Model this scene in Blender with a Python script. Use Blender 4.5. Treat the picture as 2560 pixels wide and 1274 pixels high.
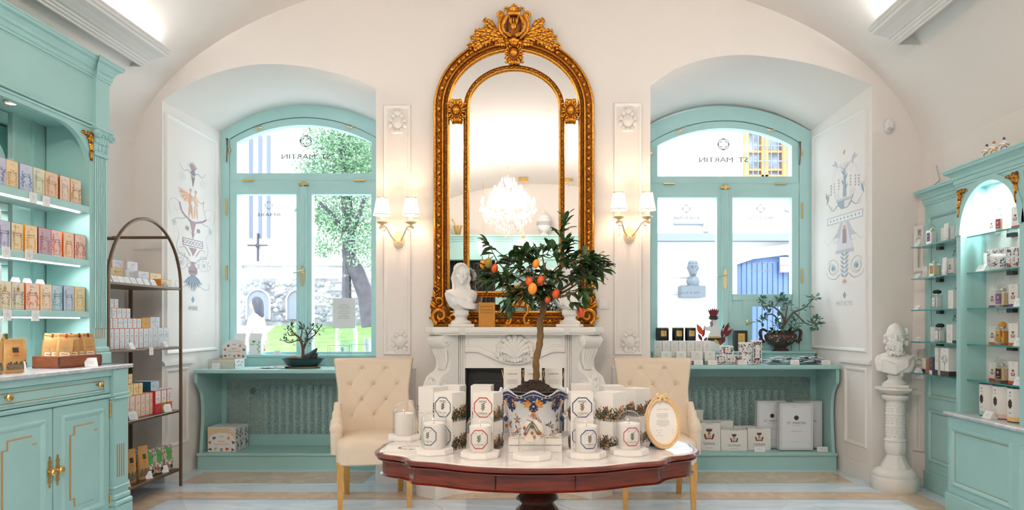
import bpy, bmesh, math, random
from math import pi, sin, cos, sqrt, radians as R
from mathutils import Vector, Matrix
for _o in list(bpy.data.objects): bpy.data.objects.remove(_o)
SC = bpy.context.scene
COL = SC.collection
random.seed(7)
# ---------------------------------------------------------------- camera
FPX, CX, CY, CH = 1800.0, 1370.0, 805.0, 1.24      # focal length, principal point (2560x1274 px), eye height
cam_d = bpy.data.cameras.new('camera'); cam = bpy.data.objects.new('camera', cam_d); COL.objects.link(cam)
cam.location = (0, 0, CH); cam.rotation_euler = (pi/2, 0, 0)
cam_d.sensor_fit = 'HORIZONTAL'; cam_d.sensor_width = 36.0
cam_d.lens = FPX/2560*36.0
cam_d.shift_x = (1280-CX)/2560; cam_d.shift_y = (CY-637)/2560
cam_d.clip_start = .05
SC.camera = cam
# ---------------------------------------------------------------- sky, sun, exposure
W = bpy.data.worlds.new('sky'); SC.world = W; W.use_nodes = True
_bg = W.node_tree.nodes['Background']
_bg.inputs['Color'].default_value = (.80, .90, 1.0, 1); _bg.inputs['Strength'].default_value = 3.1
sd = bpy.data.lights.new('sun', 'SUN'); sun = bpy.data.objects.new('sun', sd); COL.objects.link(sun)
sd.energy = 1.0; sd.angle = R(2); sd.color = (1, .96, .9)
sun.rotation_euler = Vector((-.25, .75, -.62)).to_track_quat('-Z', 'Y').to_euler()
vs = SC.view_settings; vs.view_transform = 'Standard'; vs.look = 'None'; vs.gamma = 1; vs.use_curve_mapping = False
vs.exposure = 1.12
SC.cycles.use_denoising = True
SC.cycles.max_bounces = 9; SC.cycles.diffuse_bounces = 4; SC.cycles.glossy_bounces = 4
SC.cycles.transmission_bounces = 6; SC.cycles.transparent_max_bounces = 24
SC.cycles.sample_clamp_indirect = 6.0; SC.cycles.caustics_reflective = False; SC.cycles.caustics_refractive = False
WARM = (1, .80, .60); COOL = (.93, .97, 1.0); NEUT = (1, .93, .85)
def lamp(name, loc, power, color=WARM, rad=.04, parent=None, kind='POINT', rot=None, size=None, spot=None):
 d = bpy.data.lights.new(name, kind); o = bpy.data.objects.new(name, d); COL.objects.link(o)
 o.location = loc; d.energy = power; d.color = color
 if kind in ('POINT', 'SPOT'): d.shadow_soft_size = rad
 if kind == 'SPOT': d.spot_size = spot or R(80); d.spot_blend = .6
 if kind == 'AREA': d.shape = 'RECTANGLE'; d.size, d.size_y = size
 if rot: o.rotation_euler = rot
 if parent: o.parent = parent
 return o
# ---------------------------------------------------------------- helpers
def X_(px, Y): return (px-CX)*Y/FPX
def Z_(py, Y): return CH-(py-CY)*Y/FPX
def P(px, py, Y): return Vector((X_(px, Y), Y, Z_(py, Y)))
def FY(py, z=0.0): return (CH-z)*FPX/(py-CY)          # depth of a point at height z seen at row py
def s2l(c): c = c/255; return c/12.92 if c <= .04045 else ((c+.055)/1.055)**2.4
def RGB(r, g, b): return (s2l(r), s2l(g), s2l(b))
MATS = {}
def mat(name, col, rough=.5, metal=0, noise=0, scale=8, bump=0, bscale=40, spec=.5, emit=0, ecol=None, col2=None, coat=0, stretch=None, sub=0):
 if name in MATS: return MATS[name]
 m = bpy.data.materials.new(name); m.use_nodes = True; nt = m.node_tree; b = nt.nodes['Principled BSDF']
 b.inputs['Base Color'].default_value = (*col, 1); b.inputs['Roughness'].default_value = rough
 b.inputs['Metallic'].default_value = metal; b.inputs['Specular IOR Level'].default_value = spec
 if coat: b.inputs['Coat Weight'].default_value = coat; b.inputs['Coat Roughness'].default_value = .08
 if sub: b.inputs['Subsurface Weight'].default_value = sub; b.inputs['Subsurface Radius'].default_value = (.02, .015, .01)
 tc = nt.nodes.new('ShaderNodeTexCoord'); src = tc.outputs['Object']
 if stretch:
  mp = nt.nodes.new('ShaderNodeMapping'); mp.inputs['Scale'].default_value = stretch
  nt.links.new(src, mp.inputs['Vector']); src = mp.outputs['Vector']
 if noise:
  n = nt.nodes.new('ShaderNodeTexNoise'); n.inputs['Scale'].default_value = scale; n.inputs['Detail'].default_value = 5
  nt.links.new(src, n.inputs['Vector'])
  r = nt.nodes.new('ShaderNodeValToRGB'); c2 = col2 or tuple(c*(1-noise) for c in col)
  r.color_ramp.elements[0].position = .35; r.color_ramp.elements[1].position = .65
  r.color_ramp.elements[0].color = (*c2, 1); r.color_ramp.elements[1].color = (*col, 1)
  nt.links.new(n.outputs['Fac'], r.inputs['Fac']); nt.links.new(r.outputs['Color'], b.inputs['Base Color'])
 if bump:
  n2 = nt.nodes.new('ShaderNodeTexNoise'); n2.inputs['Scale'].default_value = bscale; n2.inputs['Detail'].default_value = 3
  nt.links.new(src, n2.inputs['Vector'])
  bp = nt.nodes.new('ShaderNodeBump'); bp.inputs['Strength'].default_value = bump; bp.inputs['Distance'].default_value = .004
  nt.links.new(n2.outputs['Fac'], bp.inputs['Height']); nt.links.new(bp.outputs['Normal'], b.inputs['Normal'])
 if emit:
  b.inputs['Emission Color'].default_value = (*(ecol or col), 1); b.inputs['Emission Strength'].default_value = emit
 MATS[name] = m; return m
def veined(name, col, vein, scale=3, rough=.15, amount=.5, stretch=(1, 1, 1)):
 if name in MATS: return MATS[name]
 m = mat(name, col, rough); nt = m.node_tree; b = nt.nodes['Principled BSDF']
 tc = nt.nodes.new('ShaderNodeTexCoord'); mp = nt.nodes.new('ShaderNodeMapping'); mp.inputs['Scale'].default_value = stretch
 mp.inputs['Rotation'].default_value = (0, 0, .5)
 n = nt.nodes.new('ShaderNodeTexNoise'); n.inputs['Scale'].default_value = scale; n.inputs['Detail'].default_value = 8; n.inputs['Distortion'].default_value = 1.6
 r = nt.nodes.new('ShaderNodeValToRGB'); e = r.color_ramp.elements
 e[0].position = .40; e[0].color = (*col, 1); e[1].position = .60; e[1].color = (*[c*.93 for c in col], 1)
 k = e.new(.5); k.color = (*[a*(1-amount)+v*amount for a, v in zip(col, vein)], 1)
 nt.links.new(tc.outputs['Object'], mp.inputs['Vector']); nt.links.new(mp.outputs['Vector'], n.inputs['Vector'])
 nt.links.new(n.outputs['Fac'], r.inputs['Fac']); nt.links.new(r.outputs['Color'], b.inputs['Base Color'])
 return m
def thin_glass(name, tint=(1, 1, 1), refl=.9, f0=.04):
 m = bpy.data.materials.new(name); m.use_nodes = True; nt = m.node_tree; nt.nodes.clear()
 o = nt.nodes.new('ShaderNodeOutputMaterial'); mx = nt.nodes.new('ShaderNodeMixShader')
 t = nt.nodes.new('ShaderNodeBsdfTransparent'); t.inputs['Color'].default_value = (*tint, 1)
 g = nt.nodes.new('ShaderNodeBsdfGlossy'); g.inputs['Roughness'].default_value = .02; g.inputs['Color'].default_value = (refl, refl, refl, 1)
 lw = nt.nodes.new('ShaderNodeLayerWeight'); lw.inputs['Blend'].default_value = .25
 mr = nt.nodes.new('ShaderNodeMapRange'); mr.inputs['To Min'].default_value = f0; mr.inputs['To Max'].default_value = .75
 nt.links.new(lw.outputs['Facing'], mr.inputs['Value']); mr.inputs['From Min'].default_value = 0.15
 nt.links.new(mr.outputs['Result'], mx.inputs['Fac']); nt.links.new(t.outputs[0], mx.inputs[1]); nt.links.new(g.outputs[0], mx.inputs[2])
 nt.links.new(mx.outputs[0], o.inputs['Surface']); MATS[name] = m; return m
def emit(name, col, st):
 if name in MATS: return MATS[name]
 return mat(name, col, .6, emit=st, ecol=col)
TXT = {}
def txt_mesh(s):
 if s in TXT: return TXT[s]
 cu = bpy.data.curves.new('t', 'FONT'); cu.body = s; cu.size = 1; cu.resolution_u = 2; cu.align_x = 'CENTER'
 o = bpy.data.objects.new('t', cu); COL.objects.link(o)
 dg = bpy.context.evaluated_depsgraph_get(); dg.update()
 me = o.evaluated_get(dg).to_mesh()
 v = [(a.co.x, a.co.y) for a in me.vertices]; f = [tuple(p.vertices) for p in me.polygons]
 o.evaluated_get(dg).to_mesh_clear(); bpy.data.objects.remove(o); bpy.data.curves.remove(cu)
 TXT[s] = (v, f); return TXT[s]
def FR(o, x, y=(0, 0, 1), off=.0008):
 """frame on a flat face: origin o, x to the reader's right, y up; z towards the reader"""
 x = Vector(x).normalized(); y = Vector(y); z = x.cross(y).normalized(); y = z.cross(x)
 o = Vector(o)+z*off
 return Matrix(((x.x, y.x, z.x, o.x), (x.y, y.y, z.y, o.y), (x.z, y.z, z.z, o.z), (0, 0, 0, 1)))
class MB:
 def __init__(s, m=None): s.v = []; s.f = []; s.mt = []; s.sm = []; s.M = Matrix(); s.m = m; s.k = 0
 def add(s, vs, fs, m=None, smooth=False):
  n = len(s.v); M = s.M
  s.v += [tuple(M @ Vector(p)) for p in vs]
  for f in fs: s.f.append(tuple(i+n for i in f)); s.mt.append(m or s.m); s.sm.append(smooth)
  return s
 def box(s, a, b, m=None, ch=0):
  x0, y0, z0 = [min(p, q) for p, q in zip(a, b)]; x1, y1, z1 = [max(p, q) for p, q in zip(a, b)]
  if ch <= 0:
   return s.add([(x0, y0, z0), (x1, y0, z0), (x1, y1, z0), (x0, y1, z0), (x0, y0, z1), (x1, y0, z1), (x1, y1, z1), (x0, y1, z1)],
     [(0, 3, 2, 1), (4, 5, 6, 7), (0, 1, 5, 4), (1, 2, 6, 5), (2, 3, 7, 6), (3, 0, 4, 7)], m)
  c = min(ch, (x1-x0)*.45, (y1-y0)*.45, (z1-z0)*.45); vs = []; idx = {}
  for i, x in enumerate((x0, x1)):
   for j, y in enumerate((y0, y1)):
    for k, z in enumerate((z0, z1)):
     sx, sy, sz = 1-2*i, 1-2*j, 1-2*k
     for ax, p in enumerate(((x, y+sy*c, z+sz*c), (x+sx*c, y, z+sz*c), (x+sx*c, y+sy*c, z))): idx[(i, j, k, ax)] = len(vs); vs.append(p)
  F = []; I = lambda i, j, k, a: idx[(i, j, k, a)]
  for t in (0, 1):
   q = [I(t, 0, 0, 0), I(t, 1, 0, 0), I(t, 1, 1, 0), I(t, 0, 1, 0)]; F.append(q if t else q[::-1])
   q = [I(0, t, 0, 1), I(1, t, 0, 1), I(1, t, 1, 1), I(0, t, 1, 1)]; F.append(q[::-1] if t else q)
   q = [I(0, 0, t, 2), I(1, 0, t, 2), I(1, 1, t, 2), I(0, 1, t, 2)]; F.append(q if t else q[::-1])
  for i in (0, 1):
   for j in (0, 1):
    q = [I(i, j, 0, 0), I(i, j, 1, 0), I(i, j, 1, 1), I(i, j, 0, 1)]; F.append(q if i == j else q[::-1])
    q = [I(i, 0, j, 0), I(i, 1, j, 0), I(i, 1, j, 2), I(i, 0, j, 2)]; F.append(q[::-1] if i == j else q)
    q = [I(0, i, j, 1), I(1, i, j, 1), I(1, i, j, 2), I(0, i, j, 2)]; F.append(q if i == j else q[::-1])
    for k in (0, 1):
     q = [I(i, j, k, 0), I(i, j, k, 1), I(i, j, k, 2)]; F.append(q[::-1] if (i+j+k) % 2 else q)
  return s.add(vs, F, m)
 def quad(s, *p, m=None): return s.add(p, [tuple(range(len(p)))], m)
 def loft(s, rings, m=None, closed=True, cap=True, smooth=True):
  n = len(rings[0]); vs = [p for r in rings for p in r]; F = []
  for i in range(len(rings)-1):
   for j in range(n if closed else n-1):
    a, b = i*n+j, i*n+(j+1) % n; F.append((a, b, b+n, a+n))
  s.add(vs, F, m, smooth)
  if cap and closed: s.add(rings[0], [tuple(range(n))[::-1]], m); s.add(rings[-1], [tuple(range(n))], m)
  return s
 def lathe(s, prof, c=(0, 0, 0), n=24, m=None, cap=True, smooth=True, sx=1, sy=1, ax='z', a0=0, fn=None):
  rings = []
  for r, z in prof:
   ring = []
   for i in range(n):
    t = a0+2*pi*i/n; q = fn(t, r, z) if fn else r
    x, y = q*cos(t)*sx, q*sin(t)*sy
    p = (x, y, z) if ax == 'z' else (x, -z, y) if ax == 'y-' else (x, z, -y) if ax == 'y' else (z, x, y) if ax == 'x' else (-z, -x, y)
    ring.append((p[0]+c[0], p[1]+c[1], p[2]+c[2]))
   rings.append(ring)
  return s.loft(rings, m, True, cap, smooth)
 def ball(s, c, r, m=None, n=10, k=6, rot=None):
  r = (r, r, r) if not hasattr(r, '__len__') else r; c = Vector(c); rings = []
  for i in range(k+1):
   a = -pi/2+pi*i/k; q = max(cos(a), 1e-3)
   ring = [Vector((r[0]*q*cos(2*pi*j/n), r[1]*q*sin(2*pi*j/n), r[2]*sin(a))) for j in range(n)]
   rings.append([tuple(c+(rot @ p if rot else p)) for p in ring])
  return s.loft(rings, m, True, False, True)
 def tube(s, pts, r, m=None, n=8, cap=True, flat=None, smooth=True):
  pts = [Vector(p) for p in pts]; rr = r if hasattr(r, '__len__') else [r]*len(pts)
  t0 = (pts[1]-pts[0]).normalized(); up = Vector((0, 0, 1)) if abs(t0.z) < .9 else Vector((1, 0, 0))
  u = t0.cross(up).normalized(); rings = []
  for i, p in enumerate(pts):
   t = ((pts[min(i+1, len(pts)-1)]-pts[max(i-1, 0)])).normalized()
   u = (u-t*u.dot(t)); u = u.normalized() if u.length > 1e-6 else t.orthogonal().normalized(); w = t.cross(u)
   k = flat or 1
   rings.append([tuple(p+u*rr[i]*cos(2*pi*j/n+pi/n)+w*rr[i]*k*sin(2*pi*j/n+pi/n)) for j in range(n)])
  return s.loft(rings, m, True, cap, smooth)
 def prism(s, poly, a, b, m=None, ax='y', smooth=False):
  """extrude 2-D poly from a to b along an axis: ax y -> (x,z), ax z -> (x,y), ax x -> (y,z)"""
  f = {'y': lambda p, t: (p[0], t, p[1]), 'z': lambda p, t: (p[0], p[1], t), 'x': lambda p, t: (t, p[0], p[1])}[ax]
  n = len(poly); va = [f(p, a) for p in poly]; vb = [f(p, b) for p in poly]
  s.add(va+vb, [(i, (i+1) % n, n+(i+1) % n, n+i) for i in range(n)], m, smooth)
  s.add(va, [tuple(range(n))[::-1]], m); s.add(vb, [tuple(range(n))], m); return s
 def ringprism(s, out, inn, a, b, m=None, ax='y', bev=0):
  f = {'y': lambda p, t: (p[0], t, p[1]), 'z': lambda p, t: (p[0], p[1], t), 'x': lambda p, t: (t, p[0], p[1])}[ax]
  n = len(out); V = [f(p, a) for p in out]+[f(p, a) for p in inn]+[f(p, b) for p in out]+[f(p, b) for p in inn]; F = []
  for i in range(n):
   j = (i+1) % n
   F += [(i, j, n+j, n+i), (2*n+i, 3*n+i, 3*n+j, 2*n+j), (i, 2*n+i, 2*n+j, j), (n+i, n+j, 3*n+j, 3*n+i)]
  return s.add(V, F, m)
 def sweep(s, prof, path, m=None, closed=False, smooth=False):
  """prof: 2-D (outward, up) points; path: list of (point, outdir) with up = given third item; mitred by caller"""
  rings = [[tuple(Vector(p)+Vector(o)*a+Vector(u)*b) for a, b in prof] for p, o, u in path]
  if closed: rings.append(rings[0])
  n = len(prof); vs = [p for r in rings for p in r]; F = []
  for i in range(len(rings)-1):
   for j in range(n-1): a = i*n+j; F.append((a, a+1, a+1+n, a+n))
  s.add(vs, F, m, smooth)
  if not closed: s.add(rings[0], [tuple(range(n))], m); s.add(rings[-1], [tuple(range(n))[::-1]], m)
  return s
 # --- flat artwork on a face (set s.M to a frame first)
 def up(s, z): s.k = (s.k+1) % 90; return z+s.k*4e-6
 def poly(s, pts, m, z=0):
  z = s.up(z); return s.add([(p[0], p[1], z) for p in pts], [tuple(range(len(pts)))], m)
 def rect(s, x0, y0, x1, y1, m, z=0): return s.poly([(x0, y0), (x1, y0), (x1, y1), (x0, y1)], m, z)
 def disc(s, x, y, r, m, n=12, z=0, ry=None): return s.poly([(x+r*cos(2*pi*i/n), y+(ry or r)*sin(2*pi*i/n)) for i in range(n)], m, z)
 def ring(s, x, y, r, w, m, n=20, z=0, a0=0, a1=2*pi):
  z = s.up(z); k = [a0+(a1-a0)*i/n for i in range(n+1)]
  return s.add([(x+(r+d)*cos(a), y+(r+d)*sin(a), z) for a in k for d in (-w/2, w/2)], [(2*i, 2*i+1, 2*i+3, 2*i+2) for i in range(n)], m)
 def line(s, pts, w, m, z=0, taper=False):
  z = s.up(z); pts = [Vector((p[0], p[1])) for p in pts]; V = []; n = len(pts)
  for i, p in enumerate(pts):
   t = (pts[min(i+1, n-1)]-pts[max(i-1, 0)]); t = t.normalized() if t.length > 0 else Vector((1, 0)); q = Vector((-t.y, t.x))*w/2*((1-.8*i/(n-1)) if taper else 1)
   V += [(*(p+q), z), (*(p-q), z)]
  return s.add(V, [(2*i, 2*i+1, 2*i+3, 2*i+2) for i in range(n-1)], m)
 def leaf(s, x, y, a, l, w, m, z=0):
  c, d = cos(a), sin(a); q = [(0, 0), (.3, .45), (.6, .42), (1, 0), (.6, -.42), (.3, -.45)]
  return s.poly([(x+u*l*c-v*w*d, y+u*l*d+v*w*c) for u, v in q], m, z)
 def txt(s, t, x, y, h, m, z=0, width=None):
  v, f = txt_mesh(t); z = s.up(z)
  if not v: return s
  k = h/.7; kx = k
  if width: ww = max(p[0] for p in v)-min(p[0] for p in v); kx = width/ww
  return s.add([(x+p[0]*kx, y+p[1]*k, z) for p in v], f, m)
 def build(s, name, parent=None, off=None, loc=None, kind=None):
  me = bpy.data.meshes.new(name); o_ = Vector(off) if off is not None else Vector((0, 0, 0))
  me.from_pydata([tuple(Vector(p)-o_) for p in s.v], [], s.f)
  slots = []
  for m in s.mt:
   if m not in slots: slots.append(m)
  for m in slots: me.materials.append(m)
  me.polygons.foreach_set('material_index', [slots.index(m) for m in s.mt])
  me.polygons.foreach_set('use_smooth', s.sm); me.update()
  if any(s.sm): me.set_sharp_from_angle(angle=R(42))
  o = bpy.data.objects.new(name, me); COL.objects.link(o)
  if parent: o.parent = parent
  if loc is not None: o.location = loc
  if kind: o['kind'] = kind
  return o
 def fix(s, name, parent=None, **k):
  """build with normals made consistent"""
  o = s.build(name, parent, **k); b = bmesh.new(); b.from_mesh(o.data); bmesh.ops.recalc_face_normals(b, faces=b.faces); b.to_mesh(o.data); b.free(); return o
def tag(o, label, cat, group=None, kind=None):
 o['label'] = label; o['category'] = cat
 if group: o['group'] = group
 if kind: o['kind'] = kind
 return o
def thing(name, label, cat, loc=(0, 0, 0), rz=0, group=None):
 o = bpy.data.objects.new(name, None); COL.objects.link(o); o.empty_display_size = .05
 o.location = loc; o.rotation_euler = (0, 0, rz); return tag(o, label, cat, group)
KIDS = {}
def kids(o): return [c for c in bpy.data.objects if c.parent is o]
def dup(o, loc, rz=None, label=None, group=None, sc=None):
 def cp(a, par):
  c = a.copy(); COL.objects.link(c)
  if par: c.parent = par
  for k in kids(a): cp(k, c)
  return c
 c = cp(o, None); c.location = loc
 if rz is not None: c.rotation_euler = (0, 0, rz)
 if label: c['label'] = label
 if group: c['group'] = group
 if sc: c.scale = sc
 return c
def lerp(a, b, t): return a+(b-a)*t
def interp(pts, x):
 for (a, b), (c, d) in zip(pts, pts[1:]):
  if x <= c: return b if x <= a else b+(d-b)*(x-a)/(c-a)
 return pts[-1][1]
def cr(pts, n=6):
 """Catmull-Rom through points (tuples of any size)"""
 pts = [Vector(p) for p in pts]; out = []
 for i in range(len(pts)-1):
  p0, p1, p2, p3 = pts[max(i-1, 0)], pts[i], pts[i+1], pts[min(i+2, len(pts)-1)]
  for k in range(n):
   t = k/n; out.append(.5*((2*p1)+(p2-p0)*t+(2*p0-5*p1+4*p2-p3)*t*t+(3*p1-p0-3*p2+p3)*t**3))
 return out+[pts[-1]]
def arch(hw, zb, zs, za, cx=0, n=16):
 """segment-arch outline, from bottom left over the top to bottom right"""
 h = za-zs; r = (hw*hw+h*h)/(2*h); a = math.asin(min(1, hw/r)) if h <= hw else pi/2; zc = za-r
 return [(cx-hw, zb)]+[(cx+r*sin(-a+2*a*i/n), zc+r*cos(-a+2*a*i/n)) for i in range(n+1)]+[(cx+hw, zb)]
def rectpts(x0, z0, x1, z1): return [(x0, z0), (x1, z0), (x1, z1), (x0, z1)]
# ---------------------------------------------------------------- materials
M_wall = mat('white_plaster', (.86, .81, .77), .85, bump=.15, bscale=160)
M_trim = mat('white_trim_paint', (.85, .83, .80), .55)
M_teal = mat('teal_paint', (.375, .635, .62), .42, noise=.05, scale=5)
M_tealw = mat('teal_window_paint', (.52, .83, .83), .4, noise=.05, scale=6)
M_groove = mat('bare_wood_groove', (.42, .25, .12), .6)
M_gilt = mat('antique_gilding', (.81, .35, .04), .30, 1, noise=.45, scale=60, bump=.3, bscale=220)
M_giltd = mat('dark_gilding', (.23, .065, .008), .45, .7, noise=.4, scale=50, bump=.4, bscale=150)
M_brass = mat('brass', (.80, .52, .20), .25, 1)
M_brassl = mat('pale_brass', (.86, .72, .48), .25, 1)
M_bronze = mat('bronze_paint', (.17, .105, .06), .38, .6)
M_mgrey = veined('grey_blue_marble', (.77, .87, .95), (.57, .67, .78), 1.6, .12, .7, (.6, 3, 1))
M_mbeige = veined('beige_marble', (.72, .55, .42), (.54, .37, .25), 4, .14, .5)
M_mwhite = veined('white_table_marble', (.82, .80, .78), (.62, .60, .58), 5, .12, .5)
M_mcount = veined('grey_veined_marble', (.66, .67, .69), (.42, .43, .46), 9, .18, .6)
M_stone = mat('white_stone', (.84, .81, .765), .5, bump=.1, bscale=60)
M_plasterfig = mat('white_figure_plaster', (.85, .83, .80), .45)
M_mirror = mat('mirror_silver', (.93, .92, .90), .015, 1)
M_black = mat('black_matt', (.006, .006, .006), .5)
M_dark = mat('dark_grey', (.03, .03, .032), .35)
M_white = mat('white_card', (.82, .80, .765), .55)
M_whitec = mat('cool_white_card', (.82, .83, .84), .5)
M_ink = mat('grey_ink', (.16, .16, .17), .6)
M_inkl = mat('pale_grey_ink', (.45, .45, .46), .6)
M_kraft = mat('kraft_paper', (.56, .31, .11), .7, noise=.15, scale=40)
M_linen = mat('cream_linen', (.80, .66, .51), .85, noise=.06, scale=300, bump=.25, bscale=500)
M_oak = mat('honey_oak', (.68, .37, .10), .38, noise=.25, scale=6, stretch=(30, 30, 2))
M_mahog = mat('red_mahogany', (.19, .018, .004), .2, noise=.5, scale=3, stretch=(3, 3, 30), coat=.3)
M_mahogd = mat('dark_mahogany', (.05, .012, .006), .14, coat=.6)
M_glass = thin_glass('window_glass', (.97, .985, .98), .85, .03)
M_cloche = thin_glass('cloche_glass', (.985, .985, .985), .9, .05)
M_shelf = thin_glass('shelf_glass', (.86, .95, .93), .9, .10)
M_gedge = mat('glass_edge_green', (.05, .30, .27), .15)
M_led = emit('led_strip', (1, .98, .95), 9)
# ================================================================ the room shell
YW = 5.55                       # face of the mirror wall
YWIN = 6.60                     # face of the window frames
XL, XR, XRP = -3.2, 2.88, 2.80  # side walls (XRP: pier beside the bust)
def vault(x):
 dx = (x+.17)/3.06
 return 2.42+1.56*sqrt(max(0, 1-dx*dx))
def fl():
 m = MB(M_mgrey)
 m.box((XL-.2, -3.4, -.08), (XR+.2, 6.8, 0))
 e = .0012
 def rect(x0, y0, x1, y1, mm, z=e): m.quad((x0, y0, z), (x1, y0, z), (x1, y1, z), (x0, y1, z), m=mm)
 rect(-2.84, 5.56, -1.43, 5.965, M_mbeige); rect(.88, 5.56, 2.36, 5.965, M_mbeige)
 # beige border running round the room, grey field inside
 xo0, xo1, xi0, xi1, yo, yi = -2.88, 2.68, -2.65, 2.45, 5.26, 5.04
 rect(xo0, yi, xo1, yo, M_mbeige); rect(xo0, -2.6, xi0, yi, M_mbeige); rect(xi1, -2.6, xo1, yi, M_mbeige); rect(xi0, -2.6, xi1, -2.4, M_mbeige)
 g = mat('floor_joint', (.72, .74, .76), .3)
 for k in range(-9, 10):
  x0 = k*.85
  for s in (1, -1):
   a = (x0, yi); L = 4.0
   b = (x0+s*L*.6, yi-L)
   q = [max(xi0, min(xi1, p)) for p in (a[0], b[0])]
   if q[0] == q[1]: continue
   ta = (q[0]-a[0])/(b[0]-a[0]); tb = (q[1]-a[0])/(b[0]-a[0])
   ya, yb = lerp(a[1], b[1], ta), lerp(a[1], b[1], tb)
   if s > 0 or k % 2 == 0: m.quad((q[0]-.0035, ya, e), (q[0]+.0035, ya, e), (q[1]+.0035, yb, e), (q[1]-.0035, yb, e), m=g)
 for x in (-1.95, -.2, 1.35): rect(x, yo, x+.005, 5.55, g)
 m.build('floor', kind='structure')
fl()
# --- mirror wall with its two window recesses
FL = [(405, 252), (440, 228), (490, 201), (540, 182), (610, 165), (680, 160), (760, 166), (840, 183), (900, 202), (940, 221)]
FRR = [(1626, 214), (1660, 189), (1700, 167), (1780, 144), (1860, 137), (1940, 144), (2020, 158), (2100, 181), (2180, 213)]
FL = [(X_(x, YW), Z_(y, YW)) for x, y in FL]; FRR = [(X_(x, YW), Z_(y, YW)) for x, y in FRR]
WCL, WCR = X_(764, 6.65), X_(1809, 6.65); WS = 6.65/FPX     # window centres, metres per pixel there
def sample(curve, n):
 c = cr([(a, b) for a, b in curve], 8); x0, x1 = c[0][0], c[-1][0]; c = [(p[0], p[1]) for p in c]
 return [(lerp(x0, x1, i/n), interp(c, lerp(x0, x1, i/n))) for i in range(n+1)]
SL, SR = sample(FL, 28), sample(FRR, 28)
def wall():
 m = MB(M_wall); cols = []
 seg = [(XL-.06, SL[0][0], None), (SL[0][0], SL[-1][0], SL), (SL[-1][0], SR[0][0], None), (SR[0][0], SR[-1][0], SR), (SR[-1][0], XR, None)]
 for x0, x1, s in seg:
  if s: xs = [p[0] for p in s]; lo = [p[1] for p in s]
  else: xs = [lerp(x0, x1, i/12) for i in range(13)]; lo = [0]*13
  for i in range(len(xs)-1):
   h0, h1 = max(2.7, vault(xs[i])+.06), max(2.7, vault(xs[i+1])+.06)
   m.quad((xs[i], YW, lo[i]), (xs[i+1], YW, lo[i+1]), (xs[i+1], YW, h1), (xs[i], YW, h0))
 # recess reveals and soffits
 for s, c, xl, xr in ((SL, WCL, -3.0, -1.45), (SR, WCR, .82, 2.40)):
  hw = 207*WS; zs, za = (2.985, 3.235)
  r = arch((xr-xl)/2, 0, zs, za, (xl+xr)/2, 28)[1:-1]
  yb = 6.74
  fr = [(p[0], YW, p[1]) for p in s]; bk = [(p[0], yb, p[1]) for p in r]
  n = len(fr)
  m.add(fr+bk, [(i, i+1, n+i+1, n+i) for i in range(n-1)], None, True)
  for f, b in ((fr[0], bk[0]), (fr[-1], bk[-1])):
   m.quad((f[0], YW, 0), (b[0], yb, 0), b, f)
  m.quad((xl-.1, 6.70, 0), (xr+.1, 6.70, 0), (xr+.1, 6.70, .97), (xl-.1, 6.70, .97))
 m.build('wall_back', kind='structure')
wall()
def sidewalls():
 m = MB(M_wall); H = 2.62
 m.quad((XL, -3.25, 0), (XL, YW, 0), (XL, YW, H), (XL, -3.25, H)); m.build('wall_left', kind='structure')
 m = MB(M_wall); p = [(XRP, YW+.01), (XR, 5.41), (XR, -3.25)]
 zs = [0, 1.0, 1.5, 2.0, 2.3, 2.62]; k = [0, 0, .25, .6, .9, 1.0]
 for i in range(5): m.quad((lerp(XRP, XR, k[i]), YW+.01, zs[i]), (XR, 5.41, zs[i]), (XR, 5.41, zs[i+1]), (lerp(XRP, XR, k[i+1]), YW+.01, zs[i+1]))
 m.quad((*p[1], 0), (*p[2], 0), (*p[2], H), (*p[1], H))
 m.build('wall_right', kind='structure')
 m = MB(M_wall); n = 56; xs = [-.17+3.06*cos(pi-pi*i/n) for i in range(n+1)]
 a = [(x, -3.25, vault(x)) for x in xs]; b = [(x, YW+.03, vault(x)) for x in xs]; k = n+1
 m.add(a+b, [(i, i+1, k+i+1, k+i) for i in range(n)], None, True)
 # ceiling rosette above the chandelier
 m.lathe([(.30, 0), (.29, -.02), (.22, -.03), (.2, -.05), (.12, -.055), (.05, -.06)], (-.61, .1, 3.975), 32)
 m.build('ceiling', kind='structure')
 m = MB(M_wall); m.quad((XL, -3.2, 0), (XR, -3.2, 0), (XR, -3.2, 4.1), (XL, -3.2, 4.1)); m.build('wall_front', kind='structure')
sidewalls()
# --- cove cornices with hidden light
def cornice(name, xs, y0, y1, zb, sg, lz):
 prof = [(0, 0), (.012, .0), (.012, .02), (.03, .025), (.035, .04), (.05, .045), (.055, .06), (.075, .065), (.09, .075), (.14, .10), (.19, .115), (.2, .135), (.215, .14), (.215, .165), (.23, .17), (.23, .185), (.16, .185), (.16, .15), (-.08, .12), (-.16, .0)]; prof = [(a*.95, b*.62) for a, b in prof]
 m = MB(M_trim); o = Vector((sg, 0, 0)); u = Vector((0, 0, 1))
 m.sweep(prof, [((xs, y0, zb), o, u), ((xs, y1, zb), o, u)], M_trim)
 m.fix(name, kind='structure')
 lamp('cove_light', (xs+sg*.05, (y0+y1)/2, zb+.13), 70, COOL, kind='AREA', rot=(pi, sg*-.5, 0), size=(.06, y1-y0-.1))
cornice('trim_1', -2.885, -2.6, 5.1, 3.05, 1, 3.2)
cornice('trim_2', 2.395, -2.6, 4.92, 3.135, -1, 3.38)
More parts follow.
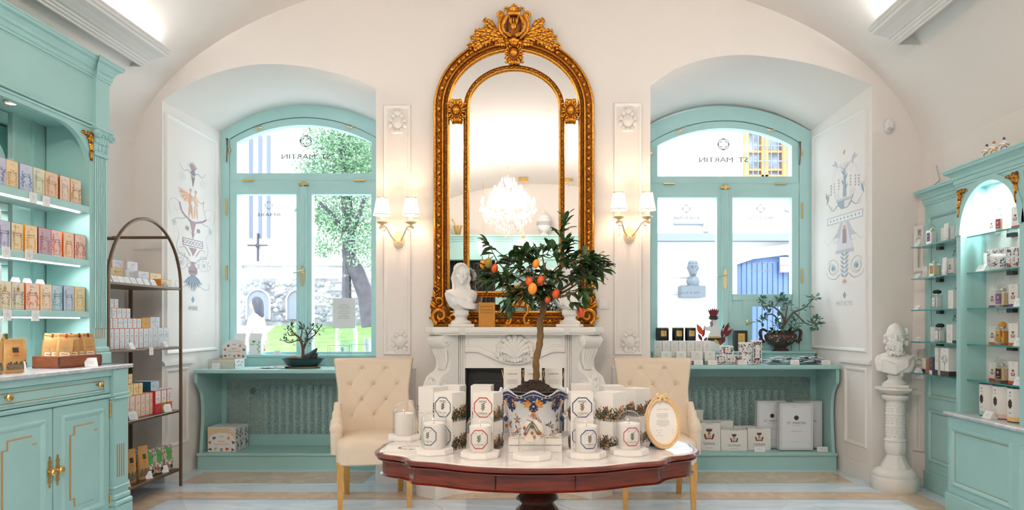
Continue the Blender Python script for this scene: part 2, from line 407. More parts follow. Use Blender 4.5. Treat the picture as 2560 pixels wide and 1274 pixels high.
# --- wall panel mouldings
def molding(m, F, x0, y0, x1, y1, w=.035, t=.014):
 """rectangular frame moulding in the plane of frame F (local x, y; z out of the wall)"""
 m.M = F
 o = rectpts(x0, y0, x1, y1); i = rectpts(x0+w, y0+w, x1-w, y1-w); k = .3
 a = rectpts(x0+w*k, y0+w*k, x1-w*k, y1-w*k); b = rectpts(x0+w*.6, y0+w*.6, x1-w*.6, y1-w*.6)
 for p, q, za, zb in ((o, a, 0, t), (a, b, t, t*.8), (b, i, t*.8, 0)):
  m.add([(*v, za) for v in p]+[(*v, zb) for v in q], [(j, (j+1) % 4, 4+(j+1) % 4, 4+j) for j in range(4)])
 m.M = Matrix()
def rosette(m, F, x, y, r):
 """plaster cartouche: ring of lobes, shield and leaves"""
 m.M = F @ Matrix.Translation((x, y, 0))
 for k in range(10):
  a = 2*pi*k/10+.3; m.ball((r*.78*cos(a), r*.95*sin(a), .002), (r*.27, r*.27, .012), None, 8, 4)
 m.ball((0, 0, .003), (r*.55, r*.68, .014), None, 12, 4)
 for s in (1, -1):
  m.tube([(s*r*(.15+.6*sin(t)), -r*.2+r*1.0*t/1.6-r*.2, .008) for t in (0, .5, 1, 1.5)], [.004, .007, .008, .003], None, 6)
  m.ball((s*r*.35, -r*1.0, .004), (r*.3, r*.2, .012), None, 8, 4)
 for k in range(5): m.ball((r*.3*sin((k-2)*.5), r*1.0+r*.12*cos((k-2)*.6), .004), (r*.14, r*.35, .01), None, 6, 4, Matrix.Rotation(-(k-2)*.35, 3, 'Z'))
 m.M = Matrix()
def panel_trim(n, F, rects, ros=()):
 m = MB(M_trim)
 for r in rects: molding(m, F, *r)
 for r in ros: rosette(m, F, *r)
 return m.fix('trim_%d' % n, kind='structure')
FW = FR((0, YW, 0), (1, 0, 0), off=.0005)
panel_trim(3, FW, [(X_(958, YW), Z_(888, YW), X_(1029, YW), Z_(262, YW)), (X_(962, YW), Z_(1160, YW), X_(1040, YW), Z_(918, YW))], [(X_(994, YW), Z_(307, YW), .072), (X_(1001, YW), Z_(855, YW), .072)])
panel_trim(4, FW, [(X_(1533, YW), Z_(888, YW), X_(1606, YW), Z_(256, YW)), (X_(1528, YW), Z_(1160, YW), X_(1606, YW), Z_(915, YW))], [(X_(1570, YW), Z_(302, YW), .072), (X_(1575, YW), Z_(855, YW), .072)])
# reveal panels (left recess' left side, right recess' right side)
ang = math.atan2(-.02, 1.15)
FLP = FR((SL[0][0], YW, 0), (-3.0-SL[0][0], 1.19, 0), off=.0005)       # looking at the left reveal: reader's right is +y
FRP = FR((SR[-1][0], YW, 0), (SR[-1][0]-2.40, -1.19, 0), off=.0005)      # right reveal: reader's right is -y
panel_trim(5, FLP, [(.045, .985, .96, 2.875), (.05, .25, .42, .875)])
panel_trim(6, FRP, [(-1.02, 1.0, -.07, 2.93), (-.42, .25, -.07, .88)])
panel_trim(7, FR((XRP, YW, 0), (.08, -.14, 0), off=.0015), [(.015, .25, .115, .72), (.02, 1.62, .115, 1.98), (.02, .80, .115, 1.05)], [(.068, 1.86, .03), (.068, .93, .035)])
def rail(name, F, x0, x1, z0, z1, t=.018):
 m = MB(M_trim); m.M = F
 m.box((x0, z0, 0), (x1, z1, t)); m.box((x0, z1, 0), (x1, z1+.012, t*.55)); m.M = Matrix(); m.build(name, kind='structure')
rail('baseboard_left', FLP, 0, .44, 0, .115); rail('baseboard_right', FRP, -.44, 0, 0, .115)
rail('baseboard_back', FW, SL[-1][0], X_(1065, YW), 0, .115); rail('baseboard_back_right', FW, X_(1510, YW), SR[0][0], 0, .115)
rail('baseboard_pier', FW, SR[-1][0], XRP, 0, .115)
rail('trim_8', FLP, .0, .5, .90, .925, .022); rail('trim_9', FRP, -.5, .0, .91, .935, .022)
# --- painted grotesque ornaments on the two reveals
def pmat(n, r, g, b): return mat(n, RGB(*[c+(250-c)*.40 for c in (r, g, b)]), .8)
P_b = pmat('fresco_slate_blue', 112, 128, 150); P_p = pmat('fresco_plum', 128, 84, 92); P_o = pmat('fresco_rust', 205, 120, 70); P_d = pmat('fresco_dark', 70, 62, 80); P_g = pmat('fresco_grey', 165, 165, 175); P_t = pmat('fresco_teal', 70, 120, 150)
def spiral(m, x, y, r, s, mm, w=.006, turns=1.6, a0=0):
 w *= .6
 m.line([(x+s*r*(1-t*.85)*cos(a0+turns*2*pi*t), y+r*(1-t*.85)*sin(a0+turns*2*pi*t)) for t in [i/44 for i in range(45)]], w, mm)
def curl(m, pts, w, mm): m.line([(p[0], p[1]) for p in cr([(a, b) for a, b in pts], 8)], w*.62, mm, taper=True)
def fresco_left():
 m = MB(P_b); m.M = FLP @ Matrix.Translation((.505, 0, .0008))
 for k in range(7): m.leaf(0, 2.44, pi/2+(k-3)*.22, .15-.012*abs(k-3), .022, P_p)
 m.poly([(-.03, 2.36), (-.04, 2.44), (0, 2.47), (.04, 2.44), (.03, 2.36), (0, 2.24)], P_d); m.rect(-.035, 2.37, .035, 2.40, P_o)
 for s in (1, -1):
  curl(m, [(0, 2.38), (s*.08, 2.44), (s*.17, 2.42), (s*.24, 2.50)], .018, P_t); spiral(m, s*.18, 2.32, .06, s, P_g)
  curl(m, [(s*.02, 2.5), (s*.1, 2.52), (s*.09, 2.42)], .007, P_b)
 # winged pair of figures
 pc = pmat('fresco_peach', 225, 165, 125)
 for k in range(7): m.leaf(-.055, 2.12, pi-.25+.2*k, .21-.012*k, .045, P_o if k % 2 else pc)
 for bx, mm, sg in ((-.045, P_o, -1), (.05, pc, 1)):
  m.leaf(bx, 2.16, -pi/2+sg*.08, .20, .062, mm, .0003); m.leaf(bx, 2.02, -pi/2-.14, .22, .036, mm, .0002); m.leaf(bx+.01, 2.02, -pi/2+.12, .21, .034, mm, .0004); m.leaf(bx, 2.13, -pi/2-sg*.9, .13, .02, mm, .0005); m.leaf(bx-sg*.07, 2.05, sg*.5, .09, .018, mm, .0005)
  m.disc(bx+.004, 2.185, .020, pc, 12, .0004, .025); m.leaf(bx-.014, 2.20, -.2, .036, .022, P_p, .0006)
 curl(m, [(.05, 2.1), (.16, 2.06), (.2, 2.1), (.19, 2.01), (.22, 1.93)], .015, P_o)
 m.line([(p[0], p[1]) for p in cr([(-.23, 1.99), (-.18, 1.87), (-.02, 1.78), (.14, 1.80), (.25, 1.86)], 6)], .022, P_p)
 for s in (1, -1):
  spiral(m, s*.29, 1.92, .13, s, P_g, .007, 1.2, -1); curl(m, [(s*.12, 1.82), (s*.2, 1.78), (s*.3, 1.76), (s*.33, 1.66)], .014, P_t); spiral(m, s*.32, 1.7, .04, s, P_t)
 m.poly([(-.02, 1.66), (-.05, 1.76), (-.09, 1.8), (0, 1.78), (.09, 1.8), (.05, 1.76), (.02, 1.66), (.015, 1.58), (-.015, 1.58)], P_p)
 for s in (1, -1):
  curl(m, [(0, 1.55), (s*.03, 1.62), (s*.09, 1.66)], .012, P_p); m.disc(s*.1, 1.675, .03, P_p)
  curl(m, [(s*.02, 1.2), (s*.1, 1.28), (s*.22, 1.32), (s*.28, 1.42), (s*.24, 1.56), (s*.28, 1.66)], .012, P_p)
  spiral(m, s*.2, 1.22, .115, s, P_b, .006, 1.9, 1); [m.leaf(s*.2, 1.22, q*.785, .03, .008, P_g) for q in range(8)]; [m.leaf(s*(.2-.11*cos(q*.5)), 1.22+.11*sin(q*.5), q*.9, .03, .01, P_b) for q in range(9)]
  curl(m, [(s*.05, 1.32), (s*.14, 1.42), (s*.24, 1.40)], .02, P_p)
 m.rect(-.18, 1.445, .18, 1.545, P_p); m.rect(-.168, 1.457, .168, 1.533, pmat('fresco_cream', 235, 230, 228), .0004)
 for k in range(6): m.ring(-.14+.056*k, 1.495, .022, .009, P_d, 14, .0008)
 m.poly([(-.07, 1.43), (.07, 1.43), (.04, 1.38), (0, 1.32), (-.03, 1.38)], P_p)
 m.poly([(-.03, 1.2), (-.075, 1.16), (-.08, 1.10), (-.03, 1.05), (.03, 1.05), (.08, 1.10), (.075, 1.16), (.03, 1.2)], P_p); m.rect(-.06, 1.1, .06, 1.13, P_d, .0004)
 for k in range(11): m.leaf((k-5)*.006, 1.06, -pi/2+(k-5)*.17, .19-.004*abs(k-5), .035, P_t if k % 2 else P_d, .0004)
 m.rect(-.02, 1.2, .02, 1.235, P_p); m.rect(-.045, 1.232, .045, 1.245, P_p)
 for s in (1, -1): curl(m, [(s*.07, 1.16), (s*.11, 1.19), (s*.05, 1.22)], .012, P_p); curl(m, [(s*.05, 1.04), (s*.12, .98), (s*.2, .96)], .012, P_t)
 for s in (1, -1): curl(m, [(s*.1, .93), (s*.22, .885), (s*.3, .91), (s*.29, .97), (s*.25, .96)], .012, P_b)
 m.M = m.M @ Matrix.Translation((0, 0.62, 0)) @ Matrix.Diagonal((1, 1, 1, 1)); m.disc(.0, .175, .012, P_t); m.disc(0, .205, .012, P_t); m.disc(-.014, .19, .012, P_t); m.disc(.014, .19, .012, P_t)
 m.txt('AMARE', 0, .10, .038, P_b); m.M = Matrix()
 return m
fm = fresco_left(); fm.v = [(x, y, 1.52+(z-.885)*(2.60-1.52)/(2.6-.885)) if z > .88 else (x, y, z+.62) for x, y, z in fm.v]
fm.build('trim_10', kind='structure')
def fresco_right():
 m = MB(P_b); m.M = FRP @ Matrix.Translation((-.43, 0, .0008))
 m.leaf(-.02, 2.62, 1.2, .07, .03, P_o)
 for k in range(9):
  a = (k-4)*.42; curl(m, [(0, 2.44), (.12*sin(a)*1.1, 2.50+.03*cos(a)), (.24*sin(a), 2.40-.06*abs(sin(a)))], .006, P_g)
  for j in range(4): m.disc(.24*sin(a), 2.37-.06*abs(sin(a))-.035*j, .013, pmat('fresco_taupe', 165, 150, 150), 7)
 for s in (1, -1): m.leaf(s*.12, 2.50, pi/2-s*.5, .12, .04, P_g); m.leaf(s*.14, 2.53, pi/2-s*1.2, .09, .03, P_g)
 m.poly([(-.012, 2.45), (.012, 2.45), (.03, 2.13), (-.03, 2.13)], P_b)
 for k in range(4): m.leaf(0, 2.2+.06*k, pi/2+.6*(1 if k % 2 else -1), .09, .025, P_t)
 m.poly([(-.13, 2.10), (.13, 2.10), (.11, 2.04), (.05, 1.99), (-.05, 1.99), (-.11, 2.04)], P_b); m.rect(-.14, 2.09, .14, 2.115, P_g, .0004)
 m.poly([(.0, 2.08), (.12, 2.08), (.05, 2.0), (0, 2.0)], pmat('fresco_cream2', 214, 205, 195), .0005)
 for s in (1, -1):
  spiral(m, s*.13, 2.15, .05, s, P_g, .006); curl(m, [(s*.12, 2.05), (s*.2, 2.0), (s*.26, 2.06), (s*.32, 2.12)], .016, P_p)
  m.leaf(s*.31, 2.10, pi/2+s*.3, .14, .03, P_t); m.leaf(s*.32, 2.16, pi/2, .09, .03, P_o, .0004); spiral(m, s*.24, 2.02, .04, -s, P_g, .005)
  m.poly([(s*.03, 1.83), (s*.07, 1.83), (s*.13, 1.72), (s*.2, 1.66), (s*.08, 1.66)], P_g); curl(m, [(s*.2, 1.66), (s*.27, 1.60), (s*.34, 1.64), (s*.36, 1.72)], .006, P_b)
  curl(m, [(s*.08, 1.66), (s*.14, 1.6), (s*.2, 1.66)], .006, P_b)
  spiral(m, s*.2, 1.30, .115, s, P_b, .008, 1.7, .6); spiral(m, s*.2, 1.30, .085, -s, P_p, .007, 1.3, 2); m.disc(s*.2, 1.3, .028, P_t)
  curl(m, [(s*.08, 1.22), (s*.16, 1.17), (s*.28, 1.2), (s*.32, 1.28)], .016, P_p)
  curl(m, [(0, 1.12), (s*.08, 1.08), (s*.16, 1.1)], .005, P_g)
 F0 = m.M; m.M = F0 @ Matrix.Translation((0, 1.88, 0)) @ Matrix.Rotation(.0, 4, 'Z')
 m.rect(-.3, -.045, .3, .045, P_g); m.rect(-.285, -.033, .285, .033, pmat('fresco_cream', 235, 230, 228), .0004)
 for k in range(9): m.disc(-.24+.06*k, 0, .014, P_b, 8, .0008)
 m.M = F0; m.poly([(-.04, 1.84), (.04, 1.84), (.14, 1.5), (-.14, 1.5)], pmat('fresco_lilac', 205, 200, 210)); m.rect(-.15, 1.47, .15, 1.51, P_g, .0004)
 m.poly([(-.035, 1.58), (.035, 1.58), (.03, 1.75), (-.03, 1.75)], P_p, .0005); m.disc(0, 1.77, .025, P_o, 10, .0005)
 for k in range(6): m.leaf(0, 1.18+.05*k, pi/2+.9, .09, .03, P_b); m.leaf(0, 1.18+.05*k, pi/2-.9, .09, .03, P_b)
 for k in range(5): m.leaf(0, 1.16, -pi/2+(k-2)*.4, .06, .02, P_o)
 z = .56; m.M = F0
 for dx, dz in ((0, .015), (0, -.015), (.014, 0), (-.014, 0)): m.disc(dx, .86+dz, .012, P_t)
 m.txt('PROTECTIO', 0, .775, .036, P_g); m.M = Matrix(); return m
fm = fresco_right(); fm.v = [(x, y, 1.535+(z-1.07)*(2.68-1.535)/(2.69-1.07)) if z > 1.0 else (x, y, z+.605) for x, y, z in fm.v]
fm.build('trim_11', kind='structure')
# ================================================================ windows
def quatrefoil(m, x, y, r, mm, w):
 m.ring(x, y, r, w, mm, 28); q = r*.42
 for k in range(4):
  a = k*pi/2; cx, cy = x+q*cos(a)*1.12, y+q*sin(a)*1.12
  m.ring(cx, cy, q, w, mm, 14, 0, a-pi*.62, a+pi*.62)
def window(n, cx, dy, right):
 s = WS; z = lambda py: Z_(py+dy, 6.65); root = bpy.data.objects.new('window_%d' % n, None); COL.objects.link(root); root['kind'] = 'structure'
 root.location = (cx, YWIN, 0)
 Y0, Y1 = 0, .10
 W_ = lambda px: px*s
 # outer frame: jambs, arch, bottom
 m = MB(M_tealw)
 zb = .935
 m.ringprism(arch(W_(215), zb, z(325), z(262)), arch(W_(185), z(884), z(350), z(296)), Y0, Y1)
 m.box((W_(-186), Y0+.012, z(472)), (W_(186), Y1, z(450)))          # transom
 m.box((W_(-186), Y0+.012, z(886)), (W_(186), Y1, .93))
 m.build('outer_frame', root)
 # top light
 m = MB(M_tealw)
 m.ringprism(arch(W_(184), z(452), z(352), z(298)), arch(W_(167), z(435), z(358), z(315)), Y0+.008, Y1-.01)
 sash = m.build('arched_top_sash', root)
 m = MB(M_glass); a = arch(W_(167.5), z(435.5), z(358), z(314.6))
 m.add([(p[0], Y0+.06, p[1]) for p in a], [tuple(range(len(a)))]); m.build('glass_pane', sash)
 t = MB(M_dark); t.M = FR((0, Y0+.057, 0), (-1, 0, 0), off=0)
 quatrefoil(t, 0, z(352), W_(14), M_dark, W_(1.6))
 t.txt('ST. MARTIN', 0, z(396.5), W_(12), M_dark, width=W_(122)); t.txt('PHARMACIA', 0, z(411), W_(6), M_inkl, width=W_(52)); t.M = Matrix(); t.build('lettering', sash)
 # casements
 for sg, side in ((-1, 'left'), (1, 'right')):
  m = MB(M_tealw); x0, x1, g0, g1 = sorted((sg*184, sg*4))+sorted((sg*167, sg*19))
  solid = right and sg > 0
  m.ringprism(rectpts(W_(x0), z(886), W_(x1), z(470)), rectpts(W_(g0), z(878), W_(g1), z(487)), Y0+.006, Y1-.01)
  if solid:
   m.box((W_(g0-1), Y0+.006, z(742)), (W_(g1+1), Y0+.07, z(728)))
  cs = m.build('casement_sash', root)
  m = MB(M_glass); zb2 = z(728) if solid else z(878)
  m.quad((W_(g0), .06, zb2), (W_(g1), .06, zb2), (W_(g1), .06, z(487)), (W_(g0), .06, z(487))); m.build('glass_pane', cs)
  m = MB(M_brass); m.tube([(W_(sg*191), -.004, z(540)), (W_(sg*191), -.004, z(500))], .008, M_brass, 8); m.build('hinge', cs)
  m = MB(M_brass); m.tube([(W_(sg*191), -.004, z(700)), (W_(sg*191), -.004, z(665))], .008, M_brass, 8); m.build('hinge', cs)
  t = MB(M_dark); t.M = FR((W_((g0+g1)/2), .057, 0), (-1, 0, 0), off=0)
  words = {(0, -1): ('AMARE', ['Diffusers', 'Scented Body Care', 'Cosmetics', 'Bath Care', 'Scented Soaps']), (0, 1): ('SANITAS', ['Herbal Solutions', 'Special Medications', 'Teas   Tinctures', 'Vitamins  Minerals', 'Nutritional Supplements']),
     (1, -1): ('FORTUNA', ['Honey & Bee Products', 'Scented Candles', 'Room Fragrances', 'Diffusers', 'Well Assorted Teas', 'Gifts & Accessories']), (1, 1): ('PROTECTIO', ['Bee Nutrition Supplements', 'Natural Cosmetics', 'Family Cosmetics'])}[(int(right), sg)]
  quatrefoil(t, 0, z(513), W_(9.5), M_inkl, W_(1.2)); t.txt(words[0], 0, z(540), W_(8), M_ink, width=W_(62))
  col = M_white if solid else M_inkl; y = 648 if not right else 633
  sh = Matrix(((1, .28, 0, 0), (0, 1, 0, 0), (0, 0, 1, 0), (0, 0, 0, 1))); F0 = t.M
  for i, w in enumerate(words[1]):
   t.M = F0 @ Matrix.Translation((0, z(y+(18.5 if right else 20.5)*i), 0)) @ sh
   t.txt(w, 0, 0, W_(6), col)
  t.M = Matrix(); t.build('lettering', cs)
  if solid:   # lower panel with a small glazed hatch
   m = MB(M_tealw); m.ringprism(rectpts(W_(g0), z(880), W_(g1), z(727)), rectpts(W_(68), z(843), W_(140), z(758)), .02, .07)
   m.ringprism(rectpts(W_(46), z(862), W_(150), z(742)), rectpts(W_(68), z(843), W_(140), z(758)), .01, .03)
   hp = m.build('hatch_panel', cs)
   m = MB(M_glass); m.quad((W_(68), .05, z(843)), (W_(140), .05, z(843)), (W_(140), .05, z(758)), (W_(68), .05, z(758))); m.build('glass_pane', hp)
   m = MB(M_brassl); m.ball((W_(56), .004, z(796)), (.014, .008, .032), None, 10, 6); m.tube([(W_(57), -.01, z(796)), (W_(74), -.02, z(796))], .006, None, 8); m.build('hatch_handle', hp)
 m = MB(M_tealw); m.box((W_(-8), -.014, z(886)), (W_(8), .02, z(468)), None, .004); m.box((W_(-3), -.02, z(886)), (W_(3), -.013, z(468))); m.build('meeting_strip', root)
 # fittings
 m = MB(M_brassl); pl = [(W_(-1+6*sin(t)), z(690+26*cos(t))) for t in [2*pi*i/16 for i in range(16)]]
 m.prism(pl, -.024, -.018); m.tube([(W_(-1), -.018, z(682)), (W_(-1), -.05, z(682))], .007); m.tube([(W_(4), -.05, z(679 if right else 676)), (W_(-21), -.052, z(684 if not right else 682))], .006, None, 8); m.build('window_handle', root)
 m = MB(M_brass); m.box((W_(-11), -.02, z(466)), (W_(11), .012, z(461))); m.box((W_(-3), -.026, z(468)), (W_(3), .012, z(458))); m.build('latch', root)
 for dx, py in ((-113, 324), (113, 321)):
  m = MB(M_brassl); m.M = Matrix.Translation((W_(dx), 0, z(py))) @ Matrix.Rotation(-.3 if dx < 0 else .3, 4, 'Y')
  m.ball((0, .002, 0), (W_(10), .008, W_(4)), None, 10, 6); m.tube([(0, -.01, 0), (W_(10), -.016, W_(3))], .005); m.build('vent_catch', root)
 for dx in (-138, 138):
  m = MB(M_brass); m.tube([(W_(dx-14), -.003, z(453.5)), (W_(dx+14), -.003, z(453.5))], .008, None, 8); m.build('hinge', root)
 for dx in (-187, 187):
  m = MB(M_bronze); m.tube([(W_(dx-2), -.012, z(350)), (W_(dx-1), -.016, z(375)), (W_(dx-3), -.012, z(408))], [.008, .006, .005], None, 6); m.ball((W_(dx-2), -.012, z(352)), .011); m.box((W_(dx-1), -.01, z(382)), (W_(dx+6), .006, z(375)), M_brass); m.build('stay_arm', root)
 m = MB(M_mcount); m.box((-.80, .115, .90), (.80, .50, .94)); m.build('outer_sill', root)
 return root
window(1, WCL, 0, False); window(2, WCR, 8, True)
# ================================================================ street outside (sunlit, seen through the panes)
O_wall = mat('sunlit_render', (.55, .54, .53), .9, noise=.05, scale=.6)
O_stone = mat('rubble_stone', (.11, .115, .13), .9, noise=.6, scale=2.2, col2=(.33, .32, .31))
O_pale = mat('pale_rubble', (.36, .36, .36), .9, noise=.3, scale=3)
O_plate = mat('enamel_plate', (.36, .37, .38), .4)
O_grass = mat('lawn', (.17, .30, .08), .9, noise=.4, scale=3)
O_pave = mat('pale_paving', (.55, .54, .52), .9, noise=.06, scale=2)
O_leaf = mat('tree_leaf', (.10, .22, .10), .6, noise=.5, scale=1.2, col2=(.20, .32, .22)); O_bark = mat('tree_bark', (.08, .075, .09), .9, noise=.4, scale=6)
O_glassd = mat('church_window_glass', (.09, .11, .16), .3); O_cross = mat('iron_cross', (.035, .035, .05), .6)
O_blue = mat('blue_gate', (.07, .125, .27), .6, noise=.2, scale=3); O_band = mat('grey_moulding', (.16, .18, .215), .8); O_orange = mat('orange_window_frame', (.62, .25, .07), .5)
def ground():
 m = MB(O_pave); m.box((-16, 6.9, -.1), (14, 12.5, -.01)); m.build('street_paving', kind='structure')
 m = MB(O_pave); m.quad((-16, 12.5, -.01), (-6.0, 12.5, -.01), (-7.6, 20.3, 1.22), (-22, 20.3, 1.22)); m.quad((-6.0, 12.5, -.01), (0, 12.5, -.01), (0, 20.3, 1.22), (-7.6, 20.3, 1.22), m=O_grass); m.build('grass_bank', kind='structure')
ground()
def church():
 Y = 20.0; x = lambda p: X_(p, Y); z = lambda p: Z_(p, Y)
 root = thing('church', 'white rendered church wall with tall narrow windows above a rubble stone base', 'building', (x(760), Y, 0))
 off = root.location
 m = MB(O_wall); m.box((x(300), Y, z(697)), (x(1300), Y+.6, 11)); m.box((x(300), Y-.12, z(664)), (x(1300), Y, z(659))); m.box((x(585), Y-.35, z(700)), (x(608), Y, 11)); m.box((x(737), Y-.3, z(350)), (x(768), Y, z(300)), M_mcount); m.build('rendered_wall', root, off=off)
 m = MB(O_stone); m.box((x(300), Y-.15, .9), (x(1300), Y+.6, z(696.5))); random.seed(3)
 for k in range(420):
  cx, cz = random.uniform(590, 940), random.uniform(703, 800); r = random.uniform(3, 8)*.0111
  m.ball((x(cx), Y-.15, z(cz)), (r*random.uniform(1, 1.6), .035, r), random.choice((O_stone, O_stone, O_pale, O_band)), 7, 4)
 m.build('rubble_base', root, off=off)
 for cx in (628, 651, 672):
  for sgn in (0,):
   m = MB(O_glassd); m.prism(arch(4.2*Y/FPX, z(595), z(345), z(338), x(cx)), Y-.03, Y+.02); m.build('narrow_window', root, off=off)
 for cx in (653, 752):
  m = MB(O_band); hw = 27*Y/FPX; m.prism(arch(hw, z(798), z(750), z(726), x(cx)), Y-.2, Y-.17); m.ringprism(arch(hw*1.12, z(798), z(750), z(723), x(cx)), arch(hw, z(798), z(750), z(726), x(cx)), Y-.24, Y-.16, O_wall); m.build('arched_niche', root, off=off)
 m = MB(O_cross); w = Y/FPX; m.box((x(645.5), Y-.1, z(653)), (x(649), Y-.04, z(584))); m.box((x(622), Y-.1, z(615)), (x(671), Y-.04, z(612))); m.ball((x(647), Y-.1, z(614)), (.06, .04, .06)); m.build('iron_cross', root, off=off)
church()
def tree():
 Y = 15.0; x = lambda p: X_(p, Y); z = lambda p: Z_(p, Y); random.seed(11)
 root = thing('street_tree', 'leafy green tree with leaning dark trunk on the lawn before the church', 'tree', (x(915), Y, .4)); off = root.location
 m = MB(O_bark)
 m.tube([(x(928), Y, z(815)), (x(915), Y, z(740)), (x(893), Y, z(680)), (x(872), Y, z(640)), (x(872), Y, z(560)), (x(860), Y, z(430)), (x(850), Y, z(340))], [.20, .17, .16, .14, .12, .1, .05], None, 8)
 m.tube([(x(866), Y, z(745)), (x(866), Y, z(660)), (x(868), Y, z(620))], [.10, .09, .08], None, 7); m.tube([(x(872), Y, z(600)), (x(840), Y-.3, z(540)), (x(800), Y-.4, z(500))], [.08, .05, .03], None, 6)
 m.tube([(x(872), Y, z(590)), (x(905), Y-.2, z(540)), (x(930), Y-.3, z(470))], [.08, .05, .03], None, 6)
 m.build('trunk', root, off=off)
 m = MB(O_leaf); m2 = MB(O_leaf)
 def cl(mm, cx, cy, r, n):
  for k in range(n*3):
   a, b, q = random.uniform(0, 2*pi), random.uniform(-1, 1), random.random()**.5
   p = Vector((x(cx)+r*q*cos(a), Y+random.uniform(-.6, .6), z(cy)+r*b*.8))
   d = Vector((random.uniform(-1, 1), random.uniform(-1, 1), random.uniform(-1, .6))).normalized(); u = d.orthogonal().normalized(); l = random.uniform(.05, .10)
   mm.add([p, p+d*l*.5+u*l*.25, p+d*l, p+d*l*.5-u*l*.25], [(0, 1, 2, 3)])
 for cx, cy, r, n in ((830, 400, .5, 300), (870, 380, .55, 330), (910, 410, .5, 320), (850, 340, .38, 220), (900, 345, .4, 220), (800, 425, .35, 160), (945, 390, .5, 240), (880, 440, .5, 240), (775, 425, .22, 80), (800, 350, .25, 90), (930, 470, .5, 230), (985, 430, .6, 200),
       (830, 510, .5, 240), (875, 540, .6, 300), (915, 580, .55, 260), (845, 590, .4, 160), (800, 530, .25, 90), (925, 630, .4, 150), (805, 620, .2, 60), (770, 540, .12, 30), (960, 560, .6, 200)): cl(m, cx, cy, r, n)
 m.build('foliage', root, off=off)
tree()
def facade():
 Y = 11.0; x = lambda p: X_(p, Y); z = lambda p: Z_(p, Y)
 root = thing('town_house', 'sunlit white house front across the street with blue arched gate and orange barred window', 'building', (x(1830), Y, 0)); off = root.location
 m = MB(O_wall); m.box((x(1400), Y, -.05), (x(2300), Y+.5, 9)); 
 for py in (615, 655, 697, 737, 777): m.box((x(1560), Y-.012, z(py+38)), (x(1836), Y, z(py+1.5)))
 m.box((x(1686), Y-.05, z(560)), (x(1688), Y, 8)); m.build('rendered_wall', root, off=off)
 m = MB(O_band); m.box((x(1500), Y-.14, z(604)), (x(2100), Y, z(586))); m.box((x(1684), Y-.06, z(562)), (x(1756), Y, z(557))); m.build('string_course', root, off=off)
 m = MB(O_blue); a = [(x(1838), -.05), (x(1838), z(662)), (x(1870), z(650)), (x(1910), z(642)), (x(1960), z(638)), (x(2010), z(642)), (x(2080), z(662)), (x(2080), -.05)]
 m.prism(a, Y-.02, Y+.05)
 for k in range(18): m.box((x(1840+13*k), Y-.035, 0), (x(1850+13*k), Y-.015, z(655)))
 m.build('arched_gate', root, off=off)
 m = MB(O_wall); o = [(x(1830), -.05), (x(1830), z(640)), (x(1875), z(622)), (x(1960), z(612)), (x(2045), z(622)), (x(2090), z(640)), (x(2090), -.05)]; i = [(x(1838), -.05), (x(1838), z(662)), (x(1880), z(648)), (x(1960), z(638)), (x(2040), z(648)), (x(2080), z(662)), (x(2080), -.05)]
 m.ringprism(o, i, Y-.1, Y); m.build('gate_surround', root, off=off)
 m = MB(O_orange); m.ringprism(rectpts(x(1857), z(452), x(1962), z(300)), rectpts(x(1868), z(440), x(1950), z(310)), Y-.1, Y-.02)
 for p in (1903, 1912): m.box((x(p-4), Y-.1, z(445)), (x(p+4), Y-.03, z(305)))
 for p in (330, 382, 427): m.box((x(1862), Y-.09, z(p+2.5)), (x(1955), Y-.03, z(p-2.5)))
 wf = m.build('window_frame', root, off=off); m = MB(mat('curtained_glass', (.20, .25, .31), .3, noise=.5, scale=9)); m.box((x(1866), Y-.03, z(442)), (x(1952), Y-.01, z(308))); m.build('window_glass', wf, off=off)
 m = MB(M_dark)
 for p in (1859, 1875, 1888, 1903, 1920, 1937, 1950, 1960): m.box((x(p-.9), Y-.17, z(455)), (x(p+.9), Y-.15, z(296)), O_band)
 for p in (370, 408): m.box((x(1855), Y-.16, z(p+1.5)), (x(1962), Y-.15, z(p-1.5)), O_band)
 m.build('window_bars', wf, off=off)
 for py, t, bm in ((653, '1 230', M_dark), (672, '22', mat('red_plate_edge', RGB(170, 70, 60), .5))):
  m = MB(O_plate); m.box((x(1943), Y-.13, z(py+10)), (x(1970), Y-.11, z(py-9))); m.M = FR((x(1956.5), Y-.13, z(py+4)), (1, 0, 0), off=.003); m.txt(t, 0, 0, .055, M_ink)
  m.M = FR((x(1956.5), Y-.13, z(py+.5)), (1, 0, 0), off=.002)
  if t == '22':
   m.ringprism(rectpts(-.08, -.055, .08, .055), rectpts(-.072, -.047, .072, .047), 0, .002, bm, 'z')
  m.M = Matrix(); m.build('number_plate', root, off=off)
 m = MB(M_whitec); m.box((x(1757), Y-.08, z(580)), (x(1772), Y, z(556)), None, .01); m.box((x(1761), Y-.09, z(575)), (x(1768), Y-.08, z(568)), O_orange); m.build('wall_box', root, off=off)
 m = MB(O_band); m.tube([(x(1957), Y-.1, z(527)), (x(1967), Y-.2, z(537)), (x(1968), Y-.2, z(575))], .02); m.ball((x(1966), Y-.2, z(570)), .03); m.build('wall_lamp', root, off=off)
 # bust on its bracket
 Yb = Y-.25; g = mat('grey_bronze', (.085, .105, .125), .6)
 b = thing('wall_bust', 'grey bearded stone bust on a bracket of the house front across the street', 'sculpture', (x(1724), Yb, z(713))); o2 = b.location
 m = MB(g); k = .006
 m.lathe([(.001, .36), (.05, .355), (.075, .32), (.08, .28), (.075, .22), (.06, .17), (.05, .14), (.055, .12), (.09, .09), (.10, .04), (.085, 0), (.001, 0)], (0, 0, 0), 18, None, False, sy=.8)
 m.ball((0, -.055, .19), (.055, .04, .06)); m.ball((0, -.075, .25), (.014, .025, .03)); 
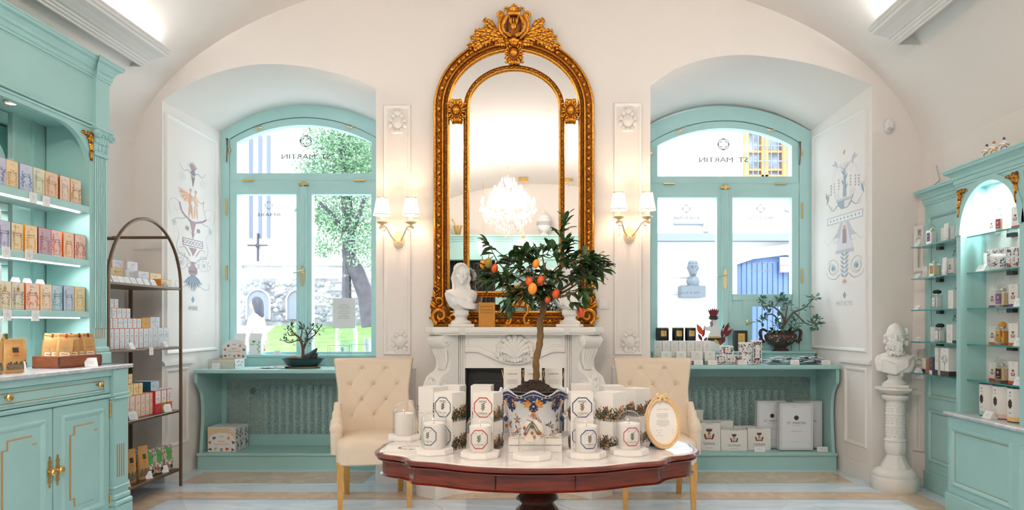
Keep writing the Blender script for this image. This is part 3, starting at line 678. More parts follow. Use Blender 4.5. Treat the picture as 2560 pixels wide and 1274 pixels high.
 for s in (1, -1): m.ball((s*.03, -.058, .275), (.018, .012, .008)); m.ball((s*.078, 0, .25), (.012, .02, .03))
 m.build('bust_figure', b)
 m = MB(g); m.prism([(-.18, -.19), (.18, -.19), (.18, -.02), (.1, -.02), (.06, 0), (-.06, 0), (-.1, -.02), (-.18, -.02)], -.06, .24); m.build('bracket', b)
facade()
def passerby():
 Y = 12.2; x = lambda p: X_(p, Y); root = thing('person', 'person with dark shoulder-length hair and white shirt walking past outside', 'person', (x(641), Y, 0))
 skin = mat('skin', (.30, .18, .13), .55); hair = mat('dark_hair', (.025, .025, .04), .5); sh = mat('white_shirt', (.40, .41, .43), .8); tr = mat('dark_trousers', (.10, .12, .18), .8)
 H = 1.60
 m = MB(skin)          # walking to the left (-x)
 def ell(z, rx, ry, cx=0, n=14): return [(cx+rx*cos(2*pi*i/n), ry*sin(2*pi*i/n), z) for i in range(n)]
 m.loft([ell(.80, .11, .15), ell(.92, .115, .165), ell(1.05, .10, .14), ell(1.2, .11, .165), ell(1.3, .10, .17), ell(1.36, .07, .12), ell(1.39, .05, .055), ell(1.43, .048, .05, -.01), ell(1.46, .065, .055, -.02), ell(1.50, .088, .068, -.015), ell(1.55, .095, .074, -.005), ell(1.60, .09, .072), ell(1.64, .06, .05), ell(1.65, .01, .01)])
 m.ball((-.105, 0, 1.525), (.02, .012, .02)); m.ball((-.09, 0, 1.475), (.012, .02, .006))
 for s, dx in ((1, -.16), (-1, .17)):
  m.tube([(0, s*.08, .84), (dx*.55-.02, s*.085, .47), (dx, s*.085, .09)], [.085, .058, .04], None, 10); m.tube([(dx+.04, s*.085, .04), (dx-.06, s*.085, .035), (dx-.15, s*.085, .025)], [.035, .038, .025], None, 8)
  m.tube([(.0, s*.17, 1.31), (-dx*.3, s*.21, 1.07), (-dx*.75-.06, s*.2, .86)], [.048, .038, .028], None, 10)
  hx = -dx*.75-.07
  m.ball((hx, s*.2, .81), (.022, .035, .045))
  for f in range(4): m.tube([(hx-.025+.015*f, s*.2, .78), (hx-.03+.015*f, s*.2, .74), (hx-.035+.015*f, s*.19, .71)], .007, None, 6)
  m.tube([(hx-.02, s*.19, .82), (hx-.045, s*.18, .78)], .008, None, 6)
 m.fix('body', root)
 m = MB(sh); m.loft([ell(.86, .135, .185), ell(1.05, .118, .16), ell(1.2, .125, .18), ell(1.31, .115, .185), ell(1.37, .08, .13), ell(1.40, .058, .062)], cap=False)
 for s, dx in ((1, -.16), (-1, .17)): m.tube([(.0, s*.16, 1.33), (-dx*.3, s*.21, 1.07), (-dx*.6-.05, s*.2, .92)], [.065, .055, .05], None, 10)
 m.build('shirt', root)
 m = MB(tr)
 for s, dx in ((1, -.16), (-1, .17)): m.tube([(0, s*.075, .9), (dx*.55-.02, s*.085, .47), (dx, s*.085, .10)], [.10, .075, .06], None, 10)
 m.build('trousers', root)
 m = MB(hair); m.loft([ell(1.31, .03, .06, .075), ell(1.36, .062, .085, .06), ell(1.43, .072, .092, .045), ell(1.50, .086, .094, .032), ell(1.56, .098, .09, .016), ell(1.61, .094, .08, .008), ell(1.65, .07, .06, .004), ell(1.672, .04, .035), ell(1.68, .006, .006)]); m.build('hair', root)
passerby()
# ================================================================ left side: cabinet with tea, arched rack
ORD = ['first', 'second', 'third', 'fourth', 'fifth', 'sixth', 'seventh', 'eighth', 'ninth', 'tenth', 'eleventh', 'twelfth', 'thirteenth', 'fourteenth']
def bb(m, *a, ch=.003, mm=None): m.box(a[0], a[1], mm, ch); return m
def moulded_front(m, F, x0, y0, x1, y1, w=.03, t=.012, groove=None, gw=.005):
 molding(m, F, x0, y0, x1, y1, w, t)
 if groove:
  m.M = F; i = rectpts(x0+w, y0+w, x1-w, y1-w); j = rectpts(x0+w+gw, y0+w+gw, x1-w-gw, y1-w-gw)
  m.ringprism(i, j, -.001, .0015, groove, 'z'); m.M = Matrix()
def knob(parent, F, x, y, name='knob', r=.017):
 m = MB(M_brass); m.M = F @ Matrix.Translation((x, y, 0))
 m.lathe([(.006, 0), (.006, .014), (r, .02), (r*1.05, .026), (r*.8, .032), (.001, .034)], (0, 0, 0), 16, fn=lambda t, q, z: q*(1+.06*cos(8*t)) if q > .01 else q)
 m.M = Matrix(); return m.fix(name, parent)
XB, XU = -2.63, -2.76           # planes of base cabinet and upper cabinet
CY0, CY1 = 3.05, 4.475
def left_base():
 r = thing('base_cabinet', 'teal painted base cabinet with drawer, two panelled doors and fluted corner pilaster', 'cabinet', (XB, CY1, 0))
 F = FR((XB, 0, 0), (0, 1, 0), off=0)
 m = MB(M_teal); m.box((-3.08, CY0, .0), (XB-.02, CY1-.01, .955)); m.box((-3.078, CY0-.004, .92), (XB+.012, CY1, .958)); m.box((-3.078, CY0-.003, 0), (XB+.01, CY1, .09))
 m.box((XB-.03, CY0, .79), (XB+.014, 4.32, .812), None, .006); m.build('carcass', r, off=r.location)
 for y0, y1 in ((4.325, 4.475), (3.18, 3.32)):
  m = MB(M_teal); m.box((XB-.05, y0, 0), (XB+.02, y1, .955)); m.box((XB-.05, y0-.006, .775), (XB+.034, y1+.012, .79), None, .004); m.box((XB-.05, y0-.004, .79), (XB+.026, y1+.006, .812), None, .004)
  m.box((XB-.05, y0-.006, .235), (XB+.03, y1+.008, .25), None, .005); m.box((XB-.05, y0-.012, .13), (XB+.045, y1+.016, .165), None, .01); m.box((XB-.05, y0-.006, .165), (XB+.034, y1+.01, .2), None, .008); m.box((XB-.05, y0-.012, 0), (XB+.04, y1+.014, .13))
  for k in range(4): m.box((XB+.0203, y0+.033+k*.022, .30), (XB+.0212, y0+.042+k*.022, .50), M_groove)
  m.build('pilaster', r, off=r.location)
 for i, (y0, y1) in enumerate(((3.83, 4.32), (3.335, 3.825))):
  d = MB(M_teal); d.box((XB-.02, y0+.003, .10), (XB, y1-.003, .785), None, .003)
  moulded_front(d, F, y0+.06, .15, y1-.06, .735, .035, .012)
  # stepped inner panel with bare wood edge
  a, b, c, e = y0+.125, y1-.12, .215, .665; q, w = .035, .045
  pts = [(a, c+w), (a+q, c+w), (a+q, c), (b-q, c), (b-q, c+w), (b, c+w), (b, e-w), (b-q, e-w), (b-q, e), (a+q, e), (a+q, e-w), (a, e-w)]
  cx, cy = (a+b)/2, (c+e)/2
  d.M = F; inn = [(cx+(p[0]-cx)*(1-.008/((b-a)/2)), cy+(p[1]-cy)*(1-.008/((e-c)/2))) for p in pts]
  n = len(pts)
  for k in range(n):
   j = (k+1) % n; lit = pts[k][0] <= a+q+.001 and pts[j][0] <= a+q+.001 or (abs(pts[k][1]-pts[j][1]) < 1e-4 and pts[k][1] > cy)
   d.add([(*pts[k], .0005), (*pts[j], .0005), (*inn[j], .006), (*inn[k], .006)], [(0, 1, 2, 3)], M_groove if lit else M_teal)
  d.add([(*p, .006) for p in inn], [tuple(range(n))]); d.M = Matrix()
  door = d.fix('door', r, off=r.location)
  yk = y0+.028 if i == 0 else y1-.028
  p = MB(M_brass); p.M = Matrix.Translation(-r.location) @ F @ Matrix.Translation((yk, .45, 0))
  o = [(0, .085), (.008, .075), (.004, .066), (.014, .055), (.010, .035), (.016, .012), (.016, -.012), (.010, -.035), (.014, -.055), (.004, -.066), (.008, -.075), (0, -.085)]
  p.prism(o+[(-x, y) for x, y in o[::-1]], 0, .004, None, 'z'); p.M = Matrix(); p.fix('escutcheon', door)
  knob(door, Matrix.Translation(-r.location) @ F, yk+.002, .45, 'knob', .02)
  for z in (.16, .72):
   h = MB(M_brass); yh = y1 if i == 0 else y0; h.tube([(XB+.004, yh, z-.04), (XB+.004, yh, z+.04)], .006, None, 8); h.ball((XB+.004, yh, z-.042), .007); h.ball((XB+.004, yh, z+.042), .007); h.build('hinge', door, off=r.location)
 d = MB(M_teal); d.box((XB-.02, 3.335, .815), (XB, 4.32, .918), None, .003); moulded_front(d, F, 3.37, .83, 4.275, .905, .012, .006, M_groove, .003)
 dr = d.fix('drawer', r, off=r.location)
 for y in (3.486, 4.197): knob(dr, Matrix.Translation(-r.location) @ F, y, .876, 'knob', .019)
left_base()
m = MB(M_mcount); m.box((-3.09, CY0-.02, .958), (XB+.035, CY1+.035, .982), None, .005)
tag(m.build('marble_worktop', loc=None), 'grey veined marble worktop lying on the teal tea cabinet', 'worktop')
def crown(m, segs, zb, hs=1.0):
 """cornice profile swept along a path of (x, y, outdir) with mitres"""
 prof = [(0, 0), (.006, 0), (.006, .014), (.012, .018), (.014, .034), (.012, .045), (.02, .05), (.024, .066), (.04, .086), (.056, .094), (.058, .108), (.062, .11), (.062, .12), (0, .12)]
 m.sweep([(a, b*hs) for a, b in prof], [((x, y, zb), o, (0, 0, 1)) for x, y, o in segs])
def gilt_corner(parent, F, x, y, sx, s=1.0, off=None):
 m = MB(M_gilt); m.M = F @ Matrix.Translation((x, y, 0)) @ Matrix.Diagonal((sx*s, s, 1, 1)); random.seed(5)
 for k in range(11): m.ball((-.008*k-.004, -.006-.004*sin(k*1.3), .005), (.010-.0004*k, .017-.0011*k, .010), M_gilt if k % 3 else M_giltd, 7, 4)
 for k in range(13): m.ball((-.010+.005*sin(k*1.1), -.011*k-.006, .005), (.018-.001*k, .011, .010), M_gilt if k % 4 else M_giltd, 7, 4)
 for k in range(9): m.ball((random.uniform(-.035, -.01), random.uniform(-.05, -.01), .006), (.009, .009, .012), random.choice((M_gilt, M_gilt, M_giltd)), 7, 4)
 m.ball((-.018, -.022, .004), (.014, .014, .012)); m.tube([(-.03, -.012, .004), (-.03, -.03, .006), (-.018, -.04, .006), (-.012, -.06, .004)], .004, None, 6)
 m.M = Matrix(); return m.build('gilded_ornament', parent, off=off)
SHZ = [(1.903, 1.935), (1.583, 1.612), (1.276, 1.305)]
XBK = -3.02
def left_upper():
 r = thing('shelf_cabinet', 'tall teal shelving cabinet with cornice, carved capital and lit shelves', 'cabinet', (XU, 4.5, .983)); off = r.location
 F = FR((XU, 0, 0), (0, 1, 0), off=0); ya, yb = 3.0, 4.5
 m = MB(M_teal); m.box((-3.10, ya, .983), (XBK-.012, yb, 2.72)); m.box((XBK-.012, yb-.03, .983), (XU-.005, yb, 2.72)); m.box((XBK-.0121, ya+.004, 2.42), (XU-.0121, yb-.031, 2.718))
 for y in (4.05, 4.22): m.box((XBK-.012, y, .983), (XBK+.008, y+.025 if y < 4.1 else y+.004, 2.42))
 m.box((XBK, 4.335, .983), (XU-.03, 4.365, 2.42))
 m.build('carcass', r, off=off)
 m = MB(M_mirror); m.quad((XBK-.005, ya, .99), (XBK-.005, 4.05, .99), (XBK-.005, 4.05, 2.41), (XBK-.005, ya, 2.41)); m.build('mirror_back', r, off=off)
 # front frame with rounded upper corners + fascia
 m = MB(M_teal); y1 = 4.335; z1, zl = 2.385, .983; rr = .27
 op = [(3.18, zl), (y1, zl)]+[(y1-rr+rr*cos(t), z1-.21+.21*sin(t)) for t in [i*pi/20 for i in range(11)]]+[(3.18+rr-rr*sin(t), z1-.21+.21*cos(t)) for t in [i*pi/20 for i in range(11)]]
 n = len(op); out = []
 for p in op:
  if p[1] <= zl+1e-6: out.append((4.365 if p[0] > 4 else 3.1, zl))
  elif p[0] > 4.06 and p[1] < z1-.0001: out.append((4.365, p[1]+(2.42-z1)*(p[1]-(z1-.21))/.21))
  elif p[0] < 3.46 and p[1] < z1-.0001: out.append((3.1, p[1]+(2.42-z1)*(p[1]-(z1-.21))/.21))
  else: out.append((p[0], 2.42))
 k = out
 V = [(XU, a, b) for a, b in op]+[(XU, a, b) for a, b in out]+[(XU-.03, a, b) for a, b in op]+[(XU-.03, a, b) for a, b in out]; Fc = []
 for i in range(1, n):
  j = (i+1) % n; Fc += [(i, j, n+j, n+i), (i, 2*n+i, 2*n+j, j), (2*n+i, 3*n+i, 3*n+j, 2*n+j)]
 m.add(V, Fc)
 m.box((XU-.03, ya-.004, 2.415), (XU-.002, 4.37, 2.715)); m.box((XU-.03, ya, 2.41), (XU+.008, 4.37, 2.425), None, .003); m.box((XU-.03, ya, 2.43), (XU+.014, 4.37, 2.446), None, .004)
 m.fix('front_frame', r, off=off)
 # crown cornice
 m = MB(M_teal); o1 = Vector((1, 0, 0)); o2 = Vector((1, 1, 0)); o3 = Vector((0, 1, 0)); o12 = Vector((1, -1, 0))
 crown(m, [(XU, ya, o1), (XU, 4.365, o1)], 2.72)
 crown(m, [(XU+.02, 4.365, o12), (XU+.02, 4.5, o2), (-3.1, 4.5, o3)], 2.72)
 m.box((-3.098, ya+.003, 2.708), (XU-.001, 4.499, 2.8385)); m.box((XU-.01, 4.365, 2.42), (XU+.02, 4.5, 2.84)); m.fix('cornice', r, off=off)
 # fluted pilaster with capital
 m = MB(M_teal); m.box((XU-.012, 4.365, 1.09), (XU+.004, 4.5, 2.27))
 for k in range(6): m.box((XU+.004, 4.373+.0205*k, 1.20), (XU+.012, 4.373+.0205*k+.013, 2.25), None, .004)
 for k in range(5): m.box((XU+.0042, 4.387+.0205*k, 1.14), (XU+.0052, 4.3925+.0205*k, 1.50), M_groove)
 m.box((XU-.02, 4.36, 1.05), (XU+.022, 4.505, 1.09), None, .01); m.box((XU-.02, 4.355, .983), (XU+.028, 4.51, 1.055), None, .005); m.box((XU-.02, 4.36, 2.255), (XU+.018, 4.505, 2.272), None, .005)
 pil = m.build('pilaster', r, off=off)
 m = MB(M_teal); m.loft([[(XU-.01, 4.37-e, z), (XU+.008+e, 4.37-e, z), (XU+.008+e, 4.495+e, z), (XU-.01, 4.495+e, z)] for e, z in ((0, 2.27), (.002, 2.32), (.008, 2.37), (.02, 2.405), (.024, 2.41))], smooth=False)
 m.box((XU-.01, 4.345, 2.41), (XU+.035, 4.525, 2.435), None, .006)
 for row, (z, e, nn) in enumerate(((2.285, .008, 4), (2.33, .014, 5))):
  for k in range(nn):
   y = lerp(4.378, 4.487, k/(nn-1)); m.ball((XU+e, y, z+.025), (.011, .016, .03), None, 7, 5); m.ball((XU+e+.008, y, z+.05), (.009, .012, .009), None, 6, 4)
 for y in (4.365, 4.505): m.lathe([(.001, -.012), (.022, -.012), (.026, 0), (.022, .012), (.001, .012)], (XU+.028, y, 2.385), 12, ax='x'); m.ball((XU+.042, y, 2.385), .01)
 for k in range(3): m.ball((XU+.025, 4.41+.022*k, 2.395), (.01, .012, .012), None, 6, 4)
 m.build('capital', pil, off=off)
 gilt_corner(r, F, 4.352, 2.375, 1, 1.1, off)
 # shelves with led strips
 for z0, z1 in SHZ:
  m = MB(M_teal); m.box((XBK+.001, ya, z0), (XU-.032, 4.334, z1)); m.box((XU-.034, 3.18, z0-.008), (XU+.002, 4.332, z1), None, .002); s = m.build('shelf', r, off=off)
  m = MB(M_led); m.box((XU-.035, 3.25, z0-.014), (XU-.022, 4.28, z0-.0081)); m.build('led_strip', s, off=off)
  lamp('led_light', (XU-.07, 3.75, z0-.02), 1.2, COOL, kind='AREA', rot=(0, R(-25), 0), size=(.02, 1.0))
 m = MB(M_brassl); m.lathe([(.03, 0), (.034, -.004), (.03, -.012), (.024, -.012), (.022, -.006)], (-2.88, 3.86, 2.42), 20, cap=False); sp = m.build('spotlight', r, off=off)
 m = MB(M_led); m.disc(0, 0, .023, M_led, 16); m.v = [(x-2.88, y+3.86, 2.411) for x, y, z in m.v]; m.build('spotlight_lens', sp, off=off)
 lamp('spot_beam', (-2.88, 3.86, 2.39), 8, COOL, rad=.02, kind='SPOT', rot=(R(12), 0, 0), spot=R(75))
left_upper()
# ---------------------------------------------------------------- tea cartons on the lit shelves
def flora(m, w, h, mm, kind, seed):
 """printed plant: stems along one side"""
 rnd = random.Random(seed)
 for s, n in ((-1, 3), (1, 2)):
  for k in range(n):
   x = s*w*(.34-.07*k); top = h*rnd.uniform(.55, .92 if s < 0 else .7)
   m.line([(x, .03*h), (x+s*w*.02, top*.5), (x-s*w*.03, top)], w*.018, mm)
   for j in range(6):
    y = top*(.25+.13*j); a = pi/2+rnd.choice((-1, 1))*rnd.uniform(.5, 1.1)
    if kind == 'leaf': m.leaf(x, y, a, w*.17, w*.07, mm, .0002)
    elif kind == 'bell': m.disc(x+rnd.uniform(-.06, .06)*w, y, w*.035, mm, 7, .0002)
    else: m.leaf(x, y, a, w*.12, w*.035, mm, .0002); m.disc(x+w*.05*cos(a), top-j*w*.04, w*.03, mm, 6, .0002)
def tea_carton(name, w, d, h, bg, acc, side, title, kind, seed, spot=None):
 B = mat('carton_%d_%d_%d' % bg, RGB(*bg), .6, noise=.06, scale=20); A = mat('print_%d_%d_%d' % acc, RGB(*[.62*a+.38*b for a, b in zip(acc, bg)]), .6); S = mat('carton_%d_%d_%d' % side, RGB(*side), .6)
 m = MB(S); m.box((-d, -w/2, 0), (0, w/2, h), S)
 m.M = FR((0, 0, 0), (0, 1, 0), off=.0005); q = w*.02
 m.rect(-w/2+q, q, w/2-q, h-q, B); m.M = m.M @ Matrix.Translation((0, 0, .0005)); flora(m, w, h, A, kind, seed)
 m.disc(0, h*.885, w*.035, M_inkl, 8); m.rect(-w*.16, h*.83, w*.16, h*.845, M_inkl)
 for i, t in enumerate(title): m.txt(t, 0, h*(.62-.085*i), h*.052, M_ink, .0004, width=min(w*.7, w*.07*len(t)))
 m.ring(0, h*.22, w*.075, w*.02, A, 12); m.disc(0, h*.22, w*.03, A, 6); m.rect(-w*.3, h*.06, w*.3, h*.07, M_inkl)
 if spot: m.disc(0, h*.74, w*.12, mat('print_%d_%d_%d' % spot, RGB(*spot), .6), 12, .0003)
 m.M = Matrix(); return m.build(name)
XT = -2.778
def row(pxs, specs, z, h, where, grp):
 for i, ((a, b), sp) in enumerate(zip(pxs, specs)):
  ya, yb = 2.778*FPX/(1370-a), min(4.331, 2.778*FPX/(1370-b)); w = min(.104, yb-ya-.003)
  o = tea_carton('tea_carton', w, .062, h*(1 if len(sp) < 8 else 1), sp[0], sp[1], sp[2], sp[3], sp[4], 31*i+int(z*100), sp[6] if len(sp) > 6 else None)
  o.location = (XT-.004*(i % 3 == 1), (ya+yb)/2, z+.0005); tag(o, sp[5]+' on '+where, 'tea box', grp)
row([(-24, 15.5), (16, 48), (48.5, 82), (82.5, 112), (113, 148), (149, 175), (176, 203)], [
 ((205, 205, 225), (72, 80, 130), (120, 120, 150), ['Rozmarín', 'lekársky'], 'leaf', 'lavender grey tea carton printed with rosemary sprigs'),
 ((243, 216, 170), (150, 95, 30), (190, 140, 70), ['Lipa', 'veľkolistá'], 'bell', 'sandy tea carton printed with a brown hanging plant'),
 ((206, 216, 236), (62, 92, 155), (130, 150, 190), ['Borák', 'lekársky', ''], 'leaf', 'pale blue tea carton with blue leafy drawing'),
 ((232, 228, 205), (120, 155, 110), (190, 190, 150), ['Žihľava', 'dvojdomá'], 'spike', 'pale green tea carton with faint green flower spikes'),
 ((240, 208, 180), (165, 95, 25), (215, 155, 30), ['Fenikel', 'obyčajný'], 'spike', 'peach tea carton with brown umbels and gold side'),
 ((240, 220, 205), (195, 115, 20), (150, 80, 40), ['Lipový', 'kvet'], 'bell', 'cream tea carton with orange blossoms'),
 ((240, 214, 190), (145, 85, 30), (215, 160, 70), ['Ruman', 'kamilkový'], 'leaf', 'beige tea carton with brown leaves, nearest the pilaster')],
 1.935, .143, "the cabinet's top lit shelf", 'tea cartons on the top lit shelf')
row([(-8, 27), (29, 61), (61.5, 93.5), (95, 128), (129, 157), (158, 185.5), (186, 214.7)], [
 ((205, 205, 225), (78, 82, 145), (130, 130, 170), ['Levanduľa', 'úzkolistá'], 'spike', 'grey lilac tea carton with violet lavender spikes'),
 ((245, 224, 180), (140, 95, 30), (60, 75, 50), ['Praslička', 'roľná'], 'spike', 'cream tea carton with brown sprigs and dark side'),
 ((248, 220, 175), (235, 125, 20), (240, 150, 20), ['Agátový', 'kvet'], 'bell', 'pale orange tea carton with orange sprigs'),
 ((208, 175, 182), (130, 40, 70), (120, 20, 50), ['Materina', 'dúška'], 'bell', 'mauve tea carton with burgundy flowers'),
 ((245, 208, 198), (205, 60, 50), (200, 40, 30), ['Echinacea', 'purpurová'], 'leaf', 'pink tea carton with red flowers and red edges'),
 ((250, 214, 180), (235, 115, 20), (240, 110, 20), ['Nechtík', 'lekársky'], 'bell', 'peach tea carton with orange marigold print'),
 ((246, 210, 192), (165, 55, 30), (150, 30, 25), ['Ibištek', 'jedlý'], 'leaf', 'rosy tea carton with dark red blooms')],
 1.612, .147, "the cabinet's middle lit shelf", 'tea cartons on the middle lit shelf')
row([(-6, 29), (30, 63), (63.5, 99), (100, 130), (131, 158), (158.5, 185.5), (186, 212.5), (213, 228)], [
 ((238, 228, 205), (150, 115, 50), (222, 200, 150), ['Púpava', 'lekárska'], 'leaf', 'cream tea carton with yellow dandelion print, gold side', (190, 150, 30)),
 ((236, 226, 205), (110, 105, 95), (80, 70, 40), ['Púpava', 'lekárska'], 'leaf', 'cream tea carton with grey leaves and brown dandelion head', (165, 130, 40)),
 ((252, 222, 198), (222, 85, 20), (235, 100, 15), ['Rakytník', 'rešetliakový'], 'leaf', 'white tea carton with fiery orange leaves and edges'),
 ((248, 228, 205), (210, 145, 45), (235, 170, 70), ['Repík', 'lekársky'], 'spike', 'cream tea carton with ochre agrimony spike'),
 ((196, 220, 228), (55, 135, 175), (60, 95, 105), ['Skorocel', 'kopijovitý'], 'leaf', 'pale turquoise tea carton with blue blades'),
 ((205, 220, 232), (105, 130, 185), (90, 120, 150), ['Šalvia', 'lekárska'], 'spike', 'ice blue tea carton with lilac blossoms'),
 ((240, 226, 185), (205, 170, 85), (230, 175, 90), ['Tymian', 'obyčajný'], 'leaf', 'yellow beige tea carton with pale leaves'),
 ((128, 152, 142), (45, 85, 80), (60, 90, 85), ['Mäta', 'pieporná'], 'leaf', 'dark grey green tea carton, partly behind the pilaster')],
 1.305, .145, "the cabinet's lowest lit shelf", 'tea cartons on the lowest lit shelf')
def price_card(loc, rz, w, h, label, tilt=.5, clip=False, cream=False, grp='price cards', lines=3):
 """small folded price card (tent) or a card clipped to a shelf edge, printed lines; faces local -y"""
 m = MB(M_white if cream else M_whitec)
 if clip:
  m.box((-w/2, -.0015, 0), (w/2, .0015, h)); F = FR((0, -.0015, 0), (1, 0, 0), off=.0004)
 else:
  t = h*tilt; m.add([(-w/2, 0, 0), (w/2, 0, 0), (w/2, t, h), (-w/2, t, h), (-w/2, 2*t, 0), (w/2, 2*t, 0)], [(0, 1, 2, 3), (3, 2, 5, 4), (0, 3, 4), (1, 5, 2)])
  F = FR((0, 0, 0), (1, 0, 0), (0, t, h), off=.0004)
 m.M = F; m.disc(0, h*.80, h*.05, M_inkl, 8)
 for i in range(lines): m.rect(-w*(.3-.08*i), h*(.60-.14*i), w*(.3-.08*i), h*(.635-.14*i), M_inkl)
 m.M = Matrix(); o = m.build('price_card'); o.location = loc; o.rotation_euler = (0, 0, rz); return tag(o, label, 'price card', grp)
for px, py, z, lab in ((82, 494, 1.86, 'white price card clipped on the top lit shelf under the pale green carton'), (115, 503, 1.862, 'white price card clipped on the top lit shelf under the gold sided carton'),
     (15, 630, 1.55, 'white price card clipped on the middle lit shelf under the lilac carton'), (72, 637, 1.55, 'cream price card clipped on the middle lit shelf under the orange carton'),
     (18, 787, 1.243, 'white price card clipped on the lowest lit shelf at the frame edge'), (88, 789, 1.245, 'white price card clipped on the lowest lit shelf under the ochre carton')):
 Y = 2.755*FPX/(1370-px); price_card((XU+.006, Y, Z_(py, Y)-.028), pi/2, .056, .056, lab, clip=True, cream='cream' in lab, grp='price cards on the lit shelves')
for px, lab in ((51, 'white card lying on top of the dandelion cartons'), (80, 'white card lying on the orange leaved carton'), (112, 'white card lying on the ochre carton'), (198, 'white card tilted behind the yellow beige carton')):
 Y = 2.84*FPX/(1370-px); price_card((-2.855, Y, 1.4505), pi/2, .05, .030, lab+' on the lowest lit shelf', .4, grp='cards on top of the tea cartons', lines=1)
# ---------------------------------------------------------------- kraft pouches and crate on the worktop
def pouch(w, h, d, mm, patches, win=None, name='pouch', top=.82):
 """stand-up pouch facing +x (local), base at z=0; patches: (x0,z0,x1,z1,mat,text)"""
 m = MB(mm); rings = []
 for z, dd, ww in ((0, d*.85, .94), (h*.03, d, 1), (h*.3, d*.9, 1), (h*.6, d*.6, 1), (h*top, d*.18, 1), (h*(top+.02), .003, 1), (h, .003, 1)):
  rings.append([(dd/2*cos(t)*(1 if abs(cos(t)) > .3 else 1), w/2*ww*max(-1, min(1, 1.25*sin(t))), z) for t in [2*pi*i/16 for i in range(16)]])
 m.loft(rings, mm, smooth=True)
 def dep(z):
  return interp([(0, d*.85), (h*.03, d), (h*.3, d*.9), (h*.6, d*.6), (h*top, d*.18), (h, .003)], z)/2
 def patch(y0, z0, y1, z1, q, lift=.0012):
  n = 6; ys = [lerp(y0, y1, i/n) for i in range(n+1)]; zs = [lerp(z0, z1, i/4) for i in range(5)]
  fx = lambda y, z: dep(z)*sqrt(max(0, 1-(y/(w/2)/1.25)**2))+lift
  V = [(fx(y, z), y, z) for z in zs for y in ys]; m.add(V, [(a*(n+1)+b, a*(n+1)+b+1, (a+1)*(n+1)+b+1, (a+1)*(n+1)+b) for a in range(4) for b in range(n)], q, True)
 for y0, z0, y1, z1, q, *r in patches:
  patch(y0*w, z0*h, y1*w, z1*h, q, r[0] if r else .0012)
 return m
M_herb = mat('dried_herbs', (.10, .085, .06), .9, noise=.8, scale=120, col2=(.25, .2, .14)); M_pl = mat('pouch_label_orange', RGB(215, 140, 60), .6); M_blk = mat('black_label', RGB(40, 38, 40), .5); M_cream = mat('cream_label', RGB(240, 222, 200), .6)
M_ribbon = mat('burgundy_ribbon', RGB(110, 30, 40), .5); M_ribr = mat('red_ribbon', RGB(190, 50, 20), .5); M_blkdot = M_blk
def window_pouch(label, loc, rz, w=.085, h=.165, lean=0, green=False):
 m = pouch(w, h, .05, M_kraft, [(-.47, .10, .47, .26, M_herb), (-.2, .46, .34, .76, M_pl), (-.13, .60, .2, .75, M_blk if not green else mat('pouch_green', RGB(50, 75, 50), .6), .0018), (-.12, .50, .2, .515, M_ink, .002), (-.08, .535, .16, .55, M_ink, .002)]+
    [(-.4+.1*k, .265, -.33+.1*k, .265+.04*(1+sin(k*2.1)), M_blk, .002) for k in range(8)])
 o = m.build('herb_pouch'); o.location = loc; o.rotation_euler = (0, lean, rz); return tag(o, label, 'pouch', 'kraft herb pouches with a window')
zc = .9825
window_pouch('kraft pouch with window and black label, foremost beside the wooden crate', (-2.72, 3.665, zc), R(-28), .085, .172)
window_pouch('kraft pouch with window, half behind the foremost pouch beside the crate', (-2.795, 3.79, zc), R(-28), .085, .172)
window_pouch('kraft pouch with window cut by the left picture edge', (-2.74, 3.55, zc), R(-28), .085, .165)
window_pouch('kraft pouch standing behind the window pouches, only its top showing', (-2.86, 3.70, zc), R(-28), .085, .175)
def crate():
 r = thing('wooden_crate', 'low reddish wooden crate holding kraft tea bags on the marble worktop', 'crate', (-2.716, 4.0, zc), R(-8.0))
 wd = mat('crate_wood', (.30, .085, .028), .5, noise=.45, scale=5, stretch=(4, 4, 40)); L, D, H = .313, .17, .068
 m = MB(wd); m.box((-D, 0, .004), (0, L, .012)); m.build('base', r)
 for y0, y1, x0, x1 in ((0, L, -.01, 0), (0, L, -D, -D+.01)): m = MB(wd); m.box((x0, y0, 0), (x1, y1, H), None, .002); m.build('long_side', r)
 for y in (0, L-.01): m = MB(wd); m.box((-D+.0101, y, 0), (-.0101, y+.01, H), None, .002); m.build('end_side', r)
 for y in (.002, L-.002): m = MB(M_dark); m.box((-.006, y-.003, .015), (.0012, y+.003, H-.006)); m.build('corner_bracket', r)
 return r
crate()
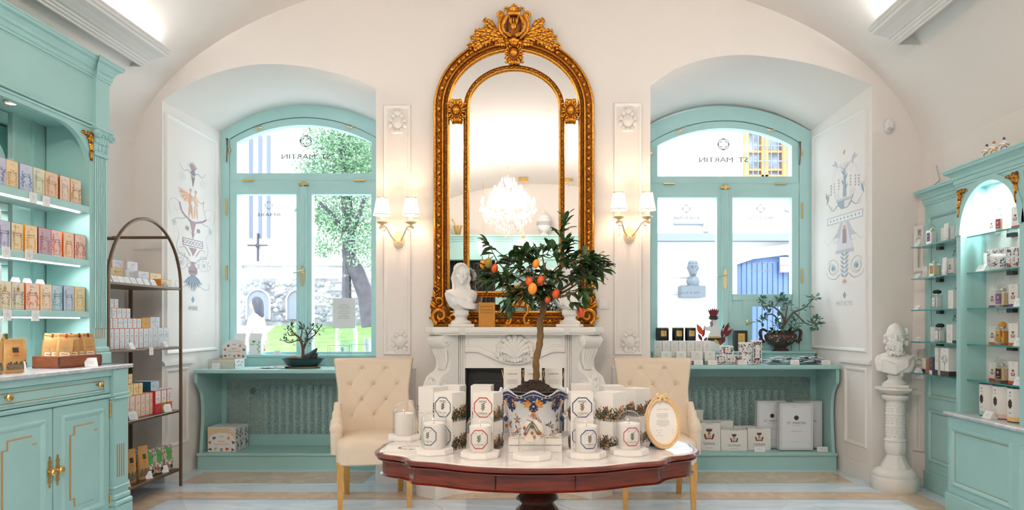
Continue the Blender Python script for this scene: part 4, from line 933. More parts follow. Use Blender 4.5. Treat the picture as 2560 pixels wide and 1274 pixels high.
def kraft_bag(loc, rz, lean, roll, label, rib=M_ribbon):
 w, h, d = .078, .175, .028; m = MB(M_kraft)
 m.box((-d/2, -w/2, 0), (d/2, w/2, h*.80), None, .004); m.loft([[(-d/2+.002, -w/2, h*.8), (d/2-.002, -w/2, h*.8), (d/2-.002, w/2, h*.8), (-d/2+.002, w/2, h*.8)], [(-.004, -w/2, h*.94), (.004, -w/2, h*.94), (.004, w/2, h*.94), (-.004, w/2, h*.94)]], smooth=False)
 m.box((-.004, -w/2, h*.92), (.009, w/2, h), None, .002); m.box((.0, -w*.06, h*.86), (.0105, w*.06, h*1.005), rib)
 m.M = FR((d/2, 0, 0), (0, 1, 0), off=.0006); m.rect(-w*.34, h*.16, w*.30, h*.38, M_cream); m.rect(-w*.25, h*.31, w*.2, h*.335, M_ink, .0004)
 for k in range(3): m.rect(-w*.28, h*(.20+.03*k), w*.24, h*(.208+.03*k), M_inkl, .0004)
 m.txt('BYLINKOVÝ', 0, h*.50, h*.045, M_ink, width=w*.66); m.txt('ČAJ', 0, h*.43, h*.04, M_ink)
 for k in range(5): m.leaf(w*.22, h*.03, .6+.5*k, w*.16, w*.06, M_ink)
 m.M = Matrix(); o = m.build('tea_bag'); o.location = loc; o.rotation_euler = (roll, lean, rz); return tag(o, label, 'tea bag', 'kraft tea bags in the wooden crate')
zb = zc+.014
for i, (x, y, rz, ln, rl, lb, rb) in enumerate((
 (-2.835, 4.122, -40, -6, 9, 'kraft tea bag leaning furthest left in the crate', M_ribbon), (-2.812, 4.148, -40, -6, 9, 'kraft tea bag leaning left, second in the crate', M_ribbon),
 (-2.768, 4.150, -38, -8, 8, 'kraft tea bag with red tab leaning in the middle left of the crate', M_ribr), (-2.80, 4.20, -25, -9, 5, 'kraft tea bag half hidden behind the foremost upright bags', M_ribbon),
 (-2.755, 4.215, -22, -10, 2, 'upright kraft tea bag with burgundy ribbon at the front middle of the crate', M_ribbon), (-2.745, 4.275, -18, -10, 2, 'kraft tea bag behind the right hand bag in the crate', M_ribbon),
 (-2.725, 4.325, -14, -10, 2, 'rightmost kraft tea bag in the crate, before the pilaster', M_ribbon), (-2.845, 4.26, -20, -9, 0, 'kraft tea bag at the back of the crate, only its folded top showing', M_ribbon))):
 kraft_bag((x, y-.042, zb+.004), R(rz), R(ln), R(-rl), lb, rb)
price_card((X_(51, 3.74)+.02, 3.70, zc), R(55), .075, .055, 'white tent price card on the marble before the window pouches', .45)
price_card((X_(228, 4.25)+.035, 4.20, zc), R(55), .07, .05, 'white tent price card on the marble before the wooden crate', .45)
# ---------------------------------------------------------------- arched rack
RX0, RX1, RY0, RY1 = -3.165, -2.785, 4.56, 5.46; RZ = [1.50, 1.058, .58, .136]
def rack():
 r = thing('arched_rack', 'bronze metal rack with arched front frame and four shelves beside the tea cabinet', 'shelf rack', (RX1, RY1, 0)); off = r.location
 ym, rr = (RY0+RY1)/2, .45
 m = MB(M_bronze); pts = [(RX1, RY0, 0), (RX1, RY0, .8), (RX1, RY0, 1.505)]+[(RX1, ym-rr*cos(t), 1.505+rr*sin(t)) for t in [pi*i/24 for i in range(1, 24)]]+[(RX1, RY1, 1.505), (RX1, RY1, .8), (RX1, RY1, 0)]
 m.tube(pts, .0115, None, 8); m.build('arched_frame', r, off=off)
 for y in (RY0, RY1): m = MB(M_bronze); m.box((RX0-.01, y-.01, 0), (RX0+.01, y+.01, 1.5)); m.build('back_post', r, off=off)
 for y in (5.285, 4.655): m = MB(M_bronze); m.tube([(RX1, y, 1.505+sqrt(rr*rr-(y-ym)**2)), (XL+.002, y, 1.505+sqrt(rr*rr-(y-ym)**2))], .011, None, 8); m.build('wall_tie', r, off=off)
 for z in RZ: m = MB(M_bronze); m.box((RX0, RY0+.004, z-.018), (RX1+.004, RY1-.004, z), None, .003); m.build('shelf', r, off=off)
rack()
def small_box(name, w, d, h, face, side, prn, seed, title=None, top=None, band=None):
 """printed carton facing +x; w along y"""
 m = MB(side); m.box((-d, -w/2, 0), (0, w/2, h)); rnd = random.Random(seed)
 m.M = FR((0, 0, 0), (0, 1, 0), off=.0005); m.rect(-w*.47, h*.02, w*.47, h*.98, face)
 for k in range(9):
  m.leaf(rnd.uniform(-.4, .4)*w, rnd.uniform(.1, .8)*h, rnd.uniform(0, 6), min(w, h)*.22, min(w, h)*.08, prn, .0003)
 m.rect(-w*.22, h*.62, w*.22, h*.66, M_inkl, .0005); m.rect(-w*.15, h*.54, w*.15, h*.565, M_inkl, .0005); m.disc(0, h*.8, min(w, h)*.07, M_inkl, 8, .0005)
 if band: m.rect(-w*.5, 0, w*.5, h*.42, band, .0006); m.rect(-w*.3, h*.2, w*.3, h*.25, M_ink, .0008)
 m.M = FR((-d/2, 0, h), (0, 1, 0), (-1, 0, 0), off=.0005); m.rect(-w*.47, -d*.48, w*.47, d*.48, top or face); m.M = Matrix()
 return m.build(name)
Bw = mat('pearl_card', RGB(232, 230, 236), .5); Bl = mat('lilac_card', RGB(205, 200, 215), .55); Bt = mat('tan_card', RGB(225, 165, 80), .6); By = mat('cream_yellow_card', RGB(245, 222, 165), .6); Bo = mat('orange_card', RGB(232, 130, 45), .55)
Bp = mat('print_plum', RGB(150, 130, 160), .6); Bg = mat('print_sage', RGB(150, 165, 160), .6); Bb = mat('print_brown', RGB(165, 120, 60), .6); Br = mat('oxblood_card', RGB(130, 50, 40), .55); Bs = mat('silver_white_card', RGB(222, 228, 232), .45); Bos = mat('rust_orange_card', RGB(228, 120, 55), .55)
def on_rack(px0, px1, X, z, h, d, face, side, prn, label, grp, name='soap_carton', band=None, rz=0):
 ya, yb = -X*FPX/(1370-px0), -X*FPX/(1370-px1); o = small_box(name, yb-ya-.002, d, h, face, side, prn, int(px0*7+z*100), band=band)
 o.location = (X, (ya+yb)/2, z+.0005); o.rotation_euler = (0, 0, rz); return tag(o, label, 'box', grp)
G1 = 'cartons on the top rack shelf'
for i, (a, b) in enumerate(((262, 271), (271.5, 286), (286.5, 301), (301.5, 316))):
 on_rack(a, b, -3.08, 1.50+.066, .115, .05, Bl, Br, Bp, 'lilac carton with oxblood side, %s from cabinet, back of top rack shelf' % ORD[i], G1)
 on_rack(a, b, -3.08, 1.50, .065, .05, Bl, Br, Bp, 'lilac carton under the %s tall one, back of top rack shelf' % ORD[i], G1) if i in (1, 3) else None
def stk(a, b, X, hs, d, face, side, prn, lab):
 z = 1.50
 for i, h in enumerate(hs):
  on_rack(a, b, X, z, h, d, face, side, prn, lab+(', lower' if i == 0 and len(hs) > 1 else ', upper' if len(hs) > 1 else '')+' on the top rack shelf', G1); z += h+.0006
for k, (h, f, s, p, lb) in enumerate(((.048, Bw, Bt, Bb, 'pearl carton with tan side under the three stack'), (.064, By, Bt, Bb, 'cream tan sided carton in mid three stack'), (.055, Bw, Bt, Bp, 'pearl carton topping the three stack'))):
 on_rack(274 if k < 2 else 280, 311, -2.96, 1.50+[0, .0486, .1132][k], h, .07, f, s, p, lb+' on the top rack shelf', G1)
stk(314, 342, -2.94, [.05, .055], .07, Bw, Bw, Bg, 'white carton beside the three stack')
on_rack(318, 344, -2.94, 1.6062, .06, .06, Bw, Bw, Bp, 'white carton topping the pile next to the three stack, top rack shelf', G1)
stk(346, 373, -2.91, [.05, .052], .07, Bw, Bw, Bg, 'pearl green printed carton of a pair')
on_rack(374, 402, -2.95, 1.50, .045, .07, Bw, Bw, Bp, 'pearl carton under the yellow speckled carton on the top rack shelf', G1)
on_rack(374, 403, -2.95, 1.5456, .06, .07, By, Bt, Bb, 'yellow speckled carton standing on a pearl one on the top rack shelf', G1)
on_rack(402, 428, -2.85, 1.50, .058, .06, By, Bo, Bb, 'orange marbled soap carton at the far front corner of the top rack shelf', G1)
for i, px in enumerate((272, 290, 305, 320, 336, 352, 368, 386, 424)):
 Y = 2.81*FPX/(1370-px); price_card((-2.805, Y, 1.5005), pi/2, .06 if i != 8 else .05, .042, 'white price card on the top rack shelf edge, %s from cabinet' % ORD[i], .5, grp='price cards along the top rack shelf', lines=2)
# second shelf: rows of slim cartons
G2 = 'slim white cartons stacked on the second rack shelf'
z2 = RZ[1]
e1 = [271, 285, 298.5, 311.5, 323.5, 335, 347, 358, 371, 382, 394, 409, 423]; e2 = [270, 281.5, 294.5, 308, 319, 331, 342, 353]; e3 = [270, 279, 291.5, 304, 315, 326]; e4 = [270, 275, 285, 296]
for i in range(12): on_rack(e1[i]+.3, e1[i+1], -2.86, z2, .14, .05, Bs, Bos if i < 8 else Bs, Bg, 'tall %s carton, %s from cabinet, bottom row of second rack shelf' % ('orange sided' if i < 8 else 'silver white', ORD[i]), G2)
for rowi, (e, zz, lb) in enumerate(((e2, .1406, 'second row'), (e3, .2082, 'third row'), (e4, .2758, 'top row'))):
 for i in range(len(e)-1): on_rack(e[i]+.3, e[i+1], -2.86, z2+zz, .067 if rowi < 2 else .06, .05, Bs, Bos, Bg, 'small orange sided carton, %s from cabinet, %s of second rack shelf' % (ORD[i], lb), G2)
on_rack(354, 375, -2.86, z2+.1406, .072, .05, Bt, Bt, Bb, 'tan printed box standing on the slim cartons of the second rack shelf', G2)
on_rack(376, 399, -2.86, z2+.1406, .078, .05, Bs, Bs, Bg, 'white box standing beside the tan box on the second rack shelf', G2)
for px, lb, cl in ((334, 'white tent price card on the second rack shelf before the orange sided cartons', 0), (370, 'cream price card hanging from the edge of the second rack shelf', 1), (418, 'white tent price card on the second rack shelf before the silver cartons', 0)):
 Y = 2.80*FPX/(1370-px)
 price_card((-2.80 if not cl else RX1+.0075, Y, z2+.0005 if not cl else z2-.047), pi/2, .05, .042 if not cl else .055, lb, .5, clip=bool(cl), cream=bool(cl))
# third shelf
G3 = 'orange cartons on the third rack shelf'; z3 = RZ[2]
e = [311, 324, 337.5, 351.5, 363, 374, 385]
for i in range(6): on_rack(e[i]+.3, e[i+1], -2.85, z3, .155, .06, mat('peach_card', RGB(235, 212, 195), .6), Bo, Bb, 'tall orange edged carton, %s from cabinet, bottom row of third rack shelf' % ORD[i], G3)
e = [308, 319, 333, 346, 357]
for i in range(4): on_rack(e[i]+.3, e[i+1], -2.88, z3+.1556, .075, .06, By, Bo, Bb, 'small orange carton, %s from cabinet, second row of third rack shelf' % ORD[i], G3)
e = [306, 320, 331]
for i in range(2): on_rack(e[i]+.3, e[i+1], -2.90, z3+.2312, .07, .06, By, Bo, Bb, 'small orange carton, %s from cabinet, top row of third rack shelf' % ORD[i], G3)
for i, (a, b, c, n) in enumerate(((388, 402.5, (205, 45, 60), 'red'), (403, 416.5, (165, 140, 40), 'olive'), (417, 430, (230, 110, 30), 'orange'))):
 on_rack(a, b, -2.83, z3, .165, .10, mat('patterned_white', RGB(240, 232, 225), .6), mat('box_red', RGB(190, 30, 35), .5), mat('print_red', RGB(215, 95, 40), .6), 'white floral tea box with %s lower band on the third rack shelf' % n, 'banded tea boxes on the third rack shelf', 'tea_box', band=mat('band_'+n, RGB(*c), .5))
on_rack(376, 398, -2.86, z3+.1656, .066, .14, mat('blue_white_print', RGB(200, 215, 225), .6), mat('box_blue', RGB(20, 85, 115), .45), mat('print_dark_blue', RGB(70, 90, 110), .6), 'dark blue box lying on the banded tea boxes of the third rack shelf', 'banded tea boxes on the third rack shelf', 'tea_box')
for px, lb in ((335, 'white tent price card on the third rack shelf before the orange cartons'), (421, 'white tent price card on the third rack shelf before the banded tea boxes')):
 Y = 2.80*FPX/(1370-px); price_card((-2.80, Y, z3+.0005), pi/2-.5, .06, .055, lb, .45)
# bottom shelf: pouches
z4 = RZ[3]+.0006
window_pouch('kraft pouch with window on the lowest rack shelf, beside the cabinet', (-2.865, 4.93, z4), R(-15), .095, .235)
window_pouch('kraft pouch with dark green label on the lowest rack shelf', (-2.855, 5.07, z4), R(-15), .085, .235, green=True)
window_pouch('kraft pouch half hidden behind the two window pouches of the lowest rack shelf', (-2.95, 5.0, z4), R(-15), .085, .24)
M_grn = mat('green_label', RGB(75, 160, 75), .5); M_pat = mat('pouch_patterned', RGB(225, 215, 205), .5, noise=.9, scale=45, col2=RGB(70, 45, 30)); M_pinkish = mat('pouch_rust_print', RGB(200, 80, 40), .6)
for i, (x, y, lb) in enumerate(((-2.87, 5.175, 'nearest the kraft pouches'), (-2.855, 5.27, 'in the middle of the three'), (-2.84, 5.375, 'nearest the rack corner'), (-2.96, 5.23, 'behind the other three'))):
 m = pouch(.085, .185, .05, M_pat, [(-.18, .42, .34, .88, M_grn), (-.1, .6, .25, .62, M_ink, .002), (-.1, .68, .25, .72, M_ink, .002), (-.3, .15, -.15, .3, M_pinkish, .002), (.1, .1, .3, .22, M_blk, .002), (-.05, .22, .08, .33, M_whitec, .002)]); o = m.build('patterned_pouch')
 o.location = (x, y, z4+.003); o.rotation_euler = (0, R(-3), R(-20)); tag(o, 'patterned pouch with green label, lowest rack shelf, '+lb, 'pouch', 'green labelled pouches on the rack')
for px, lb in ((322, 'beside the cabinet pilaster'), (378, 'before the green labelled pouches'), (418, 'at the far corner')):
 Y = 2.80*FPX/(1370-px); price_card((-2.81, Y, z4), pi/2-.5, .05, .05, 'white tent price card on the lowest rack shelf '+lb, .45)
# ================================================================ lamps of the room
M_bulb = emit('lit_bulb', (1, .86, .66), 14); M_shade = mat('lampshade_fabric', (.92, .80, .62), .8, emit=.85, ecol=(1, .82, .62)); M_opal = emit('opal_lamp_glass', (1, .90, .78), 3.5)
def crystal_mat():
 m = thin_glass('crystal', (1, 1, 1), 1.0, .45); return m
M_cry = crystal_mat(); M_cream_metal = mat('cream_gold_metal', (.80, .62, .40), .35, .3)
def chandelier(x, y, zt):
 r = thing('chandelier', 'crystal chandelier with two tiers of lit candle bulbs, seen in the gilded mirror', 'chandelier', (x, y, zt))
 m = MB(M_brassl); m.lathe([(.07, -.02), (.065, -.045), (.03, -.07), (.012, -.09)], (0, 0, 0), 20); m.build('ceiling_canopy', r)
 m = MB(M_brassl)
 for k in range(11): m.ringprism([(.012*cos(t), -.10-.04*k+.022*sin(t)) for t in [2*pi*i/12 for i in range(12)]], [(.008*cos(t), -.10-.04*k+.017*sin(t)) for t in [2*pi*i/12 for i in range(12)]], -.003, .003, None, 'y' if k % 2 else 'x')
 m.build('chain', r)
 m = MB(M_cry); m.lathe([(.02, -.54), (.06, -.57), (.05, -.62), (.02, -.66), (.03, -.74), (.05, -.82), (.025, -.9), (.045, -1.0), (.06, -1.08), (.03, -1.16), (.01, -1.2)], (0, 0, 0), 16); m.build('crystal_column', r)
 rnd = random.Random(2); cr_ = MB(M_cry)
 def drop(p, s): cr_.lathe([(.001, s*1.2), (s*.5, 0), (s*.3, -s*.7), (.001, -s)], p, 6, None, False, False)
 for tier, (n, R0, z) in enumerate(((12, .40, -1.06), (6, .20, -.86))):
  for k in range(n):
   a = 2*pi*k/n+.1; c, s = cos(a), sin(a)
   arm = MB(M_cry); arm.tube([(c*.04, s*.04, z+.02), (c*R0*.4, s*R0*.4, z-.09), (c*R0*.8, s*R0*.8, z-.06), (c*R0, s*R0, z+.04)], .007, None, 6); arm.lathe([(.012, 0), (.045, .012), (.048, .02), (.01, .02)], (c*R0, s*R0, z+.035), 12)
   arm.tube([(c*R0, s*R0, z+.05), (c*R0, s*R0, z+.13)], .01, M_cream_metal, 8); o = arm.build('arm', r)
   b = MB(M_bulb); b.lathe([(.008, 0), (.017, .02), (.015, .04), (.004, .075), (.001, .08)], (c*R0, s*R0, z+.13), 10); b.build('candle_bulb', o)
   for j in range(8): drop((c*R0+.046*cos(j*pi/4), s*R0+.046*sin(j*pi/4), z+.02), .016)
   for j in range(9):
    t = j/8; a2 = a+2*pi/n*t; q = R0*(1-.12*sin(pi*t)); drop((q*cos(a2), q*sin(a2), z-.03-.10*sin(pi*t)), .018)
 for rad, z, n in ((.34, -1.18, 30), (.27, -1.24, 24), (.19, -1.30, 18), (.11, -1.35, 12), (.05, -1.40, 6), (.10, -.56, 12), (.13, -.62, 14), (.3, -1.1, 26)):
  for k in range(n):
   for d in (0, .035): drop((rad*cos(2*pi*k/n), rad*sin(2*pi*k/n), z-d+rnd.uniform(-.01, .01)), .018)
 drop((0, 0, -1.44), .03)
 o = cr_.build('crystal_drops', r); o['kind'] = 'stuff'
 for k in range(4): lamp('chandelier_light', (.22*cos(k*pi/2+.7), .22*sin(k*pi/2+.7), -.86), 25, (1, .84, .73), .12, r)
chandelier(-.61, .10, 3.98)
def pendant(x, label):
 r = thing('pendant_lamp', label, 'pendant lamp', (x, -2.55, 3.93), group='pendant lamps over the counter'); L = -1.25
 m = MB(M_brass); m.lathe([(.09, .04), (.09, -.03), (.02, -.035)], (0, 0, 0), 20); m.build('canopy', r)
 m = MB(M_brass); m.tube([(0, 0, -.03), (0, 0, L+.16)], .003, None, 6); m.build('cord', r)
 m = MB(M_opal); m.lathe([(.03, .13), (.075, .11), (.09, .05), (.09, -.07), (.075, -.13), (.03, -.15), (.001, -.15)], (0, 0, L), 20); g = m.build('glass_shade', r)
 m = MB(M_brass); m.lathe([(.012, .2), (.035, .17), (.035, .13)], (0, 0, L), 14); m.build('cap', r)
for x, l in ((-1.23, 'white glass pendant lamp nearest the mortar, seen in the mirror'), (-.47, 'white glass pendant lamp below the chandelier reflection, seen in the mirror'), (.38, 'white glass pendant lamp nearest the urn, seen in the mirror')): pendant(x, l)
def back_unit():
 r = thing('wall_cabinet', 'long teal cabinet wall with dark doorway behind the camera, seen only in the mirror', 'cabinet', (0, -3.19, 0)); off = r.location
 m = MB(M_teal); m.box((-3.0, -3.19, 2.45), (2.7, -2.82, 2.80))
 for a, b in ((-3.0, -1.95), (-1.02, 2.7)): m.box((a, -3.19, 0), (b, -2.85, 2.45))
 m.build('carcass', r, off=off)
 m = MB(M_teal); m.box((-3.0, -3.19, 2.80), (2.7, -2.78, 2.84)); m.box((-3.0, -3.19, 2.84), (2.7, -2.72, 2.88), None, .01); m.box((-3.0, -3.19, 2.88), (2.7, -2.68, 2.91)); m.build('cornice', r, off=off)
 m = MB(M_black); m.box((-1.95, -3.18, 0), (-1.02, -3.12, 2.45))
 for k in range(12): m.tube([(-1.92+.078*k, -3.1, 0), (-1.92+.078*k, -3.1, 2.44)], .03, None, 6)
 m.build('dark_curtain', r, off=off)
 m = MB(M_whitec); random.seed(4)
 for z in (.95, 1.25, 1.55, 1.85, 2.15):
  m.box((-.9, -2.85, z), (2.5, -2.66, z+.015), M_teal)
  for k in range(22):
   w = random.uniform(.05, .1); x = -.85+k*.15; m.box((x, -2.82, z+.0155), (x+w, -2.74, z+random.uniform(.1, .2)), mat('goods_%d' % (k % 6), RGB(*[(230, 225, 215), (190, 205, 220), (220, 150, 90), (110, 130, 170), (240, 235, 230), (200, 120, 130)][k % 6]), .6))
 m.build('stocked_shelves', r, off=off)
 m = MB(M_brass); m.lathe([(.06, 0), (.075, .01), (.05, .03), (.06, .06), (.085, .16), (.10, .20), (.09, .2), (.06, .08)], (0, 0, 0), 20, cap=False); m.tube([(.0, 0, .07), (-.07, 0, .25), (-.12, 0, .33)], [.02, .014, .02], None, 8); o = m.build('mortar', loc=(-1.75, -2.9, 2.91)); tag(o, 'brass mortar with pestle on the teal cornice, seen in the mirror', 'mortar')
 m = MB(M_whitec); m.lathe([(.07, 0), (.09, .02), (.05, .06), (.11, .12), (.14, .24), (.12, .34), (.10, .36), (.11, .38), (.08, .42), (.03, .45), (.03, .48), (.001, .5)], (0, 0, 0), 24); m.lathe([(.136, .2), (.1405, .22), (.141, .26), (.135, .28)], (0, 0, 0), 24, M_inkl, False); o = m.build('porcelain_urn', loc=(-.08, -2.9, 2.91)); tag(o, 'white lidded porcelain urn on the teal cornice, seen in the mirror', 'urn')
back_unit()
def sconce(pxp, pyp, pxs, pys, label):
 Yp = 5.535; c = P(pxp, pyp, Yp); r = thing('wall_sconce', label, 'wall lamp', (c.x, YW-.001, c.z))
 m = MB(M_cream_metal); pl = [(.047*sin(t), .065*cos(t)) for t in [2*pi*i/24 for i in range(24)]]
 for k, (s, d) in enumerate(((1, .008), (.8, .016), (.62, .02))): m.prism([(a*s, b*s) for a, b in pl], -d, 0)
 m.ball((0, -.024, -.02), .009, M_brassl); m.build('backplate', r)
 for px in pxs:
  sx = X_(px, 5.42)-c.x; sz = Z_(pys, 5.42)-c.z; sy = -.125; sg = 1 if sx > 0 else -1
  m = MB(M_cream_metal); m.tube(cr([(sg*.02, -.018, -.01), (sg*.045, -.06, .02), (sx*.8, -.11, .09), (sx*1.0+sg*.018, sy, sz-.095), (sx+sg*.0, sy, sz-.07)], 5), .006, None, 8)
  m.tube(cr([(sx+sg*.02, sy, sz-.1), (sx-sg*.022, sy, sz-.085), (sx-sg*.02, sy, sz-.115), (sx, sy, sz-.11)], 4), .004, None, 6)
  arm = m.build('arm', r)
  m = MB(M_cream_metal); m.lathe([(.008, -.07), (.03, -.062), (.045, -.05), (.043, -.046), (.012, -.05), (.012, -.01)], (sx, sy, sz), 20); m.build('drip_cup', arm)
  m = MB(M_shade)
  m.lathe([(.066, 0), (.042, .133)], (sx, sy, sz), 28, cap=False, fn=lambda t, q, z: q*(1+.012*cos(28*t/2))); m.lathe([(.0645, 0), (.0405, .133)], (sx, sy, sz), 28, cap=False)
  m.lathe([(.067, .001), (.0675, .006), (.066, .007)], (sx, sy, sz), 28, M_brassl, False); m.lathe([(.0432, .127), (.0435, .132), (.0425, .134)], (sx, sy, sz), 28, M_brassl, False); m.build('lamp_shade', arm)
  m = MB(M_bulb); m.lathe([(.008, .0), (.015, .03), (.012, .05), (.001, .08)], (sx, sy, sz+.01), 10); m.build('bulb', arm)
  m = MB(M_cry)
  for q in range(3): m.lathe([(.001, .014), (.007, 0), (.001, -.016)], (sx-sg*.004, sy, sz-.13-.028*q), 6, None, False, False)
  m.build('crystal_drop', arm)
  lamp('sconce_light', (sx, sy, sz+.07), 3.6, (1, .68, .46), .02, r)
sconce(996, 598, (955, 1027), 538, 'twin shade wall lamp between the lawn window and the gilded mirror')
sconce(1574, 586, (1547, 1618), 525, 'twin shade wall lamp between the gilded mirror and the street window')
# ================================================================ window benches with radiators
def bench(name_label, x0, x1, zt, zs, ys, mx0, mx1, mz0, mz1, right):
 r = thing('window_bench', name_label, 'bench', ((x0+x1)/2, 6.0, 0)); off = r.location; yb = 6.58
 m = MB(M_teal); m.box((x0-.005, 5.98, zt-.03), (x1+.005, ys+.01, zt), None, .004); m.build('top_board', r, off=off)
 m = MB(M_teal); m.box((x0+.02, ys, zt), (x1-.03 if right else x1, yb, zs-.022)); m.box((x0+.02, ys-.012, zs-.022), (x1-.02 if right else x1, yb, zs), None, .004); m.build('back_step', r, off=off)
 m = MB(M_teal); m.box((x0, 6.05, 0), (x1, 6.46, .125)); m.box((x0-.003, 6.035, .118), (x1+.003, 6.46, .14), None, .004); m.build('base', r, off=off)
 for x in (x0, x1-.026):
  pf = [(6.46, .14), (6.08, .14), (6.10, .30), (6.115, .48), (6.095, .62), (6.04, .70), (5.995, .74), (5.995, zt-.03), (6.46, zt-.03)]
  c = [(6.46, .14)]+[tuple(p) for p in cr([Vector(p) for p in pf[1:8]], 4)]+[pf[-1]]
  m = MB(M_teal); m.prism(c, x, x+.026, None, 'x'); m.build('side_panel', r, off=off)
 m = MB(M_teal); Y = 6.44
 m.box((x0+.026, Y, .14), (mx0, Y+.018, zt-.03)); m.box((mx1, Y, .14), (x1-.026, Y+.018, zt-.03)); m.box((mx0, Y, .14), (mx1, Y+.018, mz0)); m.box((mx0, Y, mz1), (mx1, Y+.018, zt-.03)); m.build('grille_frame', r, off=off)
 m = MB(M_teal); p, w, t = .0205, .0036, .0022; n = int((mx1-mx0+mz1-mz0)/p)+1; H = mz1-mz0
 for k in range(n):
  for s in (1, -1):
   # bar x = c + s*(z - mz0)
   c = mx0+k*p-(H if s > 0 else 0)
   za, zb = mz0, mz1
   if s > 0: za = max(za, mz0+(mx0-c)); zb = min(zb, mz0+(mx1-c))
   else: za = max(za, mz0+(c-mx1)); zb = min(zb, mz0+(c-mx0))
   if zb-za < .004: continue
   xa, xb = c+s*(za-mz0), c+s*(zb-mz0)
   m.prism([(xa-w/2*1.4, za), (xa+w/2*1.4, za), (xb+w/2*1.4, zb), (xb-w/2*1.4, zb)], Y+.006+(t if s > 0 else 0), Y+.006+t+(t if s > 0 else 0))
 m.build('lattice_grille', r, off=off)
 return r
bench('teal radiator bench with lattice grille under the lawn window', -2.945, -1.37, .845, .945, 6.50, -2.875, -1.44, .24, .735, False)
bench('teal radiator bench with lattice grille under the street window', .86, 2.425, .88, .98, 6.46, .93, 2.345, .24, .755, True)
def radiator(x0, n, ztop, label, valve):
 r = thing('radiator', label, 'radiator', (x0, 6.57, 0)); M_r = mat('radiator_enamel', (.80, .84, .83), .35)
 for k in range(n):
  m = MB(M_r); x = .066*k
  m.tube([(x, 0, .16), (x, 0, ztop-.02)], .021, None, 8); m.tube([(x, .06, .16), (x, .06, ztop-.02)], .021, None, 8); m.ball((x, .03, ztop-.03), (.027, .055, .03), None, 10, 6); m.ball((x, .03, .15), (.027, .055, .03), None, 10, 6); m.build('radiator_column', r)
 if valve:
  m = MB(M_r); m.tube([(-.03, .0, ztop-.04), (-.13, 0, ztop-.045), (-.16, 0, ztop-.09), (-.165, 0, .145)], .014, None, 8); m.ball((-.11, -.02, ztop-.06), (.025, .03, .03), M_dark); m.build('valve', r)
 m = MB(M_r); m.box((.0, .02, .0), (.02, .05, .15)); m.box((.066*(n-1), .02, 0), (.066*(n-1)+.02, .05, .15)); m.build('foot', r)
radiator(-2.575, 17, .675, 'cream column radiator behind the lattice under the lawn window', True)
radiator(1.02, 18, .64, 'cream column radiator behind the lattice under the street window', False)
